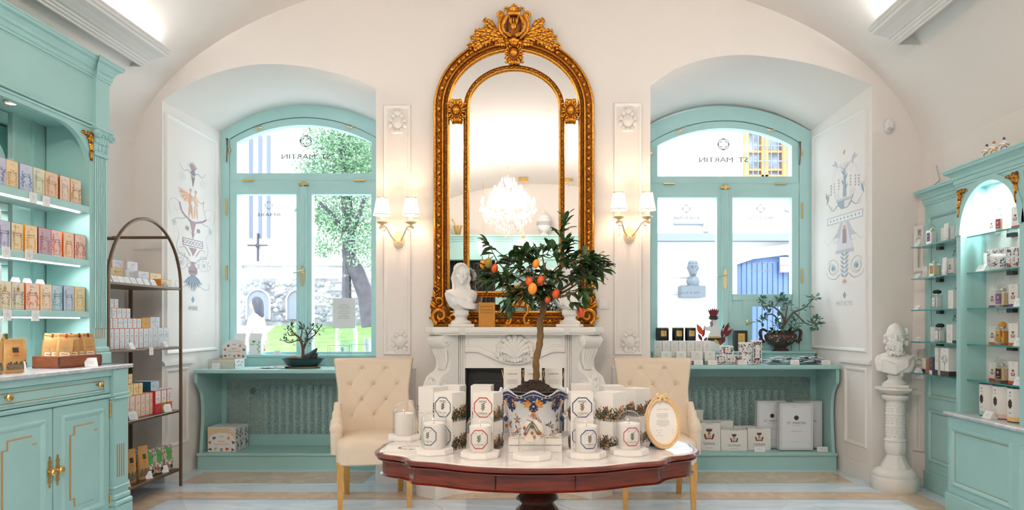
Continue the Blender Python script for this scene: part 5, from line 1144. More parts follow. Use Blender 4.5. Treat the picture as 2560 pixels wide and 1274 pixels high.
# ================================================================ fireplace
def fireplace():
 r = thing('fireplace', 'white carved fireplace with shell cartouche, scroll legs and black opening', 'fireplace', (-.24, 5.25, 0)); off = r.location; cx = -.241
 Yf = 5.27
 m = MB(M_stone)
 for hw, yf, z0, z1, ch in ((.62, 5.15, 1.150, 1.165, .05), (.64, 5.135, 1.165, 1.176, .06), (.645, 5.13, 1.176, 1.194, .065), (.64, 5.135, 1.194, 1.205, .06)):
  m.prism([(cx-hw, YW-.002), (cx-hw, yf+ch), (cx-hw+ch, yf), (cx-hw*.62, yf), (cx-hw*.55, yf+.03), (cx+hw*.55, yf+.03), (cx+hw*.62, yf), (cx+hw-ch, yf), (cx+hw, yf+ch), (cx+hw, YW-.002)], z0, z1, None, 'z')
 m.fix('mantel_shelf', r, off=off)
 xo0, xo1, zo = X_(1163, 5.28), X_(1410, 5.28), .905
 m = MB(M_stone)
 m.box((cx-.50, Yf, 0), (xo0, YW-.002, zo)); m.box((xo1, Yf, 0), (cx+.50, YW-.002, zo)); m.box((cx-.50, Yf, zo), (cx+.50, YW-.002, 1.15))
 for s in (-1, 1):
  for k in range(3): xx = cx+s*(.405-.016*k); m.box((xx-.006, Yf-.012, .06), (xx+.006, Yf, 1.15), None, .003)
 # serpentine frieze board
 e0, e1 = cx-.365, cx+.365
 low = cr([(e0, 1.045), (e0+.09, 1.045), (cx-.20, 1.015), (cx-.08, .965), (cx, .955), (cx+.08, .965), (cx+.20, 1.015), (e1-.09, 1.045), (e1, 1.045)], 6); low = [(p[0], p[1]-.02) for p in low]
 m.prism([(e0, 1.15)]+low+[(e1, 1.15)], Yf-.02, Yf)
 m.tube([(a, Yf-.02, b+.045) for a, b in low], .007, None, 6); m.tube([(a, Yf-.02, b+.004) for a, b in low], .008, None, 6)
 for s in (-1, 1): m.tube([(cx+s*.34, Yf-.02, 1.06), (cx+s*.34, Yf-.02, 1.125), (cx+s*.12, Yf-.02, 1.125)], .005, None, 6)
 m.fix('surround', r, off=off)
 m = MB(M_stone); c = Vector((cx, Yf-.02, 1.035))
 for k in range(9):
  a = pi/2+(k-4)*.36; m.tube([(c.x+.015*cos(a), c.y-.006, c.z-.05+.01*sin(a)), (c.x+.06*cos(a), c.y-.02, c.z-.02+.07*sin(a)), (c.x+.10*cos(a), c.y-.012, c.z-.01+.095*sin(a))], [.008, .016, .02], None, 7)
  m.ball((c.x+.115*cos(a), c.y-.01, c.z-.01+.108*sin(a)), (.022, .014, .02), None, 8, 5)
 for s in (-1, 1):
  for z, q in ((.03, .12), (-.03, .125), (-.065, .10)): m.ball((c.x+s*q, c.y-.008, c.z+z), (.022, .016, .022), None, 8, 5); m.tube([(c.x+s*(q-.01+.02*cos(t)), c.y-.02, c.z+z+.018*sin(t)) for t in [i*.8 for i in range(8)]], .005, None, 5)
 for k in range(5): m.ball((c.x+(k-2)*.022, c.y-.01, c.z-.078+.006*abs(k-2)), (.015, .016, .018), None, 8, 5)
 m.ball((c.x, c.y+.004, c.z), (.12, .012, .10), None, 16, 6); m.build('shell_cartouche', r, off=off)
 # diagonal scroll legs
 for s in (-1, 1):
  px = cx+s*.47; Rm = Matrix.Translation((px, Yf+.02, 0)) @ Matrix.Rotation(s*R(38), 4, 'Z')
  prof = [(.0, .0), (.23, .0), (.23, .20), (.19, .22), (.17, .26), (.17, .42), (.19, .50), (.205, .60), (.20, .66), (.21, .70), (.205, .78), (.18, .84), (.14, .87), (.10, .89), (.08, .93), (.085, .99), (.11, 1.04), (.145, 1.07), (.165, 1.10), (.16, 1.135), (.13, 1.15), (0, 1.15)]
  pts = [prof[0]]+prof[1:4]+[tuple(p) for p in cr([Vector(p) for p in prof[4:21]], 3)]+[prof[21]]
  m = MB(M_stone); m.M = Rm
  n = len(pts); w = .075
  V = [(-w, -d, z) for d, z in pts]+[(w, -d, z) for d, z in pts]
  m.add(V, [(i, (i+1) % n, n+(i+1) % n, n+i) for i in range(n)], None, True); m.add(V[:n], [tuple(range(n))[::-1]]); m.add(V[n:], [tuple(range(n))])
  m.box((-.10, -.25, 0), (.10, .05, .16)); m.box((-.09, -.235, .16), (.09, .05, .185), None, .01)
  for q in (-1, 1):     # volutes on the flanks
   for (d, z, rr) in ((.125, 1.105, .042), (.145, .775, .058), (.16, .60, .03)):
    m.lathe([(.001, -.012), (rr*.75, -.012), (rr, -.004), (rr*.8, .004), (.001, .006)], (q*w, -d, z), 16, None, False, ax='x'); m.ball((q*(w+.006), -d, z), (.01, rr*.3, rr*.3), None, 8, 5)
    m.tube([(q*(w+.004), -d-rr*(1-.8*t)*cos(9*t), z+rr*(1-.8*t)*sin(9*t)) for t in [i/14 for i in range(15)]], .005, None, 5)
  for k in range(6):    # acanthus down the front
   z = .84-.045*k; d = interp([(p[1], p[0]) for p in prof[4:19]], z)
   for q in (-1, 0, 1): m.ball((q*.026, -d-.003, z+.012*(q == 0)), (.018, .012, .03), None, 7, 5)
  for k in range(5):    # fluted shell on the neck
   q = (k-2)*.026; m.tube([(q*.5, -.10, .90), (q*.8, -.088, .96), (q*1.2, -.12, 1.05)], [.008, .011, .014], None, 6)
  m.M = Matrix(); m.fix('scroll_leg', r, off=off)
 m = MB(M_black); m.box((xo0, 5.36, .0), (xo1, 5.40, zo)); m.box((xo0, 5.29, 0), (xo0+.012, 5.36, zo)); m.box((xo1-.012, 5.29, 0), (xo1, 5.36, zo)); m.box((xo0, 5.29, zo-.012), (xo1, 5.36, zo))
 m.box((xo0+.06, 5.352, .80), (xo1-.06, 5.36, .81), M_dark); m.box((xo0+.06, 5.352, .2), (xo1-.06, 5.36, .21), M_dark); m.build('firebox', r, off=off)
 m = MB(M_stone); m.prism([(cx-.52, YW-.002), (cx-.52, 5.16), (cx-.3, 5.24), (cx+.3, 5.24), (cx+.52, 5.16), (cx+.52, YW-.002)], 0, .045, None, 'z'); m.fix('hearth', r, off=off)
fireplace()
# ================================================================ gilded mirror
MZB, MZS, MRX, MRZ, MCX = 1.2055, Z_(268, 5.5), .617, .560, X_(1284.5, 5.5)
def mout(i, y, n=44):
 """closed outline inset by i at depth y"""
 rx, rz = MRX-i, MRZ-i; zb = MZB+i
 pts = [(MCX-rx, zb)]
 for k in range(1, 13): pts.append((MCX-rx, lerp(zb, MZS, k/13)))
 pts += [(MCX-rx*cos(pi*k/n), MZS+rz*sin(pi*k/n)) for k in range(n+1)]
 for k in range(12, 0, -1): pts.append((MCX+rx, lerp(zb, MZS, k/13)))
 pts.append((MCX+rx, zb))
 for k in range(1, 10): pts.append((lerp(MCX+rx, MCX-rx, k/10), zb))
 return [(p[0], y, p[1]) for p in pts]
def along(i, step, close=True):
 p = [Vector(q) for q in mout(i, 0)]; p.append(p[0]); out = []; acc = 0
 for a, b in zip(p, p[1:]):
  L = (b-a).length; t = (b-a).normalized() if L > 0 else None
  while acc < L: out.append((a+t*acc, t)); acc += step
  acc -= L
 return out
def gilded_mirror():
 r = thing('gilded_mirror', 'tall arched mirror in ornate gilded double frame standing on the mantel', 'mirror', (MCX, 5.53, MZB)); off = r.location; yw = YW-.004
 def frame(rings, mm):
  m = MB(M_gilt); last = None
  for (i0, h0), (i1, h1), q in zip(rings, rings[1:], mm):
   a, b = mout(i0, yw-h0), mout(i1, yw-h1); n = len(a); m.add(a+b, [(k, (k+1) % n, n+(k+1) % n, n+k) for k in range(n)], q, True)
  return m
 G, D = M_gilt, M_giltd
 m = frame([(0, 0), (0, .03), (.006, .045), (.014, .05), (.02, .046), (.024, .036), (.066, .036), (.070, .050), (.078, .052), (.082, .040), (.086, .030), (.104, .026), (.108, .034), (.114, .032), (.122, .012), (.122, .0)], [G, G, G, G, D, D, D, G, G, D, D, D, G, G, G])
 rnd = random.Random(1)
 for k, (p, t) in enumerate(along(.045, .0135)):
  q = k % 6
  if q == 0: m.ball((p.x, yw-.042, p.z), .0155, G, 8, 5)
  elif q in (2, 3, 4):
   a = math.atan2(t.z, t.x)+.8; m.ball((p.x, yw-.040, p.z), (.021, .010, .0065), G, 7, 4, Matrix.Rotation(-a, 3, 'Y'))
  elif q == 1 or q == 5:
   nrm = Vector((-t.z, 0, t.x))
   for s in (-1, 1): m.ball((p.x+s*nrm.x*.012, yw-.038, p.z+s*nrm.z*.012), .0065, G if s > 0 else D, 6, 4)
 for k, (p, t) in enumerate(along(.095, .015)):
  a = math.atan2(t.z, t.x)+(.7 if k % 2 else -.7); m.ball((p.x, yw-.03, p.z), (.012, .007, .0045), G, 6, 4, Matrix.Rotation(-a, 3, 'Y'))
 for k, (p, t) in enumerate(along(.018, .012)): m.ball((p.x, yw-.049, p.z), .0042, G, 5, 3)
 m.build('outer_frame', r, off=off)
 I = .228
 m = frame([(I, 0), (I, .02), (I+.006, .028), (I+.010, .02), (I+.028, .02), (I+.032, .03), (I+.038, .028), (I+.046, .012), (I+.046, 0)], [G, G, G, D, D, G, G, G])
 for k, (p, t) in enumerate(along(I+.019, .0125)):
  nrm = Vector((-t.z, 0, t.x))
  if k % 3 == 0: m.ball((p.x, yw-.026, p.z), .0085, G, 8, 5)
  else:
   for s in (-1, 1): m.ball((p.x+s*nrm.x*.006, yw-.024, p.z+s*nrm.z*.006), (.004, .004, .004), G, 5, 4)
 m.build('inner_frame', r, off=off)
 m = MB(M_mirror); o = mout(.05, yw-.006); m.add(o, [tuple(range(len(o)))]); m.fix('mirror_glass', r, off=off)
 # bottom corners: acanthus scrolls
 for s in (-1, 1):
  m = MB(M_gilt); bx, bz = MCX+s*(MRX-.055), MZB+.084
  sp = lambda x0, z0, r0, a0, tn, w, dr=1: m.tube([(x0+s*r0*(1-.8*t)*cos(a0+dr*tn*t), yw-.055-.012*sin(pi*t), z0+r0*(1-.8*t)*sin(a0+dr*tn*t)) for t in [i/18 for i in range(19)]], [w*(1-.45*i/18) for i in range(19)], G, 8)
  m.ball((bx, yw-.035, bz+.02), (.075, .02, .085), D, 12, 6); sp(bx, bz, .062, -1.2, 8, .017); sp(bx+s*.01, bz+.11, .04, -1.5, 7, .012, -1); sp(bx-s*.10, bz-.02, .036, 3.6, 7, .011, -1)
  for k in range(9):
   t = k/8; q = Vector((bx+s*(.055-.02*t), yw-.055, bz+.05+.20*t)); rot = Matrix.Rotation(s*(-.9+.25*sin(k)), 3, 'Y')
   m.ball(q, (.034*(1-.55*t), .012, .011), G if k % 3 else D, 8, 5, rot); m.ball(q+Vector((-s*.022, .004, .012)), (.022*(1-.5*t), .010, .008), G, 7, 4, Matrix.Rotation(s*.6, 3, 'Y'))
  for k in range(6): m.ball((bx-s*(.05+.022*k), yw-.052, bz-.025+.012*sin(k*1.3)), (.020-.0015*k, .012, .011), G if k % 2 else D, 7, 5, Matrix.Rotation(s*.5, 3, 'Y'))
  m.ball((MCX+s*(MRX+.012), yw-.04, MZB+.068), (.022, .012, .014), G, 8, 5); m.build('corner_acanthus', r, off=off)
 # three cartouches
 for (cxx, czz, sx, sz) in ((MCX, Z_(127, 5.47), 1, 1.05), (X_(1139, 5.47), Z_(272, 5.47), .95, 1), (X_(1427, 5.47), Z_(272, 5.47), .95, 1)):
  m = MB(M_gilt)
  m.ball((cxx, yw-.045, czz), (.030*sx, .03, .034*sz), G, 12, 7); m.ball((cxx, yw-.028, czz), (.055*sx, .02, .062*sz), D, 12, 6)
  for k in range(16): a = 2*pi*k/16; m.ball((cxx+.042*sx*cos(a), yw-.045, czz+.047*sz*sin(a)), .0052, G, 6, 4)
  for q in (-1, 1):
   for w in (-1, 1):
    m.ball((cxx+q*.030, yw-.04, czz+w*.074), (.014, .012, .016), G, 7, 5)
    for j in range(4): a = .15+.38*j; m.ball((cxx+q*(.056*sx)*cos(a), yw-.036, czz+w*.064*sz*sin(a)), (.017, .012, .010), G, 7, 5, Matrix.Rotation(-math.atan2(w*sin(a), q*cos(a)), 3, 'Y'))
    m.tube([(cxx+q*(.060+.012*cos(t)), yw-.046, czz+w*(.040+.012*sin(t))) for t in (0, .8, 1.6, 2.4, 3.2, 4)], .005, G, 6)
  for w in (-1, 1):
   for q in (-1, 0, 1): m.ball((cxx+q*.012, yw-.04, czz+w*.07), (.009, .01, .018), G, 6, 4)
  m.build('cartouche', r, off=off)
 # crest: shield, shell and two oak branches
 m = MB(M_gilt); c = P(1284, 62, 5.46)
 def w(px, py): return X_(px, 5.46), Z_(py, 5.46)
 def oakleaf(px, py, ang, L, y=0):
  x, z = w(px, py); ca, sa = cos(ang), sin(ang); rot = Matrix.Rotation(-ang, 3, 'Y'); yy = yw-.05-y
  m.ball((x+ca*L*.45, yy, z+sa*L*.45), (L*.55, .010, L*.20), G, 8, 5, rot)
  for k, f in enumerate((.25, .5, .75)):
   for s in (-1, 1):
    a2 = ang+s*.75; ll = L*(.34-.06*k); m.ball((x+ca*L*f+cos(a2)*ll*.5, yy-.004, z+sa*L*f+sin(a2)*ll*.5), (ll*.66, .010, ll*.36), G, 7, 4, Matrix.Rotation(-a2, 3, 'Y'))
  m.tube([(x, yy-.01, z), (x+ca*L*.9, yy-.012, z+sa*L*.9)], .003, D, 5)
 def br(s, px): return 1284+s*(px-1284)
 leaves = [(1314, 92, .2, .13), (1330, 66, .65, .12), (1318, 78, .35, .14), (1345, 78, .1, .12), (1340, 92, -.35, .12), (1362, 88, -.05, .10), (1360, 100, -.75, .10), (1378, 100, -.5, .085), (1352, 96, .3, .09), (1300, 100, -.2, .10), (1325, 85, .75, .12)]
 for s in (1, -1):
  for px, py, a, L in leaves: oakleaf(br(s, px), py, a if s > 0 else pi-a, L, .006*random.random())
  for px, py in ((1322, 98), (1345, 102), (1370, 108), (1335, 74), (1358, 92), (1308, 108), (1384, 112), (1392, 118)): x, z = w(br(s, px), py); m.ball((x, yw-.06, z), .011, G, 7, 5)
  # shield scrolls
  def sc(pts, y, r0, r1, r2):
   c = cr([(w(br(s, a), b)[0], y, w(br(s, a), b)[1]) for a, b in pts], 5); n = len(c)-1; m.tube([tuple(q) for q in c], [r1-(r1-(r0 if i < n/2 else r2))*abs(2*i/n-1)**1.5 for i in range(n+1)], G, 8)
  sc(((1290, 90), (1304, 80), (1311, 62), (1305, 44), (1298, 36), (1294, 42)), yw-.075, .006, .013, .005)
  sc(((1300, 94), (1316, 76), (1320, 54), (1312, 36), (1318, 28), (1325, 34), (1320, 40)), yw-.065, .008, .015, .005)
  for k in range(4): m.ball((w(br(s, 1308), 0)[0], yw-.07, w(0, 50+9*k)[1]), (.016, .014, .008), G, 7, 5, Matrix.Rotation(s*.7, 3, 'Y'))
  m.ball((w(br(s, 1296), 33)[0], yw-.08, w(0, 33)[1]), .018, G, 8, 6); m.ball((w(br(s, 1314), 36)[0], yw-.06, w(0, 36)[1]), (.026, .02, .02), G, 8, 6)
  m.tube([(w(br(s, a), b)[0], yw-.05, w(br(s, a), b)[1]) for a, b in ((1286, 26), (1296, 22), (1303, 14), (1309, 16), (1308, 22))], [.018, .014, .011, .009, .006], G, 8)
  for px, py in ((1292, 98), (1300, 104), (1288, 104)): x, z = w(br(s, px), py); m.ball((x, yw-.06, z), (.02, .016, .016), G, 8, 5)
 for k in range(5):
  a = pi/2+(k-2)*.38; x, z = w(1284, 28); m.tube([(x, yw-.05, z), (x+.035*cos(a), yw-.06, z+.04*sin(a)), (x+.05*cos(a), yw-.05, z+.062*sin(a))], [.008, .013, .007], G, 7)
 x, z = w(1284, 8); m.ball((x, yw-.05, z), (.012, .01, .016), G)
 x, z = w(1284, 60); m.ball((x, yw-.05, z), (.06, .03, .10), D, 14, 8)
 m.tube([(w(1272, 33)[0], yw-.085, w(0, 33)[1]), (w(1296, 33)[0], yw-.085, w(0, 33)[1])], .017, G, 10)
 x, z = w(1284, 64); m.ball((x, yw-.08, z), (.026, .022, .028), G, 10, 7)
 for s in (1, -1):
  x, z = w(br(s, 1292), 50); m.ball((x, yw-.075, z), (.012, .012, .036), G, 8, 5, Matrix.Rotation(s*.25, 3, 'Y'))
  for k in range(3): m.ball((MCX+s*(.018+.012*k), yw-.07, w(0, 84)[1]+.006*k), .011, G, 7, 5)
 for k in range(3): x, z = w(1278+6*k, 50); m.ball((x, yw-.085, z), (.008, .01, .022), G, 7, 5)
 m.ball((MCX, yw-.06, w(0, 96)[1]), (.03, .02, .022), G, 10, 6)
 m.build('crest', r, off=off)
gilded_mirror()
# ================================================================ busts
def sculpt(m, name, parent, vox=.004, it=6, off=None):
 o = m.build(name, parent, off=off); a = o.modifiers.new('fuse', 'REMESH'); a.mode = 'VOXEL'; a.voxel_size = vox; a.use_smooth_shade = True
 b = o.modifiers.new('soften', 'SMOOTH'); b.factor = .5; b.iterations = it; return o
def socle(m, z0, k=1.0):
 m.box((-.085*k, -.085*k, z0), (.085*k, .085*k, z0+.022*k), None, .003); m.lathe([(.075*k, z0+.022*k), (.078*k, z0+.032*k), (.07*k, z0+.042*k), (.048*k, z0+.052*k), (.042*k, z0+.068*k), (.05*k, z0+.082*k), (.062*k, z0+.09*k), (.06*k, z0+.098*k)], (0, 0, 0), 28); m.box((-.05*k, -.045*k, z0+.095*k), (.05*k, .045*k, z0+.125*k), None, .002)
def face(m, c, k, beard=False):
 x, y, z = c                       # centre of the skull, facing -y; k = head height
 m.ball((x, y, z+k*.06), (k*.335, k*.40, k*.44), None, 20, 14); m.ball((x, y-k*.13, z-k*.17), (k*.255, k*.27, k*.33), None, 16, 12)
 m.ball((x, y-k*.35, z-k*.40), (k*.09, k*.08, k*.075))
 m.tube([(x, y-k*.385, z+k*.06), (x, y-k*.47, z-k*.10), (x, y-k*.40, z-k*.15)], [k*.035, k*.05, k*.05], None, 8)
 for s in (-1, 1):
  m.ball((x+s*k*.05, y-k*.40, z-k*.125), (k*.035, k*.04, k*.03)); m.ball((x+s*k*.14, y-k*.345, z+k*.085), (k*.10, k*.05, k*.03), None, 10, 6)
  m.ball((x+s*k*.135, y-k*.345, z+k*.01), (k*.06, k*.035, k*.028), None, 10, 6); m.ball((x+s*k*.19, y-k*.26, z-k*.10), (k*.09, k*.09, k*.10)); m.ball((x+s*k*.335, y+k*.02, z-k*.02), (k*.03, k*.07, k*.11))
 m.ball((x, y-k*.385, z-k*.225), (k*.10, k*.05, k*.025)); m.ball((x, y-k*.375, z-k*.275), (k*.085, k*.05, k*.028))
 if beard:
  rnd = random.Random(9)
  for i in range(46):
   a = rnd.uniform(-1.35, 1.35); zz = rnd.uniform(-.62, -.22); q = .33 if zz > -.45 else .26
   m.ball((x+k*q*sin(a), y-k*.12-k*q*cos(a), z+k*zz), (k*.06, k*.06, k*.085), None, 7, 5)
  for s in (-1, 1): m.tube([(x, y-k*.42, z-k*.19), (x+s*k*.14, y-k*.39, z-k*.25), (x+s*k*.2, y-k*.3, z-k*.36)], [k*.04, k*.05, k*.03], None, 7)
  for i in range(40):
   a = rnd.uniform(1.2, 5.08); zz = rnd.uniform(-.3, .25); m.ball((x+k*.36*sin(a), y-k*.40*cos(a)+k*.03, z+k*zz), (k*.075, k*.075, k*.075), None, 7, 5)
def female_bust(loc, rz, label):
 r = thing('female_bust', label, 'sculpture', loc, rz)
 m = MB(M_plasterfig); k = .155; hc = (0, -.005, .385); rnd = random.Random(3)
 face(m, hc, k)
 for s in (-1, 1):
  for i in range(6):       # waved locks from the parting back over the temples
   f = i/5; z0 = k*(.44-.02*i); m.tube([tuple(p) for p in cr([(s*.003, -.062+.016*i, hc[2]+z0+k*.06-.0*f), (s*.020, -.064+.016*i, hc[2]+z0-k*.02), (s*.040, -.045+.014*i, hc[2]+z0-k*.16), (s*.054, -.02+.014*i, hc[2]+z0-k*.34), (s*.056, .02+.008*i, hc[2]+z0-k*.50)], 3)], [.007, .010, .008, .011, .008, .011, .009, .012, .009, .011, .009, .008, .007], None, 7)
 m.ball((0, .018, .425), (k*.37, k*.37, k*.33)); m.ball((0, .085, .385), (.035, .03, .035))
 for s in (-1, 1): m.tube([(s*.045, -.005, .395), (s*.058, .01, .36), (s*.05, .02, .32), (s*.055, -.02, .28), (s*.05, -.045, .25)], [.016, .018, .016, .015, .009], None, 8)
 m.tube([(0, .012, .345), (0, .014, .30), (0, .01, .27)], [.043, .041, .055], None, 14)
 def ell(z, rx, ry, cy=0): return [(rx*cos(2*pi*i/24), cy+ry*sin(2*pi*i/24)*(1.1 if sin(2*pi*i/24) < 0 else .8), z) for i in range(24)]
 m.loft([ell(.12, .045, .035), ell(.15, .085, .055), ell(.20, .112, .07), ell(.245, .122, .068, .004), ell(.268, .105, .055, .008), ell(.285, .05, .04, .01)])
 m.ball((-.045, -.055, .19), (.04, .032, .04)); m.ball((.045, -.055, .19), (.04, .032, .04))
 for j in range(6): t = j/5; m.tube([tuple(p) for p in cr([(-.112+.03*t, -.008, .268-.05*t), (-.06+.02*t, -.078, .225-.05*t), (.02, -.092, .185-.045*t), (.085, -.07, .168-.035*t), (.118, -.015, .17-.03*t)], 4)], .0055, None, 6)
 sculpt(m, 'figure', r, .003, 3)
 m = MB(M_plasterfig); socle(m, 0); m.build('socle', r); return r
fb = female_bust((X_(1152, 5.28), 5.30, 1.2055), R(14), 'white female bust on the mantel beside the ochre book')
b2 = dup(fb, (X_(1425, 5.28), 5.30, 1.2055), R(-14), 'white bust on the mantel mostly hidden behind the kumquat tree')
def column_bust():
 cxy = (X_(2239, 5.36), 5.365)
 r = thing('pedestal_column', 'white carved pedestal column on octagonal base, standing before the right wall', 'pedestal', (*cxy, 0))
 zz = lambda py: 1.24-((760+py/2.654)-805)*5.3/1800; g = .00111
 m = MB(M_stone)
 def oct_(rr, z): return [(rr*cos(pi/8+pi/4*i)/cos(pi/8)*1.0, rr*sin(pi/8+pi/4*i)/cos(pi/8), z) for i in range(8)]
 m.loft([oct_(.155, 0), oct_(.157, .004), oct_(.157, .09), oct_(.15, .098)], smooth=False)
 m.lathe([(.148, .098), (.152, .115), (.145, .135), (.125, .15), (.105, .158)], (0, 0, 0), 40, fn=lambda t, q, z: q*(1+.018*cos(24*t)))
 m.lathe([(.103, .158), (.098, .175), (.078, .21), (.06, .25), (.056, .258)], (0, 0, 0), 40, fn=lambda t, q, z: q*(1+.05*cos(10*t)*(1 if .16 < z < .25 else 0)))
 m.lathe([(.056, .258), (.066, .265), (.074, .30), (.074, .34), (.066, .355), (.076, .36), (.076, .368), (.066, .375)], (0, 0, 0), 40, fn=lambda t, q, z: q*(1+.03*cos(8*t)*(1 if .27 < z < .35 else 0)))
 m.build('base', r)
 m = MB(M_stone); z0, z1 = .375, .655
 prof = [(.066, z0)]
 for a, b in ((z0, .465), (.475, .555), (.565, z1)): prof += [(.064, a+.004), (.0625-.006*(a-z0), b-.002), (.068, b), (.068, b+.008)]
 m.lathe(prof, (0, 0, 0), 40); rnd = random.Random(5)
 for zc0 in (.40, .425, .445, .495, .515, .535, .585, .605, .63):
  for k in range(12): a = 2*pi*(k+.5*(int(zc0*1000) % 2))/12; m.ball((.0585*cos(a), .0585*sin(a), zc0), (.011, .011, .009), None, 6, 4)
 m.build('shaft', r)
 m = MB(M_stone); m.lathe([(.062, .66), (.085, .668), (.094, .685), (.088, .70), (.06, .705)], (0, 0, 0), 40, fn=lambda t, q, z: q*(1+.02*cos(20*t)))
 m.loft([oct_(.06, .70), oct_(.085, .715), oct_(.12, .735), oct_(.132, .742), oct_(.132, .757)], smooth=False); m.build('capital', r)
 r2 = thing('philosopher_bust', 'white bust of a bald bearded man in a draped cloak on the pedestal column', 'sculpture', (cxy[0], cxy[1], .7575), R(-24))
 m = MB(M_plasterfig); k = .205; hc = (.005, -.01, .375); face(m, hc, k, True)
 m.tube([(0, .02, .31), (0, .025, .24), (0, .02, .2)], [.062, .06, .08], None, 14)
 def ell(z, rx, ry, cy=0): return [(rx*cos(2*pi*i/24), cy+ry*sin(2*pi*i/24), z) for i in range(24)]
 m.loft([ell(.105, .06, .045), ell(.115, .125, .065), ell(.16, .138, .078), ell(.205, .14, .078, .005), ell(.235, .115, .066, .01), ell(.255, .07, .05, .015)])
 for j in range(6): m.tube([(-.125, .0, .225-.01*j), (-.08, -.065, .20-.016*j), (.0, -.088, .165-.012*j), (.08, -.07, .20-.008*j), (.12, -.01, .238-.004*j)], .010, None, 7)
 for j in range(3): m.tube([(-.11+.03*j, -.02, .238), (-.13+.02*j, -.055, .18), (-.12+.02*j, -.055, .12)], .010, None, 7)
 sculpt(m, 'figure', r2, .004, 3)
 m = MB(M_plasterfig); m.box((-.088, -.088, 0), (.088, .088, .022), None, .003); m.lathe([(.078, .022), (.08, .034), (.06, .045), (.048, .06), (.052, .075), (.062, .083), (.058, .09)], (0, 0, 0), 28); m.box((-.05, -.045, .088), (.05, .045, .118)); m.build('socle', r2)
column_bust()
# ---------------------------------------------------------------- other things on the mantel
m = MB(mat('ochre_cover', RGB(196, 132, 42), .6, noise=.1, scale=60)); w_, h_ = .118, .178
m.box((-w_/2, -.02, 0), (w_/2, .02, h_), None, .002); m.M = FR((0, -.02, 0), (1, 0, 0), off=.0006); gi = mat('brown_ink', RGB(95, 55, 15), .6); m.ringprism(rectpts(-.043, .10, .043, .152), rectpts(-.0405, .1025, .0405, .1495), 0, .0004, gi, 'z')
m.txt('Artistat', 0, .119, .013, gi, width=.066); m.rect(-.03, .142, .03, .1435, gi); m.rect(-.022, .108, .022, .11, gi); m.M = Matrix()
o = m.build('ochre_book', loc=(X_(1217, 5.24), 5.25, 1.2055)); tag(o, 'upright ochre cloth book box with framed title on the mantel', 'book')
def gilt_stand():
 r = thing('gilded_stand', 'gilded scroll stand on the mantel behind the tree trunk', 'stand', (X_(1293, 5.3), 5.32, 1.2055))
 m = MB(M_gilt); m.box((-.12, -.06, 0), (.12, .06, .008), None, .003); m.box((-.105, -.05, .008), (.105, .05, .018), None, .004); m.build('base', r)
 for s in (-1, 1): m = MB(M_gilt); m.tube([tuple(p) for p in cr([(s*.08, 0, .018), (s*.055, 0, .03), (s*.05, 0, .07), (s*.075, 0, .11), (s*.07, 0, .16), (s*.03, 0, .19), (s*.05, 0, .23), (s*.075, 0, .22)], 5)], .009, None, 8); m.ball((s*.08, 0, .025), .014); m.build('scroll_leg', r)
 m = MB(M_gilt); m.lathe([(.01, .18), (.02, .2), (.012, .23), (.03, .25), (.075, .27), (.09, .30), (.085, .30), (.03, .27)], (0, 0, 0), 20, cap=False); m.tube([(-.06, 0, .16), (.06, 0, .16)], .008, None, 8); m.ball((0, 0, .165), .016); m.build('bowl', r)
gilt_stand()
m = MB(M_white); Fs = FR((X_(1510, YW), YW, Z_(759, YW)), (1, 0, 0)); m.M = Fs; m.box((-.041, -.041, 0), (.041, .041, .008), M_white, .003); m.M = Matrix()
sw = m.build('light_switch', off=(0, 0, 0)); tag(sw, 'cream square light switch beside the gilded mirror', 'light switch')
m = MB(M_white); m.M = Fs; m.box((-.026, -.026, .008), (.026, .026, .011), M_trim, .002); m.M = Matrix(); m.build('rocker', sw)
c = P(2219, 316, YW); m = MB(M_whitec); m.loft([[(c.x+rx*cos(t), YW-.001-d, c.z+rz*(1 if sin(t) > 0 else 1)*sin(t)) for t in [2*pi*i/20 for i in range(20)]] for d, rx, rz in ((0, .036, .055), (.02, .038, .057), (.035, .034, .052), (.042, .02, .035))])
sn = m.build('motion_sensor'); tag(sn, 'small white motion sensor high on the wall above the bearded bust', 'sensor')
m = MB(M_mcount); m.ball((c.x, YW-.038, c.z-.03), (.024, .01, .016)); m.build('sensor_lens', sn)
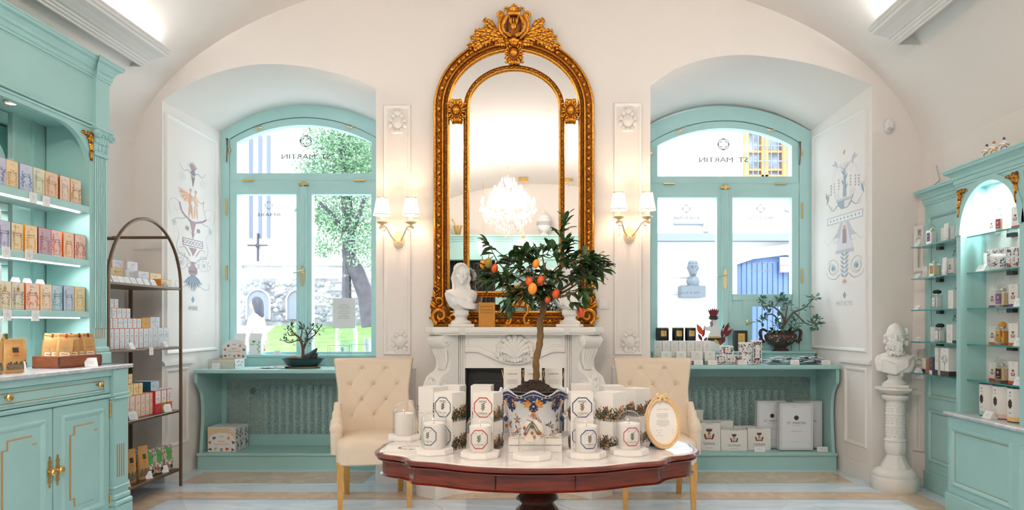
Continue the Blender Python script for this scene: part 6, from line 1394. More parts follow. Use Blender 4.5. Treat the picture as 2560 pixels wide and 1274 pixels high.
# ================================================================ upholstered chairs
def chair(loc, rz, label):
 r = thing('tufted_chair', label, 'chair', loc, rz)
 tuft = [(-.085, .905), (.085, .905), (-.165, .79), (0, .79), (.165, .79), (-.085, .68), (.085, .68), (-.155, .575), (0, .575), (.155, .575)]
 lines = [(0, 3), (1, 3), (0, 2), (1, 4), (2, 5), (3, 5), (3, 6), (4, 6), (5, 7), (5, 8), (6, 8), (6, 9)]
 def sd(px, pz, a, b):
  ax, az = tuft[a]; bx, bz = tuft[b]; vx, vz = bx-ax, bz-az; t = max(0, min(1, ((px-ax)*vx+(pz-az)*vz)/(vx*vx+vz*vz))); return math.hypot(px-ax-t*vx, pz-az-t*vz)
 hw = lambda z: interp([(.40, .262), (.50, .258), (.62, .250), (.75, .252), (.98, .285)], z)
 y0 = lambda z: interp([(.40, .165), (.98, .285)], z); wing = lambda z: interp([(.40, .27), (.50, .25), (.56, .19), (.64, .10), (.75, .055), (.98, .045)], z)
 nu, nz = 56, 48; th = .062
 def front(u, z, tf=True):
  x = u*hw(z); y = y0(z)-wing(z)*abs(u)**3
  if tf:
   d = sum(.020*math.exp(-((x-tx)**2+(z-tz)**2)/(2*.013**2)) for tx, tz in tuft); e = min(sd(x, z, a, b) for a, b in lines); d += .0055*math.exp(-(e/.007)**2)
   if z < .575:
    for tx, tz in tuft[7:]: d += .005*math.exp(-((x-tx)/.006)**2)
   y += d-.008*max(0, cos(x*9))*(1 if .45 < z < .93 else .3)
  return x, y
 zs = [lerp(.40, .98, i/nz) for i in range(nz+1)]; us = [lerp(-1, 1, j/nu) for j in range(nu+1)]
 m = MB(M_linen); F, B = [], []
 for z in zs:
  for u in us:
   x, y = front(u, z); edge = min(1, (.98-z)/.02)**.5 if z > .96 else 1; eu = min(1, (1-abs(u))/.06)**.5 if abs(u) > .94 else 1
   k = min(edge, eu) if min(edge, eu) < 1 else 1; yb = y0(z)-wing(z)*abs(u)**3+th; F.append((x, lerp(yb-th*.35, y, max(.0, k)), z)); B.append((x*1.0, yb-(1-k)*th*.35, z))
 w = nu+1
 m.add(F, [(i*w+j, i*w+j+1, (i+1)*w+j+1, (i+1)*w+j) for i in range(nz) for j in range(nu)], None, True); m.add(B, [(i*w+j, (i+1)*w+j, (i+1)*w+j+1, i*w+j+1) for i in range(nz) for j in range(nu)], None, True)
 n = len(F); V = F+B; loop = [j for j in range(w)]+[i*w+nu for i in range(1, nz+1)]+[nz*w+j for j in range(nu-1, -1, -1)]+[i*w for i in range(nz-1, 0, -1)]
 m.add(V, [(loop[k], loop[(k+1) % len(loop)], n+loop[(k+1) % len(loop)], n+loop[k]) for k in range(len(loop))], None, True)
 o = m.fix('backrest', r)
 for tx, tz in tuft:
  b = MB(mat('button_linen', (.62, .42, .18), .8)); b.ball((tx, front(tx/hw(tz), tz)[1]-.002, tz), (.0075, .006, .0075), None, 8, 5); b.build('button', o)
 for s in (-1, 1):      # rounded arm ends
  m = MB(M_linen); m.tube([tuple(p) for p in cr([(s*.250, .12, .665), (s*.252, .05, .61), (s*.250, -.04, .56), (s*.250, -.125, .528)], 5)], [.026]*5+[.034]*5+[.044]*6, None, 14); m.ball((s*.250, -.127, .527), (.046, .040, .046), None, 14, 10); m.tube([(s*.250, -.122, .53), (s*.250, -.118, .36)], [.042, .038], None, 12); m.tube([(s*.250, -.03, .55), (s*.246, -.02, .36)], [.04, .04], None, 12); m.tube([(s*.250, .06, .60), (s*.246, .07, .36)], [.03, .04], None, 12); m.build('arm', r)
 m = MB(M_linen); pr = [(.30, .235, .245), (.31, .252, .262), (.40, .255, .268), (.44, .252, .264), (.463, .235, .245), (.475, .19, .2), (.482, .10, .1)]
 def se(a, b, z, nn=40): return [(a*abs(cos(t))**.32*(1 if cos(t) > 0 else -1), -.02+b*abs(sin(t))**.32*(1 if sin(t) > 0 else -1), z) for t in [2*pi*i/nn for i in range(nn)]]
 m.loft([se(a, b, z) for z, a, b in pr]); m.build('seat', r)
 for s in (-1, 1):
  m = MB(M_oak); m.loft([[(s*.222-q, -.232-q, z), (s*.222+q, -.232-q, z), (s*.222+q, -.232+q, z), (s*.222-q, -.232+q, z)] for q, z in ((.015, 0), (.024, .32))], smooth=False); m.build('front_leg', r)
  m = MB(M_oak); m.loft([[(s*.19-q, y-q, z), (s*.19+q, y-q, z), (s*.19+q, y+q, z), (s*.19-q, y+q, z)] for q, y, z in ((.017, .27, 0), (.021, .215, .16), (.023, .19, .32))], smooth=False); m.build('rear_leg', r)
 return r
ch1 = chair((-1.203, 4.995, 0), R(14.5), 'cream tufted chair with oak legs before the lawn window bench')
dup(ch1, (.744, 4.967, 0), R(-3), 'cream tufted chair with oak legs before the street window bench')
# ================================================================ things on and in the left bench
def jade(root, stems, leafmat, barkmat, L, n, seed, rr=.016):
 """succulent bonsai: stems = list of point lists; clusters of thick oval leaves at the ends and along the last part"""
 rnd = random.Random(seed); b = MB(barkmat)
 for pts, r0, r1 in stems: c = cr(pts, 4); b.tube([tuple(p) for p in c], [lerp(r0, r1, i/(len(c)-1)) for i in range(len(c))], None, 7)
 b.build('stems', root); m = MB(leafmat)
 for pts, r0, r1 in stems:
  c = cr(pts, 5); e = c[-1]; cl = [(e, n)]+[(c[int(len(c)*f)], n//3) for f in (.6, .8)]
  for p, k in cl:
   for j in range(k):
    d = Vector((rnd.uniform(-1, 1), rnd.uniform(-.8, .8), rnd.uniform(-.5, 1))).normalized(); q = p+d*rnd.uniform(.008, .03); rot = d.to_track_quat('X', 'Z').to_matrix()
    l = L*rnd.uniform(.7, 1.15); m.ball(q+d*l*.5, (l*.5, l*.27, l*.09), None, 7, 4, rot)
 m.build('leaves', root)
M_jade = mat('jade_leaf', (.045, .14, .085), .3, noise=.5, scale=30, col2=(.10, .20, .13)); M_jadeb = mat('jade_leaf_blue', (.05, .17, .12), .3, noise=.5, scale=30, col2=(.10, .24, .17)); M_jbark = mat('reddish_bark', (.20, .075, .035), .7, noise=.4, scale=30); M_gbark = mat('grey_bark', (.20, .16, .14), .8, noise=.4, scale=30)
M_dpot = mat('dark_teal_glaze', (.012, .045, .05), .15); M_soil = mat('dark_soil', (.035, .02, .012), .95, noise=.6, scale=90, bump=1, bscale=120)
def left_bench_goods():
 zt = .8452; Y = 6.22; c = Vector((X_(757, Y), Y, zt))
 r = thing('bonsai_pot', 'oval dark teal bonsai tray with jade plant, stones and driftwood on the left bench', 'potted plant', c)
 m = MB(M_bronze); m.lathe([(.15, 0), (.155, .006), (.15, .014), (.001, .014)], (0, 0, 0), 32, sy=.55); m.build('saucer', r)
 m = MB(M_dpot); m.lathe([(.12, .014), (.15, .035), (.165, .06), (.172, .075), (.182, .078), (.182, .086), (.168, .086), (.16, .07)], (0, 0, 0), 36, sy=.55, cap=False); m.lathe([(.12, .0141), (.001, .0141)], (0, 0, 0), 36, sy=.55); m.build('tray', r)
 m = MB(M_soil); m.lathe([(.165, .072), (.1, .08), (.001, .088)], (0, 0, 0), 32, sy=.55); m.build('soil', r)
 def q(px, py, dy=0): return (X_(px, Y)-c.x, dy, Z_(py, Y)-zt)
 base = q(757, 895)
 jade(r, [([base, q(757, 870), q(751, 845, -.02), q(737, 832, -.03), q(727, 818)], .014, .004), ([q(757, 875), q(765, 848, .02), q(768, 835), q(766, 822, -.03)], .012, .004), ([q(762, 855), q(778, 842, .02), q(790, 833), q(797, 822)], .008, .003), ([q(753, 855), q(745, 850), q(728, 856, -.03), q(712, 852, -.02)], .007, .003), ([q(751, 845), q(752, 828, .03), q(750, 815, .02)], .007, .003), ([q(740, 836), q(722, 838, .02), q(716, 828, .03)], .006, .003), ([q(768, 838), q(776, 824, .03), q(784, 815, .02)], .006, .003), ([q(755, 860), q(765, 862, -.04), q(775, 850, -.05)], .006, .003)], M_jade, M_jbark, .034, 10, 5)
 m = MB(mat('driftwood', (.05, .06, .06), .7, noise=.5, scale=20)); m.tube([q(766, 895), q(778, 888), q(788, 876), q(793, 870)], [.035, .03, .016, .006], None, 7); m.tube([q(776, 893), q(790, 890), q(792, 882)], [.02, .018, .01], None, 7); m.build('driftwood', r)
 m = MB(mat('tan_stone', (.36, .22, .14), .8)); m.ball(q(736, 893, -.02), (.035, .025, .016)); m.build('stone', r)
 # display box with printed header and sachets
 Yb = 6.12; x0, x1 = X_(519, Yb), X_(588, Yb)
 r = thing('tea_display_box', 'open tea display box with arched printed header on the left bench', 'display box', ((x0+x1)/2, Yb, zt), R(-4)); w = x1-x0; sage = mat('sage_card', RGB(205, 212, 198), .6)
 m = MB(sage); m.box((-w/2, 0, 0), (w/2, .004, .06)); m.box((-w/2, .0, 0), (-w/2+.004, .17, .082)); m.box((w/2-.004, 0, 0), (w/2, .17, .082), M_whitec); m.box((-w/2, .166, 0), (w/2, .17, .082)); m.box((-w/2+.004, .004, 0), (w/2-.004, .166, .003))
 m.M = FR((w/2, .08, .0), (0, 1, 0)); random.seed(8)
 for k in range(8): m.leaf(-.06+.017*k, .02+.03*(k % 2), random.uniform(0, 6), .022, .012, random.choice((M_ink, P_t, M_jade)))
 m.M = Matrix(); m.build('tray', r)
 m = MB(M_whitec); hd = [(-w*.36, .075), (w*.56, .075), (w*.56, .19)]+[(w*.10+w*.40*cos(t), .19+.055*sin(t)) for t in [pi*.1+i*pi*.8/12 for i in range(13)]]+[(-w*.36, .185)]; m.prism(hd, .172, .176)
 m.M = FR((w*.1, .172, 0), (1, 0, 0)); tea_print(m, 0, .085, .20, .14); m.M = Matrix(); m.build('header_card', r)
 for k, (bg, ac) in enumerate((((225, 220, 235), (110, 90, 140)), ((245, 225, 170), (220, 160, 40)), ((240, 225, 205), (190, 120, 60)))):
  m = MB(mat('sachet_%d' % k, RGB(*bg), .5))
  for j in range(5): m.box((-w*.42+.075*k, .012+.03*j, .003), (-w*.42+.075*k+.066, .014+.03*j, .072))
  m.M = FR((-w*.42+.075*k+.033, .012, 0), (1, 0, 0)); m.rect(-.024, .03, .024, .058, mat('sachet_p_%d' % k, RGB(*ac), .5)); m.disc(0, .045, .012, M_whitec, 10, .0003); m.M = Matrix(); m.build('tea_sachets', r)
 price_card((X_(540, 6.1), 6.085, zt), R(-4), .065, .05, 'white price card before the tea display box on the left bench', .3, lines=2)
def tea_print(m, x, y, w, h, orange=True):
 """printed arrangement: title in the middle, pictures of herbs around"""
 o = mat('title_orange', RGB(222, 130, 40), .6); random.seed(12)
 m.txt('VELKÁ', x, y+h*.52, h*.09, o, .0003); m.txt('ČAJOVÁ KOLEKCE', x, y+h*.36, h*.08, o, .0003, width=w*.56); m.txt('GREŠÍK', x, y+h*.80, h*.06, M_ink, .0003)
 cols = [RGB(90, 90, 110), RGB(215, 150, 60), RGB(200, 110, 50), RGB(90, 95, 90), RGB(80, 75, 95), RGB(190, 190, 140), RGB(150, 140, 150), RGB(205, 80, 30), RGB(120, 80, 50)]
 for k, (a, b) in enumerate(((-.26, .74), (.27, .76), (-.43, .50), (.43, .50), (-.42, .12), (-.21, .13), (0, .10), (.21, .14), (.41, .10))):
  mm = mat('herb_print_%d' % k, cols[k], .6); cx, cy = x+a*w, y+b*h
  for j in range(6): m.leaf(cx, cy, random.uniform(0, 6.28), w*.075, w*.045, mm, .0003+.0001*j)
  m.disc(cx, cy, w*.03, mm, 8, .001)
def tea_chest(px0, px1, py0, py1, Y, rz, label, d):
 x0, x1 = X_(px0, Y), X_(px1, Y); w = x1-x0; h = (py1-py0)*Y/FPX; m = MB(M_whitec); m.box((-w/2, 0, 0), (w/2, d, h), None, .002)
 kr = mat('sand_card', RGB(222, 200, 165), .6); m.M = FR((0, 0, 0), (1, 0, 0), off=.0004); m.rect(-w*.485, h*.02, w*.485, h*.98, kr)
 hd = [(-w*.48, .02*h), (w*.48, .02*h), (w*.48, h*.5)]+[(w*.46*cos(t), h*.52+h*.26*sin(t)) for t in [pi*i/14 for i in range(15)]]+[(-w*.48, h*.5)]; m.poly(hd, M_whitec, .0004); m.M = m.M @ Matrix.Translation((0, 0, .0006)); tea_print(m, 0, h*.03, w, h*.72)
 m.disc(w*.36, h*.88, w*.065, M_whitec, 14); m.line([(w*.32, h*.90), (w*.40, h*.85)], w*.02, M_ink, .0004)
 m.M = FR((w/2, 0, 0), (0, 1, 0), off=.0005); random.seed(3)
 for k in range(16): m.leaf(random.uniform(.02, d-.02), random.uniform(.03, h-.03), random.uniform(0, 6), .03, .018, random.choice((M_ink, P_t, M_jade, P_d)))
 m.M = Matrix(); o = m.build('tea_collection_box'); o.location = ((x0+x1)/2, Y, .1405); o.rotation_euler = (0, 0, rz); return tag(o, label, 'tea box', 'tea collection boxes in the left bench')
left_bench_goods()
tea_chest(519, 588, 1068, 1130, 6.10, 0, 'foremost sand coloured tea collection box in the left bench', .085)
o = tea_chest(527, 597, 1066, 1126, 6.20, 0, 'second tea collection box behind the foremost one in the left bench', .085)
o = tea_chest(539, 610, 1064, 1122, 6.30, 0, 'hindmost tea collection box in the left bench', .085)
def sill_pouch(px0, px1, py0, py1, Y, z, acc, label):
 x0, x1 = X_(px0, Y), X_(px1, Y); w, h = x1-x0, Z_(py0, Y)-z; m = MB(M_whitec)
 m.loft([[(-w/2, 0, 0), (w/2, 0, 0), (w/2, .07, 0), (-w/2, .07, 0)], [(-w/2, .005, h*.7), (w/2, .005, h*.7), (w/2, .06, h*.7), (-w/2, .06, h*.7)], [(-w/2, .03, h), (w/2, .03, h), (w/2, .034, h), (-w/2, .034, h)]], smooth=False)
 m.M = FR((0, 0, 0), (1, 0, 0), (0, .005, h*.7), off=.001); A = mat('sill_print_%d' % acc[0], RGB(*acc), .6); m.disc(-w*.1, h*.62, w*.16, A, 12, .001, w*.09); m.rect(-w*.4, h*.49, -w*.0, h*.51, M_ink); m.rect(-w*.4, h*.44, -w*.1, h*.455, M_inkl)
 for k in range(5): m.leaf(w*.28, h*(.1+.11*k), pi/2+(.7 if k % 2 else -.7), w*.22, w*.08, A)
 m.line([(w*.28, h*.05), (w*.30, h*.62)], w*.02, A); m.M = Matrix(); o = m.build('gift_pouch'); o.location = ((x0+x1)/2, Y, z); return tag(o, label, 'pouch')
sill_pouch(585, 612, 833, 881, 6.51, .9455, (235, 120, 120), 'white standing pouch with pink drop on the window step, left bench')
sill_pouch(622, 652, 833, 881, 6.51, .9455, (90, 170, 90), 'white standing pouch with green drop on the window step, left bench')
price_card((X_(691, 6.53), 6.53, .9455), 0, .06, .034, 'white card standing alone on the window step of the left bench', .4, lines=2)
def papers():
 m = MB(M_whitec); random.seed(6)
 for k in range(5):
  x, y, a = X_(645+16*k, 6.2), 6.16+.02*(k % 2), random.uniform(-.4, .4); m.M = Matrix.Translation((x, y, .8455+.004*k)) @ Matrix.Rotation(a, 4, 'Z'); m.box((-.06, -.04, 0), (.06, .04, .0035))
  m.rect(-.05, -.03, .05, .03, M_trim, .0038)
 m.M = Matrix(); return m.build('flat_sachets')
o = papers(); tag(o, 'small overlapping heap of flat white sachets on the bench beside the bonsai tray', 'sachets'); o['kind'] = 'stuff'
# water dispenser, sheet and cups behind the pane, standing on the outer sill
def dispenser():
 Y = 6.80; c = Vector((X_(866, Y), Y, .9405)); zt = Z_(797, Y)-c.z
 m = MB(M_cloche); m.lathe([(.075, 0), (.10, .01), (.105, .05), (.105, .2), (.09, .26), (.06, .285), (.06, .30)], (0, 0, 0), 28, cap=False); r = m.build('water_dispenser', loc=c); tag(r, 'clear glass drink dispenser with metal lid behind the pane of the lawn window', 'dispenser')
 m = MB(M_inkl); m.lathe([(.065, .298), (.066, .315), (.001, .318)], (0, 0, 0), 24); m.build('lid', r); m = MB(M_inkl); m.tube([(0, -.10, .05), (0, -.14, .05)], .014, None, 8); m.tube([(0, -.135, .07), (0, -.135, .03)], .01, None, 8); m.build('tap', r)
 m = MB(thin_glass('water', (.9, .96, .97), .9, .12)); m.lathe([(.072, .005), (.10, .05), (.10, .12), (.001, .12)], (0, 0, 0), 24); m.build('water', r)
 m = MB(M_whitec)
 for k in range(5): m.lathe([(.03, 0+.012*k), (.042, .10+.012*k)], (0, 0, 0), 20, cap=False)
 o = m.build('cup_stack', loc=(X_(921, Y), Y, .9405)); tag(o, 'stack of white paper cups beside the glass dispenser', 'cups')
 m = MB(M_inkl); k = [(-.10, 0), (-.10, .16), (.10, .16), (.10, 0)]; 
 Y2 = 6.3; r = thing('wire_stand', 'thin wire card stand on the left bench before the glass dispenser', 'stand', (X_(868, Y2), Y2, .8455))
 for y in (0, .06): m = MB(M_inkl); m.tube([(-.17, y, .0), (-.17, y, .19), (.0, y, .19), (.0, y, .02)], .0018, None, 6); m.tube([(.02, y, .02), (.02, y, .2), (.17, y, .2), (.17, y, 0)], .0018, None, 6); m.build('wire_frame', r)
 m = MB(M_whitec); m.box((X_(831, 6.64), 6.648, Z_(820, 6.64)), (X_(888, 6.64), 6.65, Z_(745, 6.64))); m.M = FR((X_(859, 6.64), 6.648, Z_(820, 6.64)), (1, 0, 0))
 for k in range(9): m.rect(-.06+.012*(k % 3), .09+.016*k, .06-.012*(k % 3), .0935+.016*k, M_inkl)
 m.M = Matrix(); o = m.build('notice_sheet'); tag(o, 'white printed notice sheet fixed to the pane above the dispenser', 'notice')
dispenser()
# ================================================================ serpentine table
TZ, TX, TY = .78, -.04, 2.67
M_tbl = [(-.608, 2.671), (-.610, 2.61), (-.590, 2.552), (-.553, 2.515), (-.515, 2.494), (-.483, 2.464), (-.455, 2.412), (-.42, 2.393), (-.361, 2.372), (-.257, 2.318), (-.15, 2.290), (-.04, 2.281)]
def table_outline(off=0, n=5):
 h = [Vector((x-TX, y-TY)) for x, y in M_tbl]
 q = cr([Vector((p.x, p.y)) for p in h], n); q = [(p.x, p.y) for p in q]
 full = q+[(-x, y) for x, y in q[::-1][1:]]; full = full+[(x, -y) for x, y in full[::-1][1:-1]]
 N = len(full); out = []
 for i in range(N):
  a, b = Vector(full[i-1]), Vector(full[(i+1) % N]); t = (b-a).normalized(); nrm = Vector((t.y, -t.x)); out.append((full[i][0]+nrm.x*off, full[i][1]+nrm.y*off))
 return out
def table():
 r = thing('pedestal_table', 'red mahogany pedestal table with serpentine white marble top', 'table', (TX, TY, 0))
 def rings(prof): return [[(x, y, z) for x, y in table_outline(o)] for o, z in prof]
 m = MB(M_mwhite); m.loft(rings([(0, .758), (0, .777), (-.004, TZ)]), smooth=False); m.fix('marble_top', r)
 m = MB(M_mahog); m.loft(rings([(-.03, .751), (.0, .751), (.008, .753), (.009, .757), (.004, .760), (.016, .764), (.018, .772), (.012, .778), (.0008, .778), (.0008, .757)]), smooth=True); m.fix('edge_moulding', r)
 m = MB(M_mahog); m.loft(rings([(-.06, .695), (-.010, .695), (-.002, .698), (-.010, .703), (-.010, .752), (-.06, .752)]), smooth=True)
 for sx in (-.13, .13): m.box((sx-.0008, -.376, .705), (sx+.0008, -.34, .75), M_mahogd)
 m.fix('apron', r)
 m = MB(M_mahogd); m.lathe([(.05, .70), (.085, .66), (.075, .63), (.055, .62), (.075, .605), (.08, .59), (.06, .575), (.08, .55), (.095, .48), (.085, .40), (.05, .36), (.06, .34), (.09, .31), (.09, .24), (.05, .20), (.03, .17)], (0, 0, 0), 36); m.build('pedestal', r)
 m = MB(M_mahogd); m.box((-.3, -.06, .69), (.3, .06, .758)); m.build('bearer', r)
 for k in range(4):
  a = pi/4+k*pi/2; c, s = cos(a), sin(a); m = MB(M_mahogd); m.tube([tuple(p) for p in cr([(c*.05, s*.05, .27), (c*.16, s*.16, .24), (c*.27, s*.27, .10), (c*.36, s*.36, .03)], 5)], [.04]*5+[.035]*5+[.028]*6, None, 10); m.ball((c*.365, s*.365, .03), .03); m.build('leg', r)
table()
# ---------------------------------------------------------------- kumquat tree in a faience pot
PX, PY = -.0556, 2.865; PZ = TZ+.0005
F_w = mat('faience_white', (.80, .82, .84), .12); F_b = mat('faience_blue', (.03, .06, .17), .2); F_o = mat('faience_orange', (.75, .22, .03), .2); F_y = mat('faience_yellow', (.80, .48, .14), .2); F_g = mat('faience_grey_green', (.20, .22, .20), .25); F_r = mat('faience_red', (.60, .07, .03), .2); F_lb = mat('faience_light_blue', (.30, .40, .55), .2)
def pot():
 r = thing('potted_kumquat', 'small kumquat tree with orange fruit in a blue and orange faience pot', 'potted plant', (PX, PY, PZ))
 prof = [(.088, 0), (.098, .006), (.106, .03), (.108, .055), (.106, .08), (.108, .10), (.116, .13), (.128, .16), (.140, .185), (.143, .191)]
 lob = lambda t, z: 1+.05*cos(4*(t-pi/4))*(1-.3*z/.19)+.0*z-(.03*max(0, z-.10)/.09)*cos(8*t)
 def surf(t, z, d=0):
  q = (interp([(b, a) for a, b in prof], z))*lob(t, z)+d
  zz = z+(.010*cos(8*t) if z > .15 else 0)*max(0, (z-.15)/.04); return (q*cos(t), q*sin(t), zz)
 m = MB(F_w); n = 72; zs = [p[1] for p in prof]; rings = [[surf(2*pi*i/n, z) for i in range(n)] for z in zs]
 rings += [[surf(2*pi*i/n, z, -.007) for i in range(n)] for z in zs[::-1][:-2]]
 m.loft(rings, None, True, True); 
 # painted decoration drawn on (angle, height) and wrapped on the body
 art = MB(F_b); R0 = .11
 def W(mm, lift):  # wrap flat vertices (arc length from front, height)
  mm.v = [surf(-pi/2+x/R0, max(0.002, min(.190, y)), lift+z) for x, y, z in mm.v]
 random.seed(21)
 for k in range(48): x = -.345+.0144*k; art.rect(x, .178, x+.0146, .186, F_b)
 for k in range(8):
  x = (k-4)*2*pi*R0/8+.0
  main = k % 2 == 0
  for i in range(12): art.rect(x-.0435+i*.00725, .158, x-.0435+(i+1)*.00730, .175, F_b)
  for (ex, ey, ew, eh) in (((0, .150, .026, .020), (0, .132, .017, .018), (-.03, .156, .014, .010), (.03, .156, .014, .010)) if main else ((0, .150, .020, .018), (-.012, .134, .007, .012), (.012, .134, .007, .012), (0, .128, .006, .016))): art.disc(x+ex, ey, ew, F_b, 18, .0001, eh)
  for q in range(7): art.leaf(x-.040+.0135*q, .1645, pi/2 if q % 2 else -pi/2, .009, .006, (F_o, F_w, F_lb, F_y)[(q+k) % 4], .0006); art.disc(x-.042+.0135*q, .1765, .0022, F_y, 6, .0005)
  for s in (-1, 1):
   if main:
    for q in range(5): art.leaf(x+s*.010, .143, pi/2-s*(.15+.42*q), .026, .011, F_o if q % 2 else F_y, .0005+.0001*q)
    art.ring(x+s*.012, .126, .006, .003, F_y, 10, .0006); art.disc(x+s*.028, .150, .006, F_o, 8, .0006)
   else: art.ring(x+s*.016, .140, .008, .0035, F_y, 10, .0006, -1, 4); art.disc(x+s*.016, .158, .006, F_o, 8, .0006)
  if main: art.disc(x, .158, .006, F_y, 8, .001); art.leaf(x, .118, -pi/2, .03, .024, F_o, .0006); art.leaf(x, .112, -pi/2, .018, .012, F_r, .0009); art.disc(x, .137, .004, F_w, 8, .0007)
  for (dx, y) in ((.02, .085), (-.022, .06), (.0, .03), (.024, .045)):
   cx = x+dx+random.uniform(-.006, .006)
   if main and abs(dx) < .01 and y > .05: continue
   for j in range(6): a = random.uniform(0, 6.28); art.leaf(cx+.004*cos(a), y+.004*sin(a), a, random.uniform(.010, .02), .005, F_g if j % 3 else F_b, .0002)
   art.disc(cx, y, .0055, F_o, 8, .0006); art.disc(cx+.008, y-.006, .003, F_r, 6, .0007)
  art.line([(x+.014, .10), (x+.017, .105), (x+.015, .11)], .003, F_o, .0004); art.disc(x-.012, .098, .0015, F_b, 6, .0004); art.disc(x+.03, .075, .0015, F_b, 6, .0004)
 W(art, .0008); n0 = len(m.v); m.v += art.v; m.f += [tuple(i+n0 for i in f) for f in art.f]; m.mt += art.mt; m.sm += art.sm
 p = m.build('faience_pot', r)
 for s in (-1, 1):
  m = MB(F_w); m.tube([tuple(q) for q in cr([(s*.128, 0, .165), (s*.158, 0, .150), (s*.150, 0, .115), (s*.118, 0, .085), (s*.105, 0, .07)], 5)], [.010]*8+[.014]*8+[.008]*5, None, 8)
  for k in range(3): m.ball((s*(.135-.009*k), -.010, .108-.012*k), (.004, .004, .005), F_r)
  m.ball((s*.112, -.012, .078), (.008, .006, .012), F_b); m.build('handle', p)
 m = MB(M_dark); m.lathe([(.095, .12), (.108, .186), (.112, .19), (.106, .191), (.1, .18)], (0, 0, 0), 40, cap=False); m.build('inner_pot', r)
 m = MB(M_soil); m.lathe([(.104, .178), (.085, .188), (.06, .205), (.035, .222), (.015, .23), (.001, .232)], (0, 0, 0), 40, fn=lambda t, q, z: q*(1+.05*sin(7*t+z*90)+.03*sin(17*t))); rnd = random.Random(2)
 for k in range(150): a, q = rnd.uniform(0, 6.28), rnd.uniform(.02, .098); m.ball((q*cos(a), q*sin(a), interp([(0, .232), (.035, .222), (.06, .205), (.085, .188), (.104, .178)], q)), rnd.uniform(.002, .0055), None, 5, 3)
 m.build('soil', r)
 # tree, coordinates relative to pot: g(px, py, dy)
 g = lambda px, py, dy=0: Vector((X_(px, PY)-PX, dy, Z_(py, PY)-PZ))
 bark = mat('kumquat_bark', (.22, .125, .045), .85, noise=.5, scale=25, bump=.8, bscale=60, stretch=(1, 1, .3))
 m = MB(bark); t = cr([g(1338, 958), g(1341, 935), g(1340, 900), g(1348, 865), g(1351, 835), g(1350, 800), g(1357, 780), g(1358, 762)], 5)
 m.tube([tuple(q) for q in t], [lerp(.0135, .0125, i/(len(t)-1))*(1+.10*sin(i*1.7)) for i in range(len(t))], None, 10)
 top = g(1358, 765); rnd = random.Random(14); ends = []
 limbs = [((1340, 735), (1310, 705), (1265, 680), .02), ((1348, 725), (1335, 690), (1320, 650), -.05), ((1355, 720), (1362, 680), (1355, 635), .05), ((1370, 730), (1395, 690), (1405, 620), .0), ((1380, 745), (1425, 720), (1465, 690), .03), ((1385, 745), (1430, 735), (1460, 715), -.06), ((1368, 720), (1390, 680), (1440, 655), -.08), ((1345, 740), (1300, 725), (1275, 735), -.07), ((1350, 725), (1315, 690), (1285, 645), .08), ((1380, 740), (1440, 700), (1490, 668), -.02)]
 tips = []
 for a, b, c, dy in limbs:
  c_ = cr([top, g(*a, dy*.3), g(*b, dy*.7), g(*c, dy)], 4); m.tube([tuple(q) for q in c_], [lerp(.0075, .0025, i/(len(c_)-1)) for i in range(len(c_))], None, 6); tips.append(c_)
 m.build('trunk', r)
 K_leaf = mat('kumquat_leaf', (.022, .062, .020), .38, noise=.6, scale=35, col2=(.055, .12, .035)); K_leaf2 = mat('kumquat_leaf_light', (.06, .12, .028), .38, noise=.4, scale=30)
 twig = MB(mat('green_twig', (.06, .07, .025), .6)); fol = MB(K_leaf)
 poly = [(1198, 690), (1216, 655), (1240, 645), (1290, 632), (1330, 622), (1385, 605), (1400, 565), (1425, 560), (1432, 610), (1470, 630), (1500, 655), (1502, 690), (1478, 710), (1460, 745), (1425, 730), (1390, 740), (1345, 735), (1300, 745), (1270, 760), (1262, 720), (1225, 705)]
 def inside(x, y):
  c = False
  for (x1, y1), (x2, y2) in zip(poly, poly[1:]+poly[:1]):
   if (y1 > y) != (y2 > y) and x < (x2-x1)*(y-y1)/(y2-y1)+x1: c = not c
  return c
 def leaf(p, d, L, w, mm):
  d = d.normalized(); s = d.cross(Vector((0, 0, 1))); s = s.normalized() if s.length > .1 else Vector((1, 0, 0)); s = (s+Vector((0, 0, rnd.uniform(-.5, .5)))).normalized(); nrm = s.cross(d); V = []
  for f, ww, b in ((0, .06, 0), (.22, .7, .02), (.5, 1, .02), (.78, .62, -.03), (1, .0, -.10)):
   c = p+d*L*f+Vector((0, 0, 1))*L*b*1.5
   for q in (-1, 0, 1): V.append(c+s*q*w*.5*ww+nrm*(.12*w*abs(q)))
  fol.add(V, [(3*i+j, 3*i+j+1, 3*i+4+j, 3*i+3+j) for i in range(4) for j in (0, 1)], mm, True)
 cen = g(1355, 690); pts = []
 while len(pts) < 92:
  x, y = rnd.uniform(1195, 1505), rnd.uniform(555, 762)
  if y > 606 and inside(x, y): pts.append((x, y, rnd.uniform(-.11, .11)))
 pts += [(1218, 604, .0), (1225, 612, .02), (1412, 550, 0), (1400, 575, .02), (1500, 660, 0), (1508, 672, .0), (1470, 690, -.05), (1462, 742, -.02), (1430, 758, -.03), (1212, 692, -.02), (1230, 690, -.03), (1275, 768, 0), (1205, 668, .0), (1415, 600, 0), (1410, 625, .02)]
 for x, y, dy in pts:
  e = g(x, y, dy); best = min((q for c_ in tips for q in c_[6:]), key=lambda q: (q-e).length)
  mid = (best+e)/2+Vector((0, 0, -.012)); twig.tube([tuple(best), tuple(mid), tuple(e)], [.0028, .002, .0014], None, 5)
  for j in range(rnd.randint(5, 8)):
   out = (e-cen); d = Vector((rnd.uniform(-1, 1), rnd.uniform(-1, 1), rnd.uniform(-.55, .65)))+out.normalized()*.8
   leaf(e-(e-mid)*rnd.uniform(0, .7), d, rnd.uniform(.040, .072), rnd.uniform(.018, .028), K_leaf if rnd.random() < .75 else K_leaf2)
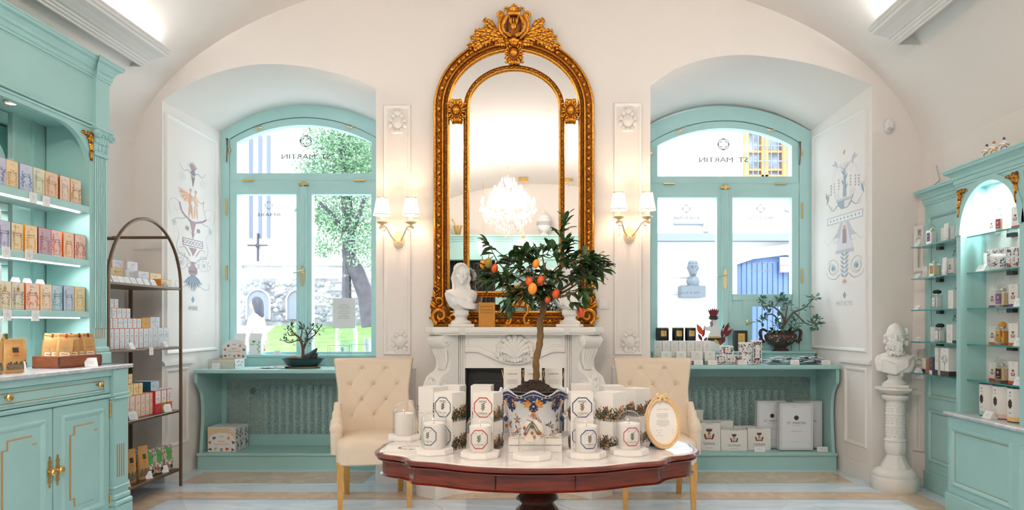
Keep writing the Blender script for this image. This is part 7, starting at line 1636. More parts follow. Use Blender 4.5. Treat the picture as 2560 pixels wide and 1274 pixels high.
 twig.build('twigs', r); o = fol.build('foliage', r)
 oc = lambda n, c: mat(n, c, .3, bump=.15, bscale=900, sub=0)
 K_o = oc('kumquat_orange', (.85, .27, .015)); K_r = oc('kumquat_red_orange', (.75, .10, .012)); K_g = oc('kumquat_olive', (.28, .20, .02))
 for px, py, dy, mm, s in ((1210, 663, -.04, K_o, 1), (1224, 660, -.055, K_g, 1.1), (1239, 673, -.05, K_r, .95), (1341, 664, -.10, K_o, 1), (1324, 706, -.09, K_r, 1), (1353, 704, -.08, K_r, 1.1), (1333, 725, -.13, K_o, 1.25), (1389, 735, -.07, K_r, 1.05), (1369, 749, -.05, K_r, .8), (1451, 778, -.03, K_r, 1.3)):
  f = MB(mm); p = g(px, py, dy); f.ball((0, 0, 0), (.0138*s, .0138*s, .0185*s), None, 16, 12); f.ball((0, 0, .0205*s), (.003, .003, .0015), K_leaf); k = f.build('kumquat', r); k.location = p; k.rotation_euler = (rnd.uniform(-.3, .3), rnd.uniform(-.3, .5), 0)
  twig2 = MB(K_leaf); twig2.tube([(0, 0, .0205*s), (0, .005, .035*s)], .0012, None, 5); twig2.build('stalk', k)
 m = MB(K_leaf); return r
pot()
# ---------------------------------------------------------------- white cartons with octagonal labels
L_g = mat('label_slate', RGB(70, 95, 105), .5); L_r = mat('label_red', RGB(190, 45, 25), .5); L_b = mat('label_navy', RGB(45, 60, 110), .5)
B_l = mat('botanical_dark', RGB(55, 50, 45), .6); B_g = mat('botanical_green', RGB(85, 90, 65), .6); B_o = mat('botanical_orange', RGB(210, 120, 30), .6); B_r = mat('botanical_red', RGB(185, 60, 35), .6); B_y = mat('botanical_wheat', RGB(190, 160, 110), .6)
def octa(s): return [(s*cos(pi/8+pi/4*i)/cos(pi/8), s*sin(pi/8+pi/4*i)/cos(pi/8)) for i in range(8)]
def octlabel(m, x, y, s, col, fruitmat):
 dn = lambda q: [(lerp(q[k][0], q[(k+1) % 8][0], j/6)+x, lerp(q[k][1], q[(k+1) % 8][1], j/6)+y) for k in range(8) for j in range(6)]
 o, i = dn(octa(s)), dn(octa(s*.91)); n = 48; m.add([(*p, .0005) for p in o]+[(*p, .0005) for p in i], [(k, (k+1) % n, n+(k+1) % n, n+k) for k in range(n)], col)
 m.rect(x-s*.4, y+s*.60, x+s*.4, y+s*.66, M_ink, .0006); m.rect(x-s*.45, y+s*.48, x+s*.45, y+s*.52, M_inkl, .0006)
 m.line([(x, y+s*.32), (x+s*.02, y-s*.28)], s*.04, B_l, .0006)
 for k in range(6): m.leaf(x+s*.01, y+s*(.28-.1*k), pi/2+(1 if k % 2 else -1)*(.7+.05*k), s*.3, s*.11, B_l if fruitmat is L_g else B_g, .0007)
 if fruitmat is not L_g: m.disc(x-s*.02, y-s*.26, s*.09, fruitmat, 8, .0009); m.disc(x+s*.12, y-s*.20, s*.07, fruitmat, 8, .0009)
 m.txt('CARRIÈRE FRÈRES', x, y-s*.60, s*.10, M_ink, .0006, width=s*1.0); m.rect(x-s*.12, y-s*.72, x+s*.12, y-s*.69, M_inkl, .0006)
def meadow(m, w, h, seed, z=.0003):
 rnd = random.Random(seed)
 for k in range(int(w*620)):
  x = rnd.uniform(-w*.48, w*.48); top = h*rnd.uniform(.2, .8)*(.65+.35*(x+w/2)/w); mm = rnd.choice((B_l, B_l, B_g, B_y, B_l))
  m.line([(x, 0), (x+rnd.uniform(-.003, .003), top*.6), (x+rnd.uniform(-.006, .006), top)], .0012, mm, z)
  for j in range(4):
   yy = top*rnd.uniform(.25, 1); m.leaf(x, yy, pi/2+rnd.choice((-1, 1))*rnd.uniform(.4, 1.2), rnd.uniform(.008, .016), .0045, rnd.choice((B_l, B_g, mm)), z+.0001*j)
 for k in range(int(w*230)): m.disc(rnd.uniform(-w*.42, w*.45), h*rnd.uniform(.2, .75), rnd.uniform(.002, .0045), rnd.choice((B_o, B_r, B_o, B_y)), 7, z+.0006)
def candle_carton(x, y, z, rz, label, left='plain', right='meadow', col=None, fr=None, w=.082, h=.102, lid=False, name='candle_carton', grp='white candle cartons on the table'):
 """square carton; local front (-y) is `left` face, +x side is `right`"""
 m = MB(M_white); m.box((-w/2, -w/2, 0), (w/2, w/2, h), None, .0008)
 for o, xd, kind, sd in (((0, -w/2, 0), (1, 0, 0), left, 1), ((w/2, 0, 0), (0, 1, 0), right, 2), ((-w/2, 0, 0), (0, -1, 0), 'meadow', 3)):
  m.M = FR(o, xd, off=.0004)
  if kind == 'label': octlabel(m, 0, h*.5, w*.44, col, fr); 
  if kind in ('meadow', 'label+'): meadow(m, w, h*.72, int(x*1000)*7+sd)
 m.M = Matrix()
 m.box((-w*.5, -w*.5, h+.0002), (w*.5, w*.47, h+.0012)) if lid else None
 o = m.build(name); o.location = (x, y, z); o.rotation_euler = (0, 0, rz); return tag(o, label, 'box', grp)
def pair(px, Y, rz, lb, **k):
 x = X_(px, Y); candle_carton(x, Y, PZ, rz, 'lower white candle carton '+lb, **k); candle_carton(x, Y, PZ+.1025, rz, 'upper white candle carton '+lb, lid=True, **k)
pair(1083, 2.85, R(-36), 'of the stack furthest left on the table', left='plain', right='meadow')
pair(1133, 2.90, R(-12), 'of the stack behind the slate labelled one', left='plain', right='meadow')
pair(1125, 2.63, R(-31), 'of the slate labelled stack, beside the leaflets', left='label', right='meadow', col=L_g, fr=L_g)
pair(1220, 2.625, R(-21), 'of the red labelled stack beside the pot', left='label', right='meadow', col=L_r, fr=B_y)
pair(1206, 2.92, R(-4), 'of the plain stack behind the red labelled one, before the firebox', left='plain', right='plain')
pair(1452, 2.63, R(4), 'of the navy labelled stack right of the pot', left='label', right='plain', col=L_b, fr=B_o)
pair(1451, 2.96, R(2), 'of the plain stack behind the navy labelled one', left='plain', right='plain')
pair(1527, 2.635, R(47), 'of the stack with red label turned to the oval frame', left='meadow', right='label', col=L_r, fr=B_r)
pair(1528, 2.90, R(12), 'of the plain stack behind the dome nearest the oval frame', left='plain', right='plain')
pair(1588, 2.78, R(40), 'of the stack directly behind the oval frame', left='meadow', right='meadow')
# diffuser cartons behind the pot, with sticks
for px, lb in ((1281, 'left of the tree trunk'), (1333, 'behind the tree trunk'), (1384, 'right of the tree trunk')):
 Y = 3.032; w, h = .0735, .266; m = MB(M_white); m.box((-w/2, -.008, 0), (w/2, .02, h), None, .001); m.M = FR((0, -.008, 0), (1, 0, 0)); m.txt('CARRIÈRE FRÈRES', 0, h-.026, .0055, M_ink, width=.042); m.rect(-.004, h-.034, .004, h-.033, M_inkl)
 for k in range(5): m.rect(-.02-.002*(k % 3), h-.047-.004*k, .02+.002*(k % 3), h-.046-.004*k, M_inkl)
 m.rect(-.03, .02, -.018, .032, B_o); m.M = Matrix(); o = m.build('diffuser_carton', loc=(X_(px, Y), Y, PZ)); tag(o, 'tall flat white diffuser carton standing behind the pot, '+lb, 'box', 'diffuser cartons behind the pot')
 for s in (-1, 1):
  m = MB(mat('reed_stick', (.70, .42, .14), .6)); m.tube([(s*(w/2+.001), .028, h-.05), (s*(w/2+.010), .028, h-.008)], .0016, None, 6); m.build('reed_stick', o)
# ---------------------------------------------------------------- candles under glass domes
def dome(px, Ys, rz, label, col=None, fr=None, tablet=False, s=1.0):
 x = X_(px, Ys); r = thing('glass_dome' if tablet else 'candle_under_dome', label, 'glass dome' if tablet else 'candle', (x, Ys, PZ), rz, 'candles under glass domes on the table')
 m = MB(M_plasterfig); b = octa(.062*s); m.prism(b, 0, .003, None, 'z'); m.prism(octa(.0635*s), .003, .019*s, None, 'z'); m.fix('octagonal_base', r)
 if not tablet:
  wax = mat('white_wax', (.84, .82, .79), .45, sub=.2); m = MB(wax); m.lathe([(.037*s, .0), (.038*s, .002), (.038*s, .086*s), (.036*s, .088*s), (.034*s, .083*s), (.001, .083*s)], (0, 0, .0195*s), 32); m.tube([(0, 0, .1*s), (0, 0, .113*s)], .0008, M_ink, 5)
  if col:
   art = MB(M_white); octlabel(art, 0, .045*s+.0195*s, .032*s, col, fr); rr = .0384*s
   art.v = [((rr+z)*sin(xx/rr), -(rr+z)*cos(xx/rr), y) for xx, y, z in art.v]; n0 = len(m.v); m.v += art.v; m.f += [tuple(i+n0 for i in f) for f in art.f]; m.mt += art.mt; m.sm += art.sm
  m.build('candle', r)
 else:
  m = MB(mat('ivory_wax', (.82, .74, .60), .5)); m.M = Matrix.Translation((0, 0, .093)) @ Matrix.Rotation(pi/2, 4, 'X'); m.prism(octa(.0355), -.004, .004, None, 'z'); m.M = Matrix(); t = m.fix('scented_tablet', r)
  rb = MB(mat('slate_ribbon', RGB(70, 78, 84), .6))
  for sgn in (-1, 1): rb.tube([tuple(p) for p in cr([(0, -.006, .125), (sgn*.012, -.007, .112), (sgn*.024, -.008, .088), (sgn*.020, -.008, .082), (sgn*.013, -.007, .095), (0, -.006, .122)], 6)], .0013, None, 6)
  rb.ball((0, -.007, .125), (.004, .003, .003)); rb.tube([(0, -.006, .126), (-.018, -.004, .131)], .0012, None, 5); rb.tube([(.002, -.007, .12), (.006, -.007, .1), (.016, -.007, .082)], .0005, None, 5); rb.build('ribbon', r)
  for i, (bx, bz, c) in enumerate(((-.026, .105, (165, 90, 60)), (-.024, .085, (150, 70, 80)), (.0, .108, (120, 85, 50)), (0, .088, (170, 100, 60)), (.022, .091, (160, 110, 60)), (.029, .086, (175, 105, 45)), (.008, .074, (190, 140, 90)))):
   q = MB(mat('dried_bud_%d' % i, RGB(*c), .8)); q.ball((bx, -.009, bz), (.0048, .004, .006)); q.ball((bx+.001, -.011, bz+.001), (.003, .003, .004)); q.build('rosebud', t)
  q = MB(M_inkl); q.M = FR((0, -.0015, .0), (1, 0, 0), off=0); q.txt('THE ROSE TABLET', 0, .047, .0025, M_inkl, width=.034); q.M = Matrix(); q.build('caption', r)
 R0 = .0465*s; H = .152*s; m = MB(M_cloche); m.lathe([(R0, .0195*s), (R0, H-R0)]+[(R0*cos(a), H-R0+R0*sin(a)) for a in [i*pi/2/9 for i in range(1, 9)]]+[(.001, H)], (0, 0, 0), 36, cap=False); m.build('dome', r); return r
dome(1011, 2.83, R(10), 'unlabelled white candle under the dome furthest left on the table', s=.96)
dome(1085, 2.53, R(-26), 'white candle with slate octagonal label under a glass dome, beside the leaflets', L_g, L_g)
dome(1201, 2.465, R(-3), 'white candle with red label under a glass dome before the red labelled cartons', L_r, B_y)
dome(1330, 2.432, 0, 'glass dome over an ivory scented tablet with ribbon and rosebuds', tablet=True, s=1.0)
dome(1466, 2.465, R(14), 'white candle with navy label under a glass dome', L_b, B_o)
dome(1573, 2.52, R(10), 'white candle with red label under the dome beside the oval frame', L_r, B_r)
# flat tablet cartons
for k in range(2):
 w, h, d = X_(1404, 2.6)-X_(1273, 2.6), .0255, .10; m = MB(M_white); m.box((-w/2, 0, 0), (w/2, d, h), None, .0008)
 m.M = FR((0, 0, h), (1, 0, 0), (0, 1, 0), off=.0004); rnd = random.Random(k)
 for j in range(150): m.leaf(rnd.uniform(-w/2+.006, w/2-.006), rnd.uniform(.004, d-.006), rnd.uniform(0, 6), .014, .005, rnd.choice((B_l, B_l, B_g, B_o, B_y, L_b)))
 m.M = FR((0, 0, 0), (1, 0, 0), off=.0004)
 for j in range(60): x = -w/2+.003+j*(w-.006)/60; m.rect(x, h-.0016, x+w/70, h-.0002, rnd.choice((B_l, B_g, B_o, L_b, B_y)))
 m.M = Matrix(); o = m.build('tablet_carton', loc=(X_(1338, 2.53), 2.545, PZ+.026*k)); tag(o, ('lower' if k == 0 else 'upper')+' flat floral topped carton stacked behind the rosebud dome', 'box', 'flat cartons before the pot')
# oval frame with bow
def oval():
 Y = 2.60; c = P(1661, 1124, Y); r = thing('oval_picture_frame', 'cream oval easel frame with bow holding a printed price text', 'picture frame', (c.x, Y, PZ), R(11)); a, b = .068, .096; cream = mat('cream_frame', RGB(232, 200, 150), .5, bump=.4, bscale=300)
 tl = Matrix.Translation((0, 0, .0015)) @ Matrix.Rotation(R(-12), 4, 'X') @ Matrix.Translation((0, 0, b))
 F = tl @ Matrix.Rotation(pi/2, 4, 'X')
 m = MB(cream); m.M = F; n = 56; E = lambda k, z: [(a*cos(2*pi*i/n)*k, b*sin(2*pi*i/n)*(k*b-(1-k)*0)/b, z) for i in range(n)]
 pr = [(1.0, 0), (1.0, .008), (.97, .012), (.93, .009), (.89, .009), (.85, .012), (.82, .010), (.80, .003), (.80, 0)]
 m.loft([E(k, z) for k, z in pr], None, True, False)
 for i in range(n): t = 2*pi*i/n; m.ball((a*.91*cos(t), b*.91*sin(t), .0105), (.0028, .0028, .0018), None, 6, 4)
 m.build('oval_moulding', r)
 m = MB(cream); m.M = F
 for s in (-1, 1): m.tube([tuple(p) for p in cr([(0, b*.96, .014), (s*.014, b*1.06, .016), (s*.020, b*1.0, .016), (s*.012, b*.95, .016), (0, b*.96, .014)], 5)], .0038, None, 8); m.tube([(0, b*.95, .014), (s*.010, b*.86, .015), (s*.012, b*.79, .014)], [.003, .005, .005], None, 8)
 m.ball((0, b*.96, .015), .005); m.build('bow', r)
 m = MB(M_white); m.M = F; m.poly([(a*.82*cos(2*pi*i/n), b*.82*sin(2*pi*i/n)) for i in range(n)], M_white, .003); m.poly([(a*.98*cos(2*pi*i/n), b*.98*sin(2*pi*i/n)) for i in range(n)][::-1], M_dark, -.0005)
 m.M = F @ Matrix.Translation((0, 0, .0034)); m.txt('CARRIÈRE FRÈRES', 0, .045, .0038, M_inkl, width=.046)
 rows = [(.030, .042), (.025, .046), (.020, .044), (.015, .03), (.006, .046), (.001, .048), (-.004, .05), (-.009, .048), (-.014, .03), (-.028, .0), (-.037, 0), (-.046, 0)]
 for y, w in rows:
  if w: m.rect(-w/2, y, w/2, y+.0016, M_inkl)
 for y, t in ((-.030, 'Scented Candle'), (-.039, 'Diffuser'), (-.048, 'Botanical Tablet')): m.txt(t, -.016, y, .0028, M_ink); m.txt('62 €', .036, y, .0026, M_ink)
 m.M = Matrix(); m.build('text_sheet', r)
 m = MB(M_dark); m.M = Matrix(); m.add([(-.02, .028, .10), (.02, .028, .10), (.03, .075, .0), (-.03, .075, .0), (-.02, .032, .10), (.02, .032, .10), (.03, .079, .0), (-.03, .079, .0)], [(0, 1, 2, 3), (7, 6, 5, 4), (0, 4, 5, 1), (1, 5, 6, 2), (2, 6, 7, 3), (3, 7, 4, 0)]); m.build('easel_back', r)
oval()
for k, (px, Y, a, lb) in enumerate(((1002, 2.545, -6, 'lower'), (1006, 2.56, 4, 'upper'))):
 m = MB(M_white); m.box((-.075, -.052, 0), (.075, .052, .0022)); m.M = FR((0, 0, .0022), (1, 0, 0), (0, 1, 0), off=.0003); rnd = random.Random(k)
 for j in range(46): t = 2*pi*j/46; m.leaf(.02+.042*cos(t), .006+.03*sin(t), t+rnd.uniform(-1, 1), .014, .0055, rnd.choice((B_l, B_g, B_l, B_r, B_o, L_b)))
 m.rect(0, .004, .04, .006, M_inkl); m.M = Matrix(); o = m.build('leaflet', loc=(X_(px, Y)+.006, Y+.045, PZ+.0026*k)); o.rotation_euler = (0, 0, R(a)); tag(o, lb+' white leaflet with printed flower wreath at the left table end', 'leaflet', 'leaflets on the table')
# ================================================================ right side: bench goods, glass shelf cabinet
ZB = .882
C_pat = [mat('motif_%d' % i, RGB(*c), .6) for i, c in enumerate(((60, 70, 95), (190, 110, 60), (95, 60, 80), (120, 140, 120), (50, 50, 55), (180, 60, 50)))]
def motifs(m, x0, y0, x1, y1, n, seed, s=.02, z=.0004):
 rnd = random.Random(seed)
 for k in range(n):
  x, y = rnd.uniform(x0+s*.5, x1-s*.5), rnd.uniform(y0+s*.5, y1-s*.5); q = rnd.choice(C_pat)
  if k % 3 == 0: m.disc(x, y, s*.32, q, 8, z)
  elif k % 3 == 1: m.leaf(x, y, rnd.uniform(0, 6), s*.8, s*.35, q, z)
  else: m.line([(x-s*.3, y-s*.3), (x, y+s*.1), (x+s*.3, y+s*.3)], s*.15, q, z)
def crest(m, x, y, s, mm, z=.0006):
 """small house emblem: fleur with three stems"""
 for k in (-1, 0, 1): m.leaf(x+k*s*.22, y, pi/2-k*.35, s*.75, s*.26, mm, z)
 m.rect(x-s*.32, y-s*.16, x+s*.32, y-s*.04, mm, z)
def emblem(m, x, y, s, z=.0006):
 """dark brown and russet flower-vase emblem"""
 br, ru = mat('emblem_brown', RGB(80, 40, 30), .6), mat('emblem_russet', RGB(170, 80, 30), .6)
 for k in range(5): m.leaf(x+(k-2)*s*.05, y+s*.62, pi/2-(k-2)*.28, s*.36, s*.12, br, z)
 m.poly([(x-s*.1, y+s*.5), (x+s*.1, y+s*.5), (x+s*.07, y+s*.62), (x-s*.07, y+s*.62)], ru, z+.0001); m.poly([(x-s*.13, y), (x+s*.13, y), (x+s*.10, y+s*.48), (x-s*.10, y+s*.48)], ru, z); m.poly([(x-s*.05, y+.1*s), (x+s*.05, y+.1*s), (x+s*.05, y+s*.42), (x-s*.05, y+s*.42)], M_white, z+.0002)
 for q in (-1, 1):
  m.poly([(x+q*s*.2, y-s*.02), (x+q*s*.34, y+.0*s), (x+q*s*.44, y+s*.38), (x+q*s*.36, y+s*.5), (x+q*s*.26, y+s*.3)], br, z); m.leaf(x+q*s*.32, y+s*.1, pi/2-q*.3, s*.4, s*.16, ru, z+.0001); m.leaf(x+q*s*.12, y+.02*s, pi/2-q*1.2, s*.25, s*.1, br, z)
def fbox(name, px0, px1, Y, z, h, d, art=None, mm=None, label='', cat='box', grp=None, rz=0, side=None):
 x0, x1 = X_(px0, Y), X_(px1, Y); w = x1-x0; m = MB(mm or M_white); m.box((-w/2, 0, 0), (w/2, d, h), None, .0012); m.M = FR((0, 0, 0), (1, 0, 0), off=.0004)
 if art: art(m, w, h)
 m.M = FR((-w/2, d/2, 0), (0, -1, 0), off=.0004)
 if side: side(m, d, h)
 m.M = Matrix(); o = m.build(name); o.location = ((x0+x1)/2, Y, z); o.rotation_euler = (0, 0, rz); return tag(o, label, cat, grp)
M_pearlp = mat('pearl_print', RGB(205, 200, 198), .6)
def a_white(m, w, h):
 crest(m, 0, h*.80, w*.20, M_inkl); m.rect(-w*.22, h*.72, w*.22, h*.735, M_inkl)
 for k in range(6): m.leaf(-w*.3+w*.12*k, h*(.15+.07*(k % 3)), .8+k, w*.3, w*.1, M_pearlp)
for k in range(7): fbox('white_carton', 1636+20.3*k, 1655.5+20.3*k, 6.22, ZB, .198, .07, a_white, None, 'tall white carton, %s from the wall pier in the row on the right bench' % ORD[k], 'box', 'tall white cartons on the right bench')
for k, (a, b) in enumerate(((1653, 1678), (1691, 1716), (1728, 1757), (1762, 1788))):
 c = [(150, 95, 130), (120, 160, 140)][k % 2]
 def art(m, w, h, c=c): m.rect(-w*.48, 0, w*.48, h*.28, mat('tint_%d' % c[0], RGB(*c), .4)); crest(m, 0, h*.78, w*.18, M_inkl); m.line([(-w*.3, h*.4), (0, h*.5), (w*.25, h*.62)], w*.03, M_pearlp); m.rect(-w*.2, h*.7, w*.2, h*.72, M_inkl)
 fbox('small_carton', a, b, 6.10, ZB, .108, .06, art, None, 'small pearl carton with coloured foot before the tall white row, %s from the pier' % ORD[k], 'box', 'small cartons on the right bench', side=lambda m, d, h, c=c: m.rect(-d*.48, 0, d*.48, h*.45, mat('tint_%d' % c[0], RGB(*c), .4)))
def a_pat(m, w, h):
 motifs(m, -w/2, 0, w/2, h, int(w*h*9000), int(w*9e4), .022); m.rect(-w*.24, h*.26, w*.24, h*.80, M_white, .0009); crest(m, 0, h*.55, w*.16, M_ink, .0012); m.rect(-w*.14, h*.38, w*.14, h*.40, M_inkl, .0012)
def s_pat(m, w, h): motifs(m, -w/2, 0, w/2, h, 14, int(h*9e4), .022)
fbox('patterned_carton', 1790, 1817, 6.12, ZB, .078, .085, a_pat, M_whitec, 'lower patterned carton of the little pyramid, nearer the small pearl cartons', 'box', 'patterned cartons on the right bench', side=s_pat)
fbox('patterned_carton', 1818, 1846, 6.12, ZB, .078, .085, a_pat, M_whitec, 'lower patterned carton of the little pyramid, nearer the patterned cylinder', 'box', 'patterned cartons on the right bench', side=s_pat)
fbox('patterned_carton', 1805, 1834, 6.12, ZB+.0785, .078, .085, a_pat, M_whitec, 'patterned carton on top of the little pyramid', 'box', 'patterned cartons on the right bench', side=s_pat)
fbox('patterned_carton', 1882.5, 1905, 6.13, ZB, .205, .07, a_pat, M_whitec, 'tall slim patterned carton beside the patterned cylinder', 'box', 'patterned cartons on the right bench', side=s_pat)
m = MB(M_whitec); w = X_(1881, 6.15)-X_(1846, 6.15); rr = w/2; m.lathe([(rr, 0), (rr, .182), (rr*.97, .186), (.001, .186)], (0, 0, 0), 32); art = MB(M_white); motifs(art, -rr*2, 0, rr*2, .18, 120, 4, .022); art.rect(-.02, .05, .02, .13, M_white, .001); crest(art, 0, .09, .02, M_ink, .0013)
art.v = [((rr+.0004+z)*sin(x/rr), -(rr+.0004+z)*cos(x/rr), y) for x, y, z in art.v]; n0 = len(m.v); m.v += art.v; m.f += [tuple(i+n0 for i in f) for f in art.f]; m.mt += art.mt; m.sm += art.sm
tag(m.build('patterned_canister', loc=(X_(1863.5, 6.15), 6.15, ZB)), 'round patterned canister between the little pyramid and the tall patterned carton', 'canister')
# on the step behind
ZS = .9805
gl = mat('gold_label', RGB(225, 180, 95), .35, .3)
for k, (a, b) in enumerate(((1639, 1672), (1680, 1709), (1712, 1740))):
 Y = 6.52; x = X_((a+b)/2, Y); rr = (X_(b, Y)-X_(a, Y))/2; m = MB(M_white); m.box((-rr*.98, -rr*.8, 0), (rr*.98, rr*.8, .088)); tag(m.build('display_block', loc=(x, Y+.0, ZS)), 'white block under the %s black candle jar from the pier' % ORD[k], 'display block', 'blocks under the candle jars')
 r = thing('candle_jar', 'black glass candle jar with gold label, %s from the wall pier' % ORD[k], 'candle', (x, Y, ZS+.0885), 0, 'black candle jars on the window step')
 m = MB(mat('black_glass', (.012, .014, .018), .08)); m.lathe([(rr*.96, 0), (rr, .006), (rr, .118), (rr*.95, .122), (rr*.92, .118)], (0, 0, 0), 36); m.build('jar', r)
 m = MB(mat('gold_rim', (.5, .28, .08), .3, .8)); m.lathe([(rr*1.005, .117), (rr*1.005, .123), (rr*.9, .123)], (0, 0, 0), 36, cap=False); m.build('rim', r)
 art = MB(gl); w = .026; n = 6
 for i in range(n): art.rect(-w+2*w*i/n, .045, -w+2*w*(i+1)/n, .095, gl)
 crest(art, 0, .074, .018, M_ink); art.rect(-.014, .056, .014, .058, M_ink, .0006); art.v = [((rr+.0005+z)*sin(xx/rr+.1), -(rr+.0005+z)*cos(xx/rr+.1), y) for xx, y, z in art.v]; art.build('gold_label', r)
def a_blk(m, w, h):
 m.rect(-w*.26, h*.42, w*.28, h*.86, gl); crest(m, 0, h*.66, w*.16, M_ink); m.rect(-w*.2, h*.5, w*.2, h*.515, M_ink, .0006); m.rect(-w*.14, h*.12, w*.14, h*.16, gl)
fbox('black_carton', 1838, 1869, 6.50, ZS, .185, .08, a_blk, M_dark, 'black carton with gold label on the step behind the patterned cylinder', 'box', None)
price_card((X_(1815, 6.48), 6.475, ZS), 0, .085, .05, 'cream price card on the window step before the flower display', .3, cream=True, lines=1)
for px, Y, lb in ((1747, 6.03, 'before the third small pearl carton'), (1782, 6.03, 'before the fourth small pearl carton'), (1857, 6.05, 'before the patterned canister'), (1988, 6.06, 'before the middle sachet heap'), (2066, 6.06, 'at the outer end of the right bench')):
 price_card((X_(px, Y), Y, ZB), 0, .075, .04, 'cream tent price card on the right bench '+lb, .35, cream=True, lines=2)
def flower_display():
 Y = 6.50; x = lambda p: X_(p, Y); z = lambda p: Z_(p, Y); r = thing('flower_display', 'cardboard cutout of white torso crowned with dark red flowers on the window step', 'display', (x(1785), Y, ZS)); off = r.location
 wh, dr, og, gr, bk = M_whitec, mat('dark_red_petal', RGB(110, 25, 35), .6), mat('orange_petal', RGB(215, 70, 25), .6), mat('dark_green_leafage', RGB(30, 50, 40), .6), mat('brown_basket', RGB(130, 65, 25), .6)
 m = MB(wh)
 body = [(1770, 868), (1768, 845), (1776, 828), (1764, 825), (1758, 818), (1772, 816), (1780, 806), (1778, 797), (1795, 797), (1793, 808), (1800, 816), (1812, 818), (1806, 826), (1798, 830), (1800, 845), (1805, 868)]
 m.prism([(x(a), z(b)) for a, b in body[::-1]], Y, Y+.012); m.box((x(1766), Y+.002, ZS), (x(1808), Y+.010, z(862)))
 m.M = FR((0, Y, 0), (1, 0, 0), off=.0006); m.disc(x(1787), z(806), .016, mat('pale_skin_card', RGB(235, 215, 205), .6), 12, 0, .02); m.poly([(x(a), z(b)) for a, b in ((1774, 806), (1781, 798), (1783, 812), (1778, 818))], P_d, .0004)
 for k in range(9): m.leaf(x(1774+3.2*k), z(843), -pi/2+(k-4)*.12, .04, .02, gr, .0005+.0001*(k % 2))
 m.rect(x(1773), z(844), x(1800), z(840), gl, .0008); m.M = Matrix(); m.build('torso_board', r, off=off)
 def bloom(nm, cx, cy, items):
  q = MB(dr); 
  for px, py, a, L, w_, mm, d in items: q.M = FR((x(px), Y-d, z(py)), (1, 0, 0), off=0); q.leaf(0, 0, a, L, w_, mm); q.M = Matrix()
  q.v = list(q.v); o = q.build(nm, r, off=off); s = o.modifiers.new('board', 'SOLIDIFY'); s.thickness = .004; return o
 bloom('flower_crown', 0, 0, [(1783, 792, pi/2+(k-2.5)*.26, .085, .03, dr, .004+.002*k) for k in range(6)]+[(1783, 795, pi/2+(k-4)*.4, .05, .02, gr, .002) for k in range(9)]+[(1777+4*k, 800, pi/2, .03, .024, bk, .001) for k in range(4)])
 bloom('left_bouquet', 0, 0, [(1757, 838, pi/2+.5, .12, .05, og, .006), (1756, 843, pi/2-.2, .09, .03, dr, .004), (1755, 852, pi/2+.5, .08, .03, dr, .008), (1758, 858, pi/2-.5, .07, .03, dr, .006), (1757, 866, pi/2+.3, .06, .03, bk, .003), (1759, 866, pi/2-.3, .06, .03, gr, .002), (1760, 830, pi/2-.1, .07, .012, gr, .002), (1752, 862, pi/2+.9, .05, .02, gr, .002), (1759, 824, 1.2, .04, .02, mat('pale_bloom', RGB(200, 200, 190), .6), .006)])
 bloom('right_bouquet', 0, 0, [(1808, 838, pi/2-.4, .13, .04, dr, .006), (1810, 842, pi/2-.8, .11, .04, dr, .004), (1806, 846, pi/2+.1, .09, .03, dr, .008), (1808, 856, pi/2+.4, .06, .03, gr, .003), (1804, 858, pi/2-.4, .07, .04, dr, .005), (1800, 862, pi/2-.2, .06, .045, bk, .004), (1795, 858, 2.3, .05, .03, gl, .003), (1824, 818, 2.2, .03, .02, og, .004), (1806, 822, 1.2, .05, .014, gr, .002)])
flower_display()
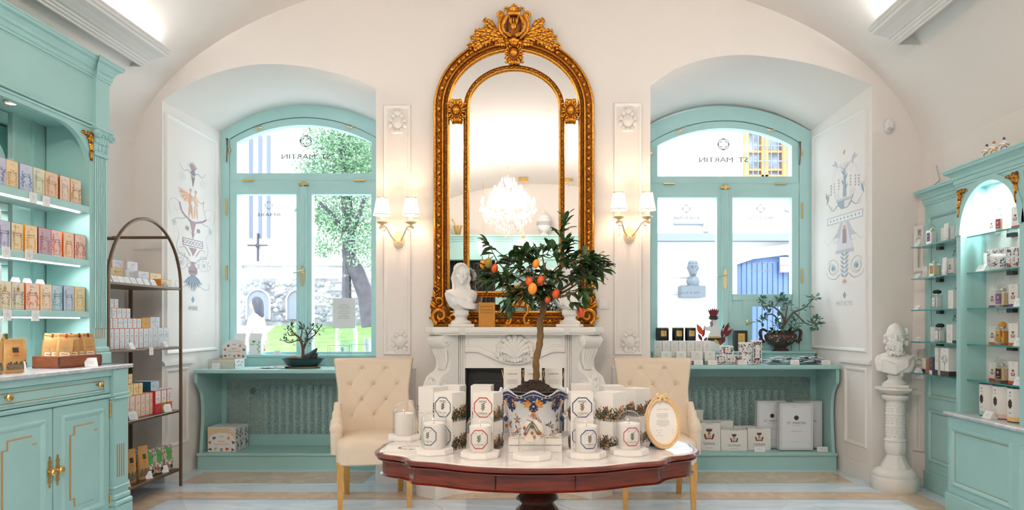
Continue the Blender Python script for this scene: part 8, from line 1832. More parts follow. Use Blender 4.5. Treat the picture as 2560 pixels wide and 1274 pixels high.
def jade_pot():
 Y = 6.515; c = Vector((X_(1951, Y), Y, ZS)); r = thing('ornate_planter', 'dark brown ornate two handled planter with a sprawling jade plant on the window step', 'potted plant', c); br = mat('brown_majolica', (.085, .042, .022), .15, noise=.6, scale=22, col2=(.03, .03, .035)); k = Y/FPX
 def q(px, py, dy=0):
  dy -= max(0, px-2000)*.006; return (X_(px, Y+dy)-c.x, dy, Z_(py, Y+dy)-c.z)
 m = MB(br); zz = lambda p: Z_(p, Y)-c.z
 m.lathe([(.075, 0), (.078, .01), (.06, .02), (.05, .03), (.06, .04), (.11, .065), (.14, .10), (.15, .13), (.145, .15), (.12, .165), (.11, .175), (.118, .185), (.11, .185), (.10, .17)], (0, 0, 0), 36, sy=.58, cap=False); m.lathe([(.076, 0), (.001, 0)], (0, 0, 0), 36, sy=.58)
 art = MB(M_white); cols = [mat('majolica_cream', RGB(205, 185, 160), .2), mat('majolica_rust', RGB(150, 70, 40), .2), mat('majolica_blue', RGB(60, 75, 95), .2)]; rnd = random.Random(3)
 prof = [(.04, .06), (.065, .11), (.10, .14), (.13, .15), (.15, .145), (.165, .12)]
 for cx, cy, n, s in ((-.0, .125, 26, .05), (-.12, .12, 16, .03), (.12, .12, 16, .03), (-.06, .085, 8, .02), (.07, .085, 8, .02)):
  for j in range(n): art.disc(cx+rnd.gauss(0, s*.5), cy+rnd.gauss(0, s*.28), rnd.uniform(.003, .007), rnd.choice(cols), 6, .0008+.0001*(j % 5))
 art.v = [((interp(prof, y)+z)*sin(x/.14), -.58*(interp(prof, y)+z*1.6)*cos(x/.14), y) for x, y, z in art.v]; n0 = len(m.v); m.v += art.v; m.f += [tuple(i+n0 for i in f) for f in art.f]; m.mt += art.mt; m.sm += art.sm
 m.build('planter_bowl', r)
 for s in (-1, 1): m = MB(br); m.tube([tuple(p) for p in cr([(s*.118, 0, .175), (s*.16, 0, .195), (s*.185, 0, .17), (s*.178, 0, .13), (s*.165, 0, .10), (s*.14, 0, .08)], 5)], [.012]*8+[.015]*10+[.012]*8, None, 8); m.ball((s*.178, 0, .105), .018); m.ball((s*.165, 0, .08), .013); m.build('handle', r)
 for s in (-1, 1): m = MB(br); m.tube([(s*.07, -.02, .175), (s*.085, -.02, .205), (s*.105, -.02, .21)], [.014, .012, .004], None, 7); m.build('rim_leaf', r)
 m = MB(M_soil); m.lathe([(.108, .172), (.05, .18), (.001, .183)], (0, 0, 0), 24, sy=.58); m.build('soil', r)
 jade(r, [([q(1955, 822), q(1960, 800), q(1950, 780, -.03), q(1935, 768, -.05), q(1918, 762, -.04)], .014, .004), ([q(1950, 822), q(1945, 800, .03), q(1930, 785, .02), q(1912, 790, -.03), q(1906, 802, -.05)], .01, .003), ([q(1958, 815), q(1972, 795, .02), q(1985, 780), q(2005, 772, -.02), q(2020, 760, -.03), q(2035, 745)], .013, .003), ([q(1962, 805), q(1965, 785, .04), q(1968, 768, .03), q(1965, 755)], .009, .003), ([q(1985, 780), q(1998, 792, -.03), q(2010, 805, -.05), q(2028, 812, -.04), q(2040, 800, -.03)], .008, .003), ([q(1935, 768), q(1945, 755, .03), q(1950, 742, .03)], .006, .003), ([q(1912, 775), q(1905, 760), q(1908, 748, -.02)], .006, .003), ([q(1975, 790), q(1990, 800, -.06), q(1985, 815, -.08)], .007, .003), ([q(2010, 805), q(2035, 815, -.03), q(2045, 812, -.04)], .005, .002), ([q(1950, 795), q(1938, 805, -.06), q(1945, 818, -.08)], .006, .003)], M_jadeb, M_gbark, .048, 13, 9)
jade_pot()
def heap(px0, px1, seed, label):
 m = MB(mat('silver_sachet', RGB(215, 222, 230), .35)); rnd = random.Random(seed); dk = mat('sachet_dark_print', RGB(55, 50, 60), .5)
 for k in range(11):
  x, y, zz = X_(rnd.uniform(px0+12, px1-12), 6.2), rnd.uniform(6.12, 6.28), ZB+.011+.0045*k; m.M = Matrix.Translation((x, y, zz)) @ Matrix.Rotation(rnd.uniform(-1, 1), 4, 'Z') @ Matrix.Rotation(rnd.uniform(-.14, .14), 4, 'X') @ Matrix.Rotation(rnd.uniform(-.12, .12), 4, 'Y')
  w, d = .045, .032; m.loft([[(-w, -d, 0), (w, -d, 0), (w, d, 0), (-w, d, 0)], [(-w*.8, -d*.8, .007), (w*.8, -d*.8, .007), (w*.8, d*.8, .007), (-w*.8, d*.8, .007)]], smooth=False)
  for j in range(7): m.leaf(rnd.uniform(-w*.6, w*.6), rnd.uniform(-d*.5, d*.5), rnd.uniform(0, 6), .02, .007, rnd.choice((dk, P_b, P_t)), .0074)
  m.box((-w, -d, -.002), (w, -d+.004, .002), dk)
 m.M = Matrix(); o = m.build('sachet_heap'); tag(o, label, 'sachets'); o['kind'] = 'stuff'
heap(1915, 1977, 1, 'heap of silver printed sachets nearest the tall patterned carton'); heap(1968, 2032, 2, 'middle heap of silver printed sachets on the right bench'); heap(2012, 2060, 3, 'heap of silver printed sachets nearest the bench end')
# paper bags inside the bench
ZI = .1405
gr_bag = mat('pale_grey_paper', RGB(226, 230, 236), .6); tan_l = mat('bag_lattice', RGB(190, 180, 165), .6)
def logo_disc(m, x, y, s):
 m.disc(x, y, s, mat('logo_brown', RGB(95, 75, 70), .5), 20, .0006)
 for a, b in ((0, .32), (0, -.32), (.32, 0), (-.32, 0)): m.disc(x+a*s, y+b*s, s*.36, mat('logo_navy', RGB(25, 45, 75), .5), 10, .0008)
def a_bag(m, w, h):
 st = w*.085
 for k in range(18):
  for (x, y) in ((-w/2+st/2, h*(k+.5)/18), (w/2-st/2, h*(k+.5)/18)): m.line([(x-st*.4, y), (x, y+h/36), (x+st*.4, y), (x, y-h/36), (x-st*.4, y)], st*.12, tan_l)
 for k in range(13):
  for y in (st/2, h-st/2): x = -w/2+w*(k+.5)/13; m.line([(x-w/26, y), (x, y+st*.4), (x+w/26, y), (x, y-st*.4), (x-w/26, y)], st*.12, tan_l)
 logo_disc(m, 0, h*.69, w*.072); m.txt('ST. MARTIN', 0, h*.555, w*.072, M_ink, .0006, width=w*.55); m.txt('PHARMACIA', 0, h*.515, w*.03, M_inkl, .0006, width=w*.24); m.txt('Bratislava', 0, h*.395, w*.04, M_inkl, .0006, width=w*.3); m.rect(-w*.14, h*.18, w*.14, h*.184, M_inkl)
def bag(px0, px1, pyt, Y, label, rz=0):
 z0 = ZI; h = Z_(pyt, Y)-z0; o = fbox('paper_bag', px0, px1, Y, z0+.006, h, .08, a_bag, gr_bag, label, 'paper bag', 'grey white paper bags in the right bench', rz)
 w = (X_(px1, Y)-X_(px0, Y)); m = MB(M_whitec); m.tube([tuple(p) for p in cr([(-w*.16, -.001, h*.97), (-w*.08, -.004, h*.925), (w*.08, -.004, h*.925), (w*.16, -.001, h*.97)], 5)], .003, None, 6); m.build('cord_handle', o)
 return o
bag(1949, 2033, 1009, 6.15, 'foremost tall paper bag with navy emblem in the right bench'); bag(1893, 1968, 1004, 6.26, 'tall paper bag half hidden, nearer the white emblem bags', 0); bag(1988, 2056, 1004, 6.265, 'tall paper bag half hidden, nearest the bench side', 0)
def a_em(m, w, h): emblem(m, 0, h*.42, h*.42); m.txt('Carthusia', 0, h*.22, h*.11, M_ink, .0006, width=w*.5); m.rect(-w*.16, h*.10, w*.16, h*.115, M_inkl); m.rect(-w*.15, h*.965, w*.15, h*.985, M_inkl, .0004)
def a_plain(m, w, h): m.rect(-w*.15, h*.95, w*.15, h*.97, M_inkl, .0004)
GC = 'white emblem bags in the right bench'
fbox('gift_bag', 1802.5, 1868, 6.16, ZI, Z_(1074, 6.16)-ZI, .07, a_em, M_white, 'small white bag with flower vase emblem, foremost in the middle', 'gift bag', GC)
fbox('gift_bag', 1869, 1927, 6.20, ZI, Z_(1070, 6.2)-ZI, .05, a_em, M_white, 'small white bag with flower vase emblem beside the tall paper bags', 'gift bag', GC)
fbox('gift_bag', 1744, 1801.5, 6.16, ZI, Z_(1057, 6.16)-ZI, .07, a_em, M_white, 'white bag with flower vase emblem beside the chair', 'gift bag', GC)
fbox('gift_bag', 1752, 1833, 6.27, ZI, Z_(1051, 6.27)-ZI, .06, a_plain, M_white, 'plain white bag behind the emblem bags, middle height', 'gift bag', GC)
fbox('gift_bag', 1680, 1758, 6.30, ZI, Z_(1024, 6.3)-ZI, .06, a_plain, M_white, 'tallest plain white bag behind the chair arm', 'gift bag', GC)
fbox('gift_bag', 1834, 1892, 6.27, ZI, Z_(1065, 6.27)-ZI, .06, a_plain, M_white, 'low plain white bag beside the tall paper bags', 'gift bag', GC)
price_card((X_(1899, 6.12), 6.11, ZI), 0, .09, .04, 'white tent card in the bench before the emblem bag pair', .3, lines=2); price_card((X_(2057, 6.12), 6.12, ZI), 0, .09, .04, 'white tent card in the bench at its side panel', .3, lines=2)
# ================================================================ right cabinets
XF, XN, XM = 2.83, 2.66, 2.62      # far section panel, near section face, base cabinet face
FRt = lambda X: FR((X, 0, 0), (0, -1, 0), off=0)       # reader's right is -y; frame x = -Y
def far_section():
 r = thing('panelled_cabinet', 'teal panelled cabinet section with cornice and glass shelves beside the bearded bust', 'cabinet', (XF, 5.41, 0)); off = r.location; ya, yb = 4.70, 5.405
 m = MB(M_teal); m.box((XF, ya, 0), (XF+.045, yb, 2.16)); m.box((XF-.014, 4.722, 0), (XF, yb+.002, .135), None, .004); m.build('carcass', r, off=off)
 m = MB(M_teal); F = FRt(XF)
 for z0, z1 in ((.21, .60), (.68, 2.03)): moulded_front(m, F, -yb+.06, z0, -ya, z1, .03, .014, M_groove, .003)
 m.fix('panel_moulding', r, off=off)
 m = MB(M_teal); crown(m, [(XF, 4.756, Vector((-1, 0, 0))), (XF, yb, Vector((-1, 1, 0))), (XF+.045, yb, Vector((0, 1, 0)))], 2.11, .95); m.box((XF, ya, 2.11), (XF+.045, yb, 2.224)); m.fix('cornice', r, off=off)
 # relief figure and scrolls on the panel
 m = MB(M_teal); m.M = F
 for zc, s in ((1.70, 1), (1.45, .8), (1.25, 1)):
  for q in (-1, 1): m.tube([(-4.93+q*.10*s*(1-t*.8)*cos(7*t), zc+.08*s*(1-t*.8)*sin(7*t), .004) for t in [i/12 for i in range(13)]], .004, None, 5)
  for k in range(7): a = pi/2+(k-3)*.35; m.tube([(-4.93, zc-.02, .003), (-4.93+.10*s*cos(a), zc-.02+.10*s*sin(a), .005)], [.004, .006], None, 5)
 m.ball((-4.95, 1.22, .004), (.035, .05, .012)); m.ball((-4.95, 1.14, .004), (.05, .05, .014)); m.M = Matrix(); m.build('relief_ornament', r, off=off)
 for z in ZSH:
  m = MB(M_shelf); m.box((2.665, 4.71, z-.008), (XF-.002, 5.285, z)); s = m.build('glass_shelf', r, off=off)
  m = MB(M_gedge); m.box((2.6635, 4.71, z-.008), (2.6648, 5.286, z)); m.box((2.6648, 5.2855, z-.008), (XF-.004, 5.2868, z)); m.build('glass_edge', s, off=off)
  for y in (4.86, 5.17): m = MB(M_dark); m.box((XF-.03, y-.025, z-.03), (XF, y+.025, z-.0085)); m.build('bracket', s, off=off)
ZSH = [1.789, 1.558, 1.330, 1.100, .873]
def near_section():
 ya, yb = 3.30, 4.69; r = thing('arched_display_cabinet', 'teal display cabinet with arched lit niche, gilded corners and glass shelves', 'cabinet', (XN, yb, .6565)); off = r.location; xb = 2.83
 m = MB(M_teal); m.box((xb, ya, .656), (xb+.045, yb, 2.16)); m.box((XN+.02, yb-.045, .656), (xb, yb, 2.13)); m.box((XN+.02, ya+.002, .656), (xb, ya+.03, 2.124)); m.box((XN+.021, ya+.004, 2.125), (xb, yb-.001, 2.158)); m.box((XN+.02, 4.02, .656), (xb, 4.055, 2.125)); m.build('carcass', r, off=off)
 m = MB(mat('embossed_wallpaper', (.78, .79, .77), .6, bump=.5, bscale=30)); m.box((xb-.003, 4.055, .657), (xb-.0005, 4.645, 2.125)); F = FRt(xb-.003); m.M = F
 for k in range(16):
  cx, cy = -4.36+.13*(k % 2 and 1 or -1), .8+.085*k; m.tube([(cx+.07*(1-t*.8)*cos(6*t+k), cy+.06*(1-t*.8)*sin(6*t+k), .002) for t in [i/10 for i in range(11)]], .0035, None, 5)
 for z in (1.70, 1.25, .98): 
  for k in range(8): a = k*pi/4; m.tube([(-4.22, z, .003), (-4.22+.075*cos(a), z+.075*sin(a), .004)], [.003, .008], None, 5)
 m.M = Matrix(); m.build('embossed_back', r, off=off)
 m = MB(M_teal); y0, y1 = 4.062, 4.642
 def front(y0, y1, yl, yr, m):
  cy, hw = (y0+y1)/2, (y1-y0)/2; zs, n = 1.80, 28
  arc = [(cy+hw*cos(pi*i/n), zs+hw*1.02*sin(pi*i/n)) for i in range(n+1)]
  inn = [(y1, .656)]+arc+[(y0, .656)]; out = [(yr, .656)]+[((yr if i < n/4 else yl if i > 3*n/4 else lerp(yr, yl, (i-n/4)/(n/2))), (zs+(2.125-zs)*min(1, i/(n/4)) if i < n/4 else zs+(2.125-zs)*min(1, (n-i)/(n/4)) if i > 3*n/4 else 2.125)) for i in range(n+1)]+[(yl, .656)]
  N = len(inn); V = [(XN, *p) for p in inn]+[(XN, *p) for p in out]+[(XN+.022, *p) for p in inn]; m.add(V, [f for i in range(N-1) for f in ((i, i+1, N+i+1, N+i), (i, 2*N+i, 2*N+i+1, i+1))])
  # raised archivolt
  big = [(cy+(hw+.05)*cos(pi*i/n), zs+(hw*1.02+.032)*sin(pi*i/n)) for i in range(n+1)]; V = [(XN-.008, *p) for p in arc]+[(XN-.008, *p) for p in big]+[(XN, *p) for p in big]+[(XN, *p) for p in arc]; k = n+1
  m.add(V, [f for i in range(n) for f in ((i, i+1, k+i+1, k+i), (k+i, k+i+1, 2*k+i+1, 2*k+i), (i, 3*k+i, 3*k+i+1, i+1))])
 front(y0, y1, 4.03, yb, m); front(3.40, 3.985, 3.30, 4.03, m)
 m.quad((XN, yb, .656), (XN+.03, yb, .656), (XN+.03, yb, 2.125), (XN, yb, 2.125)); m.fix('arched_front', r, off=off)
 m = MB(M_teal); crown(m, [(XN, ya, Vector((-1, 0, 0))), (XN, yb, Vector((-1, 1, 0))), (2.825, yb, Vector((0, 1, 0)))], 2.115, .95); m.box((XN+.001, ya+.006, 2.116), (2.8245, yb-.002, 2.2285)); m.fix('cornice', r, off=off)
 F = FRt(XN); gilt_corner(r, F, -4.665, 2.085, -1, 1.15, off); gilt_corner(r, F, -4.075, 2.085, 1, 1.15, off); gilt_corner(r, F, -4.005, 2.085, -1, 1.15, off)
 for z in ZSH:
  m = MB(M_shelf); m.box((2.70, 4.06, z-.008), (xb-.005, 4.64, z)); s = m.build('glass_shelf', r, off=off)
  m = MB(M_gedge); m.box((2.6985, 4.06, z-.008), (2.6998, 4.64, z)); m.build('glass_edge', s, off=off)
  m = MB(M_dark); m.box((xb-.035, 4.33, z-.032), (xb-.004, 4.39, z-.0085)); m.build('bracket', s, off=off)
 m = MB(M_led); m.box((2.74, 4.25, 2.118), (2.79, 4.45, 2.1245)); m.build('niche_lamp', r, off=off)
 lamp('niche_light', (2.75, 4.36, 2.10), 3.2, COOL, kind='AREA', rot=(0, 0, 0), size=(.06, .3))
 lamp('niche_light', (2.75, 3.70, 2.10), 3.0, COOL, kind='AREA', rot=(0, 0, 0), size=(.06, .3))
def base_right():
 ya, yb = 3.3, 4.715; r = thing('low_cabinet', 'teal low panelled cabinet under the grey marble slab, right of the room', 'cabinet', (XM, yb, 0)); off = r.location
 m = MB(M_teal); m.box((XM, ya, 0), (2.828, yb, .635)); m.box((XM-.02, ya, 0), (XM, yb+.004, .132), None, .004); m.build('carcass', r, off=off)
 m = MB(M_teal); F = FRt(XM)
 for a, b in ((4.665, 4.06), (3.99, 3.4)): moulded_front(m, F, -a, .185, -b, .565, .03, .016, M_groove, .003)
 m.fix('panel_moulding', r, off=off)
 m = MB(M_mcount); m.box((XM-.025, ya-.02, .635), (2.828, yb+.02, .656), None, .005); tag(m.build('marble_slab'), 'grey veined marble slab on the low right cabinet under the lit niche', 'worktop')
far_section(); base_right(); near_section()
# ---------------------------------------------------------------- perfumes; every item faces -x (local front is -y before a quarter turn)
TURN = -pi/2                  # local -y -> world -x
def rbox_(name, y_far, w, d, h, xf, z, mm, art=None, label='', grp=None, side=None, cat='box', rz=0):
 m = MB(mm); m.box((-w/2, 0, 0), (w/2, d, h), None, .001); m.M = FR((0, 0, 0), (1, 0, 0), off=.0004)
 if art: art(m, w, h)
 m.M = FR((w/2, d/2, 0), (0, 1, 0), off=.0004)
 if side: side(m, d, h)
 m.M = Matrix(); o = m.build(name); o.location = (xf, y_far-w/2, z+.0006); o.rotation_euler = (0, 0, TURN+rz); return tag(o, label, cat, grp)
M_pg = thin_glass('bottle_glass', (.95, .97, .97), .9, .10)
def juice(n, c): return mat(n, c, .08)
def bottle(y_far, w, d, h, xf, z, liquid, lab, cap, label, caph=.035, rz=0, gold=False):
 r = thing('perfume_bottle', label, 'perfume bottle', (xf, y_far-w/2, z+.0006), TURN+rz, 'perfume bottles on the glass shelves')
 m = MB(M_pg); m.box((-w/2, 0, 0), (w/2, d, h), None, .004); m.build('glass_body', r)
 if liquid: m = MB(liquid); m.box((-w/2+.006, .006, .012), (w/2-.006, d-.006, h*.84), None, .003); m.build('perfume', r)
 m = MB(lab); m.box((-w*.26, -.0016, h*.22), (w*.26, -.0004, h*.80)); m.M = FR((0, -.0016, 0), (1, 0, 0)); crest(m, 0, h*.54, w*.2, M_white if lab in (LB_p, LB_r, LB_k) else M_ink); m.rect(-w*.16, h*.32, w*.16, h*.345, M_white if lab in (LB_p, LB_r, LB_k) else M_ink); m.M = Matrix(); m.build('label', r)
 m = MB(M_brassl); m.lathe([(.012, h), (.012, h+.008)], (0, d/2, 0), 16); m.build('collar', r)
 m = MB(cap)
 if cap is M_black: m.lathe([(.014, h+.008), (.026, h+.012), (.03, h+.02), (.026, h+.03), (.014, h+caph)], (0, d/2, 0), 8, smooth=False)
 else: m.lathe([(.012, h+.008), (.026, h+.012), (.028, h+.022), (.018, h+.03), (.016, h+caph), (.001, h+caph+.003)], (0, d/2, 0), 8, smooth=False)
 m.build('stopper', r); return r
LB_p = mat('label_purple', RGB(125, 75, 120), .5); LB_r = mat('label_crimson', RGB(165, 40, 55), .5); LB_k = mat('label_dark', RGB(60, 30, 25), .5); LB_w = M_whitec; LB_a = mat('label_amber', RGB(205, 140, 50), .5)
J_a = juice('amber_perfume', (.75, .30, .03)); J_p = juice('pale_perfume', (.86, .74, .52)); J_c = juice('clear_perfume', (.80, .84, .80)); J_o = juice('peach_perfume', (.85, .60, .35))
C_cl = M_pg; C_am = juice('amber_stopper', (.70, .36, .05))
def yx(px, X): return X*FPX/(px-CX)
G5, G6 = 'cartons on the far glass shelves', 'cartons in the lit niche'
def a_e(c): 
 def f(m, w, h): emblem(m, 0, h*.36, h*.30); crest(m, 0, h*.86, w*.14, M_inkl); m.rect(-w*.5, 0, w*.5, h*.13, c)
 return f
def a_line(m, w, h):
 crest(m, 0, h*.86, w*.16, M_inkl); m.rect(-w*.2, h*.78, w*.2, h*.79, M_inkl)
 for k in range(9): m.line([(w*.28*sin(k*1.7), h*(.15+.055*k)), (w*.2*sin(k*2.3+1), h*(.2+.05*k))], w*.03, M_inkl)
# far shelves (x 2.68-2.82)
A, B, Cc, D, E = ZSH
bottle(yx(2314, 2.70), .072, .05, .105, 2.70, A, J_c, LB_p, C_cl, 'clear perfume bottle with purple label, top far glass shelf', .032)
rbox_('perfume_carton', yx(2352, 2.74), .05, .04, .105, 2.74, A, M_white, a_line, 'white carton behind the tube on the top far glass shelf', G5)
def tube_(y, x, z, h, label):
 m = MB(M_whitec); m.loft([[(q*.026*cos(t), p*.020*sin(t), zz) for t in [2*pi*i/20 for i in range(20)]] for zz, q, p in ((0, .8, .8), (.018, .8, .8), (.02, .95, .95), (h*.6, 1, .6), (h, 1.1, .08))]);
 o = m.build('cream_tube', loc=(x, y, z+.0006)); o.rotation_euler = (0, 0, TURN); return tag(o, label, 'tube', 'tubes on the far glass shelves')
tube_(yx(2366, 2.70), 2.70, A, .12, 'white cream tube standing on the top far glass shelf')
rbox_('perfume_carton', yx(2375, 2.74), .05, .04, .10, 2.74, A, M_white, a_line, 'white carton at the near end of the top far glass shelf', G5)
rbox_('perfume_carton', yx(2307, 2.75), .055, .03, .09, 2.75, B, M_white, a_line, 'white carton behind the bottle on the second far glass shelf', G5)
bottle(yx(2322, 2.70), .065, .05, .10, 2.70, B, J_p, LB_a, C_cl, 'perfume bottle with gold label, second far glass shelf', .032)
tube_(yx(2362, 2.69), 2.69, B, .12, 'white cream tube standing on the second far glass shelf'); rbox_('perfume_carton', yx(2366, 2.73), .085, .05, .115, 2.73, B, M_white, a_e(LB_r), 'emblem carton at the near end of the second far glass shelf', G5)
bottle(yx(2327, 2.70), .07, .05, .10, 2.70, Cc, J_c, LB_w, M_black, 'clear perfume bottle with black stopper, third far glass shelf', .036)
rbox_('perfume_carton', yx(2370, 2.71), .06, .05, .125, 2.71, Cc, M_white, a_line, 'tall white line print carton on the third far glass shelf', G5)
rbox_('perfume_carton', yx(2326, 2.74), .055, .03, .105, 2.74, D, M_white, a_line, 'white carton behind the bottle on the fourth far glass shelf', G5)
bottle(yx(2334, 2.70), .072, .05, .095, 2.70, D, J_c, LB_w, M_black, 'clear perfume bottle with black stopper, fourth far glass shelf', .036)
rbox_('perfume_carton', yx(2366, 2.71), .07, .05, .125, 2.71, D, M_white, a_line, 'tall white line print carton on the fourth far glass shelf', G5, lambda m, d, h: m.rect(-d/2, 0, d/2, h*.14, M_ink))
dkf = lambda m, w, h: (a_line(m, w, h), m.rect(-w/2, 0, w/2, h*.28, mat('plum_band', RGB(75, 55, 60), .5), .0006))
rbox_('perfume_carton', yx(2305, 2.72), .05, .03, .105, 2.72, E, M_white, dkf, 'small carton with plum band, furthest on the lowest far glass shelf', G5, lambda m, d, h: m.rect(-d/2, 0, d/2, h, mat('tan_side', RGB(200, 150, 110), .6)))
rbox_('perfume_carton', yx(2323, 2.71), .04, .035, .12, 2.71, E, mat('slate_violet_card', RGB(90, 85, 105), .5), lambda m, w, h: (m.rect(-w/2, 0, w/2, h*.22, M_white), emblem(m, 0, h*.45, h*.25)), 'slate violet slim carton on the lowest far glass shelf', G5)
bl = mat('tree_print_blue', RGB(90, 120, 130), .6)
def a_tree(m, w, h):
 m.rect(-w/2, 0, w/2, h*.18, mat('plum_band', RGB(75, 55, 60), .5)); crest(m, 0, h*.88, w*.13, M_inkl); m.line([(0, h*.2), (w*.05, h*.45), (-w*.05, h*.55)], w*.05, bl)
 rnd = random.Random(int(w*1e4))
 for k in range(40): a, q = rnd.uniform(0, 6.28), rnd.random()**.5; m.leaf(w*.34*q*cos(a), h*.60+h*.13*q*sin(a), a, w*.12, w*.05, bl)
rbox_('perfume_carton', yx(2337, 2.72), .04, .09, .19, 2.72, E, M_white, a_tree, 'large white carton with tree print, lowest far glass shelf, further one', G5)
rbox_('perfume_carton', yx(2351, 2.70), .10, .11, .19, 2.70, E, M_white, a_tree, 'large white carton with blue tree print at the near end, lowest far glass shelf', G5, lambda m, d, h: (m.rect(-d/2, 0, d/2, h*.18, mat('plum_band', RGB(75, 55, 60), .5))))
for z, n in zip(ZSH, ORD): price_card((2.672, 5.235, z+.0006), TURN, .06, .034, 'white tent price card, far corner of the %s far glass shelf from top' % n, .6, grp='price cards on the far glass shelves', lines=2)
# lit niche shelves (x 2.70-2.82)
rbox_('perfume_carton', yx(2471, 2.785), .065, .03, .115, 2.785, A, M_white, a_e(LB_p), 'emblem carton behind the red labelled bottle, top niche shelf', G6)
bottle(yx(2484, 2.745), .085, .05, .10, 2.745, A, J_p, LB_r, C_cl, 'perfume bottle with crimson label, top niche shelf', .04)
rbox_('perfume_carton', yx(2528, 2.74), .075, .06, .13, 2.74, A, M_white, a_e(LB_r), 'emblem carton at the near end of the top niche shelf', G6)
def patm(m, w, h): motifs(m, -w/2, 0, w/2, h, 26, int(w*1e5), .016)
for i, (pxa, x, w, d, h, lb) in enumerate(((2466, 2.79, .05, .03, .14, 'patterned carton at the back, furthest'), (2484, 2.79, .045, .03, .14, 'patterned carton at the back, middle'), (2500, 2.79, .045, .03, .14, 'patterned carton at the back, nearest'), (2515, 2.73, .055, .045, .12, 'patterned carton in front beside the jar'), (2533, 2.73, .06, .05, .12, 'patterned carton in front at the near end'))):
 rbox_('patterned_carton', yx(pxa, x), w, d, h, x, B, M_whitec, a_pat if w > .05 else patm, lb+', second niche shelf', 'patterned goods on the second niche shelf', patm)
m = MB(M_whitec); m.lathe([(.012, 0), (.012, .11), (.010, .115)], (0, 0, 0), 16); tag(m.build('spray_tube', loc=(2.745, yx(2463, 2.745), B+.0006)), 'slim white spray tube on the second niche shelf', 'tube')
m = MB(M_whitec); m.lathe([(.038, 0), (.042, .006), (.042, .075)], (0, 0, 0), 24); art = MB(M_white); motifs(art, -.13, .005, .13, .072, 60, 8, .018); art.rect(-.018, .015, .018, .06, M_white, .001); crest(art, 0, .035, .016, M_ink, .0013); art.v = [((.0424+z)*sin(x/.042), -(.0424+z)*cos(x/.042), y) for x, y, z in art.v]; n0 = len(m.v); m.v += art.v; m.f += [tuple(i+n0 for i in f) for f in art.f]; m.mt += art.mt; m.sm += art.sm
o = m.build('patterned_jar', loc=(2.745, yx(2495, 2.745), B+.0006)); o.rotation_euler = (0, 0, TURN+.5); tag(o, 'round patterned jar with white lid on the second niche shelf', 'jar'); m = MB(M_white); m.lathe([(.044, .075), (.044, .092), (.042, .095), (.001, .095)], (0, 0, 0), 24); m.build('lid', o)
for z, lab, liq, cap, n, bc, c2 in ((Cc, LB_p, J_o, C_cl, 'third', LB_p, 'purple'), (D, LB_a, J_a, C_am, 'fourth', mat('amber_band', RGB(195, 110, 40), .5), 'amber'), (E, LB_k, J_o, C_cl, 'lowest', mat('rust_band', RGB(190, 80, 30), .5), 'rust')):
 rbox_('perfume_carton', yx(2472, 2.785), .07, .03, .115, 2.785, z, M_white, a_e(bc), '%s banded emblem carton behind the bottle, %s niche shelf' % (c2, n), G6)
 bottle(yx(2484, 2.745), .09, .05, .105, 2.745, z, liq, lab, cap, 'perfume bottle with %s label, %s niche shelf' % (c2 if c2 != 'rust' else 'dark', n), .036)
 rbox_('perfume_carton', yx(2502, 2.785), .07, .03, .13, 2.785, z, M_white, a_e(bc), '%s banded emblem carton at the back, %s niche shelf' % (c2, n), G6)
 rbox_('perfume_carton', yx(2521, 2.755), .085, .06, .135, 2.755, z, M_white, a_e(bc), '%s banded emblem carton at the near end, %s niche shelf' % (c2, n), G6, lambda m, d, h, bc=bc: m.rect(-d/2, 0, d/2, h*.13, bc))
 price_card((2.712, yx(2540, 2.712), z+.0006), TURN, .06, .05, 'white tent price card at the near end of the %s niche shelf' % n, .4, grp='price cards in the lit niche', lines=2)
for z, n in ((A, 'top'), (B, 'second')): price_card((2.712, yx(2448, 2.712), z+.0006), TURN, .085, .045, 'white tent price card at the far end of the %s niche shelf' % n, .55, grp='price cards in the lit niche', lines=2)
nv = mat('navy_lid', RGB(35, 50, 75), .4)
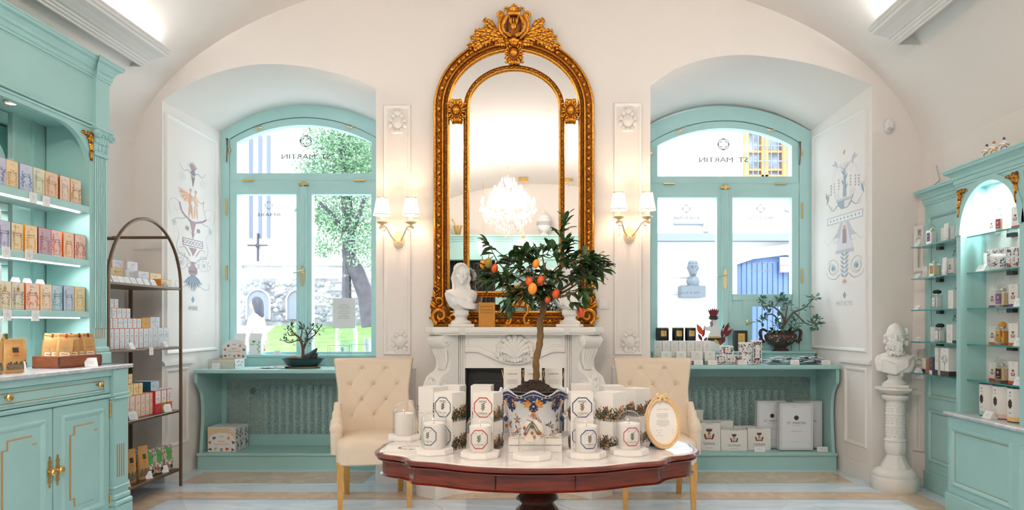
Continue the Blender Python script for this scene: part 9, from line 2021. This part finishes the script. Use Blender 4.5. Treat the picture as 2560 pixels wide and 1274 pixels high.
for i, (pxa, pxb, c) in enumerate(((2434, 2466, (165, 210, 195)), (2467, 2502, (235, 200, 185)), (2503, 2545, (240, 205, 140)))):
 ya, yb = yx(pxa, 2.70), yx(pxb, 2.70); w = ya-yb; yc = (ya+yb)/2; rr = w*.36
 r = thing('hexagonal_carton', 'tall white hexagonal carton with navy lid and %s foot on the marble slab' % ['mint', 'pink', 'yellow'][i], 'box', (2.752, yc, .657), TURN, 'hexagonal cartons on the marble slab')
 hx = [(rr*1.08*cos(t), rr*sin(t)) for t in [pi/6+i_*pi/3 for i_ in range(6)]]; hx = [(rr*cos(i_*pi/3), rr*sin(i_*pi/3)) for i_ in range(6)]
 m = MB(M_white); H = .196; m.prism(hx, 0, H, None, 'z'); ft = mat('foot_%d' % i, RGB(*c), .5); f = rr*cos(pi/6); m.prism([(a*1.01, b*1.01) for a, b in hx], .004, .03, ft, 'z')
 m.M = FR((0, -f, 0), (1, 0, 0), off=.001); brn = mat('choc_window', RGB(70, 50, 45), .6); m.poly([(.020*(1 if k % 2 else .8)*cos(2*pi*k/16), .105+.03*(1 if k % 2 else .82)*sin(2*pi*k/16)) for k in range(16)], brn); crest(m, 0, .168, .014, nv); m.txt('Carthusia', 0, .150, .006, nv, width=.03); m.txt('CASA', 0, .05, .006, M_ink)
 m.M = Matrix(); m.build('body', r)
 for nm, z0, z1 in (('lid', H, H+.006), ('foot', 0, .004)): m = MB(nv); m.prism([(a*1.02, b*1.02) for a, b in hx], z0, z1, None, 'z'); m.build(nm, r)
price_card((2.655, yx(2464, 2.655), .6566), TURN, .08, .045, 'cream tent price card on the marble slab before the hexagonal cartons', .55, cream=True)
for i, (px, py, c) in enumerate(((2467, 398, (90, 100, 120)), (2485, 391, (190, 120, 60)), (2510, 382, (110, 90, 130)))):
 X = 2.70; Y = yx(px, X); r = thing('lidded_jar', 'small white painted jar with %s knob on the right cornice, %s from the far end' % (['grey', 'orange', 'violet'][i], ORD[i]), 'jar', (X, Y, 2.2295), R(-30), 'painted jars on the right cornice')
 m = MB(M_plasterfig); m.lathe([(.02, 0), (.03, .006), (.034, .03), (.028, .052), (.02, .06)], (0, 0, 0), 24); m.M = Matrix.Translation((0, -.0335, .03)) @ Matrix.Rotation(pi/2, 4, 'X'); m.ring(0, 0, .016, .006, mat('jar_paint_%d' % i, RGB(*c), .4), 16, .001); m.M = Matrix(); m.build('body', r)
 m = MB(M_plasterfig); m.lathe([(.027, .060), (.026, .068), (.012, .085), (.006, .09)], (0, 0, 0), 24); m.lathe([(.0275, .059), (.0275, .063)], (0, 0, 0), 24, M_brass, False); m.ball((0, 0, .096), (.008, .008, .011), mat('jar_paint_%d' % i, RGB(*c), .4)); m.build('lid', r)
m = MB(M_inkl); m.tube([(2.873, 5.33, 2.40), (2.873, 5.28, 2.28), (2.873, 5.40, 2.25)], .003, None, 6); tag(m.build('wall_cable'), 'thin bent cable end on the wall above the panelled cabinet', 'cable')
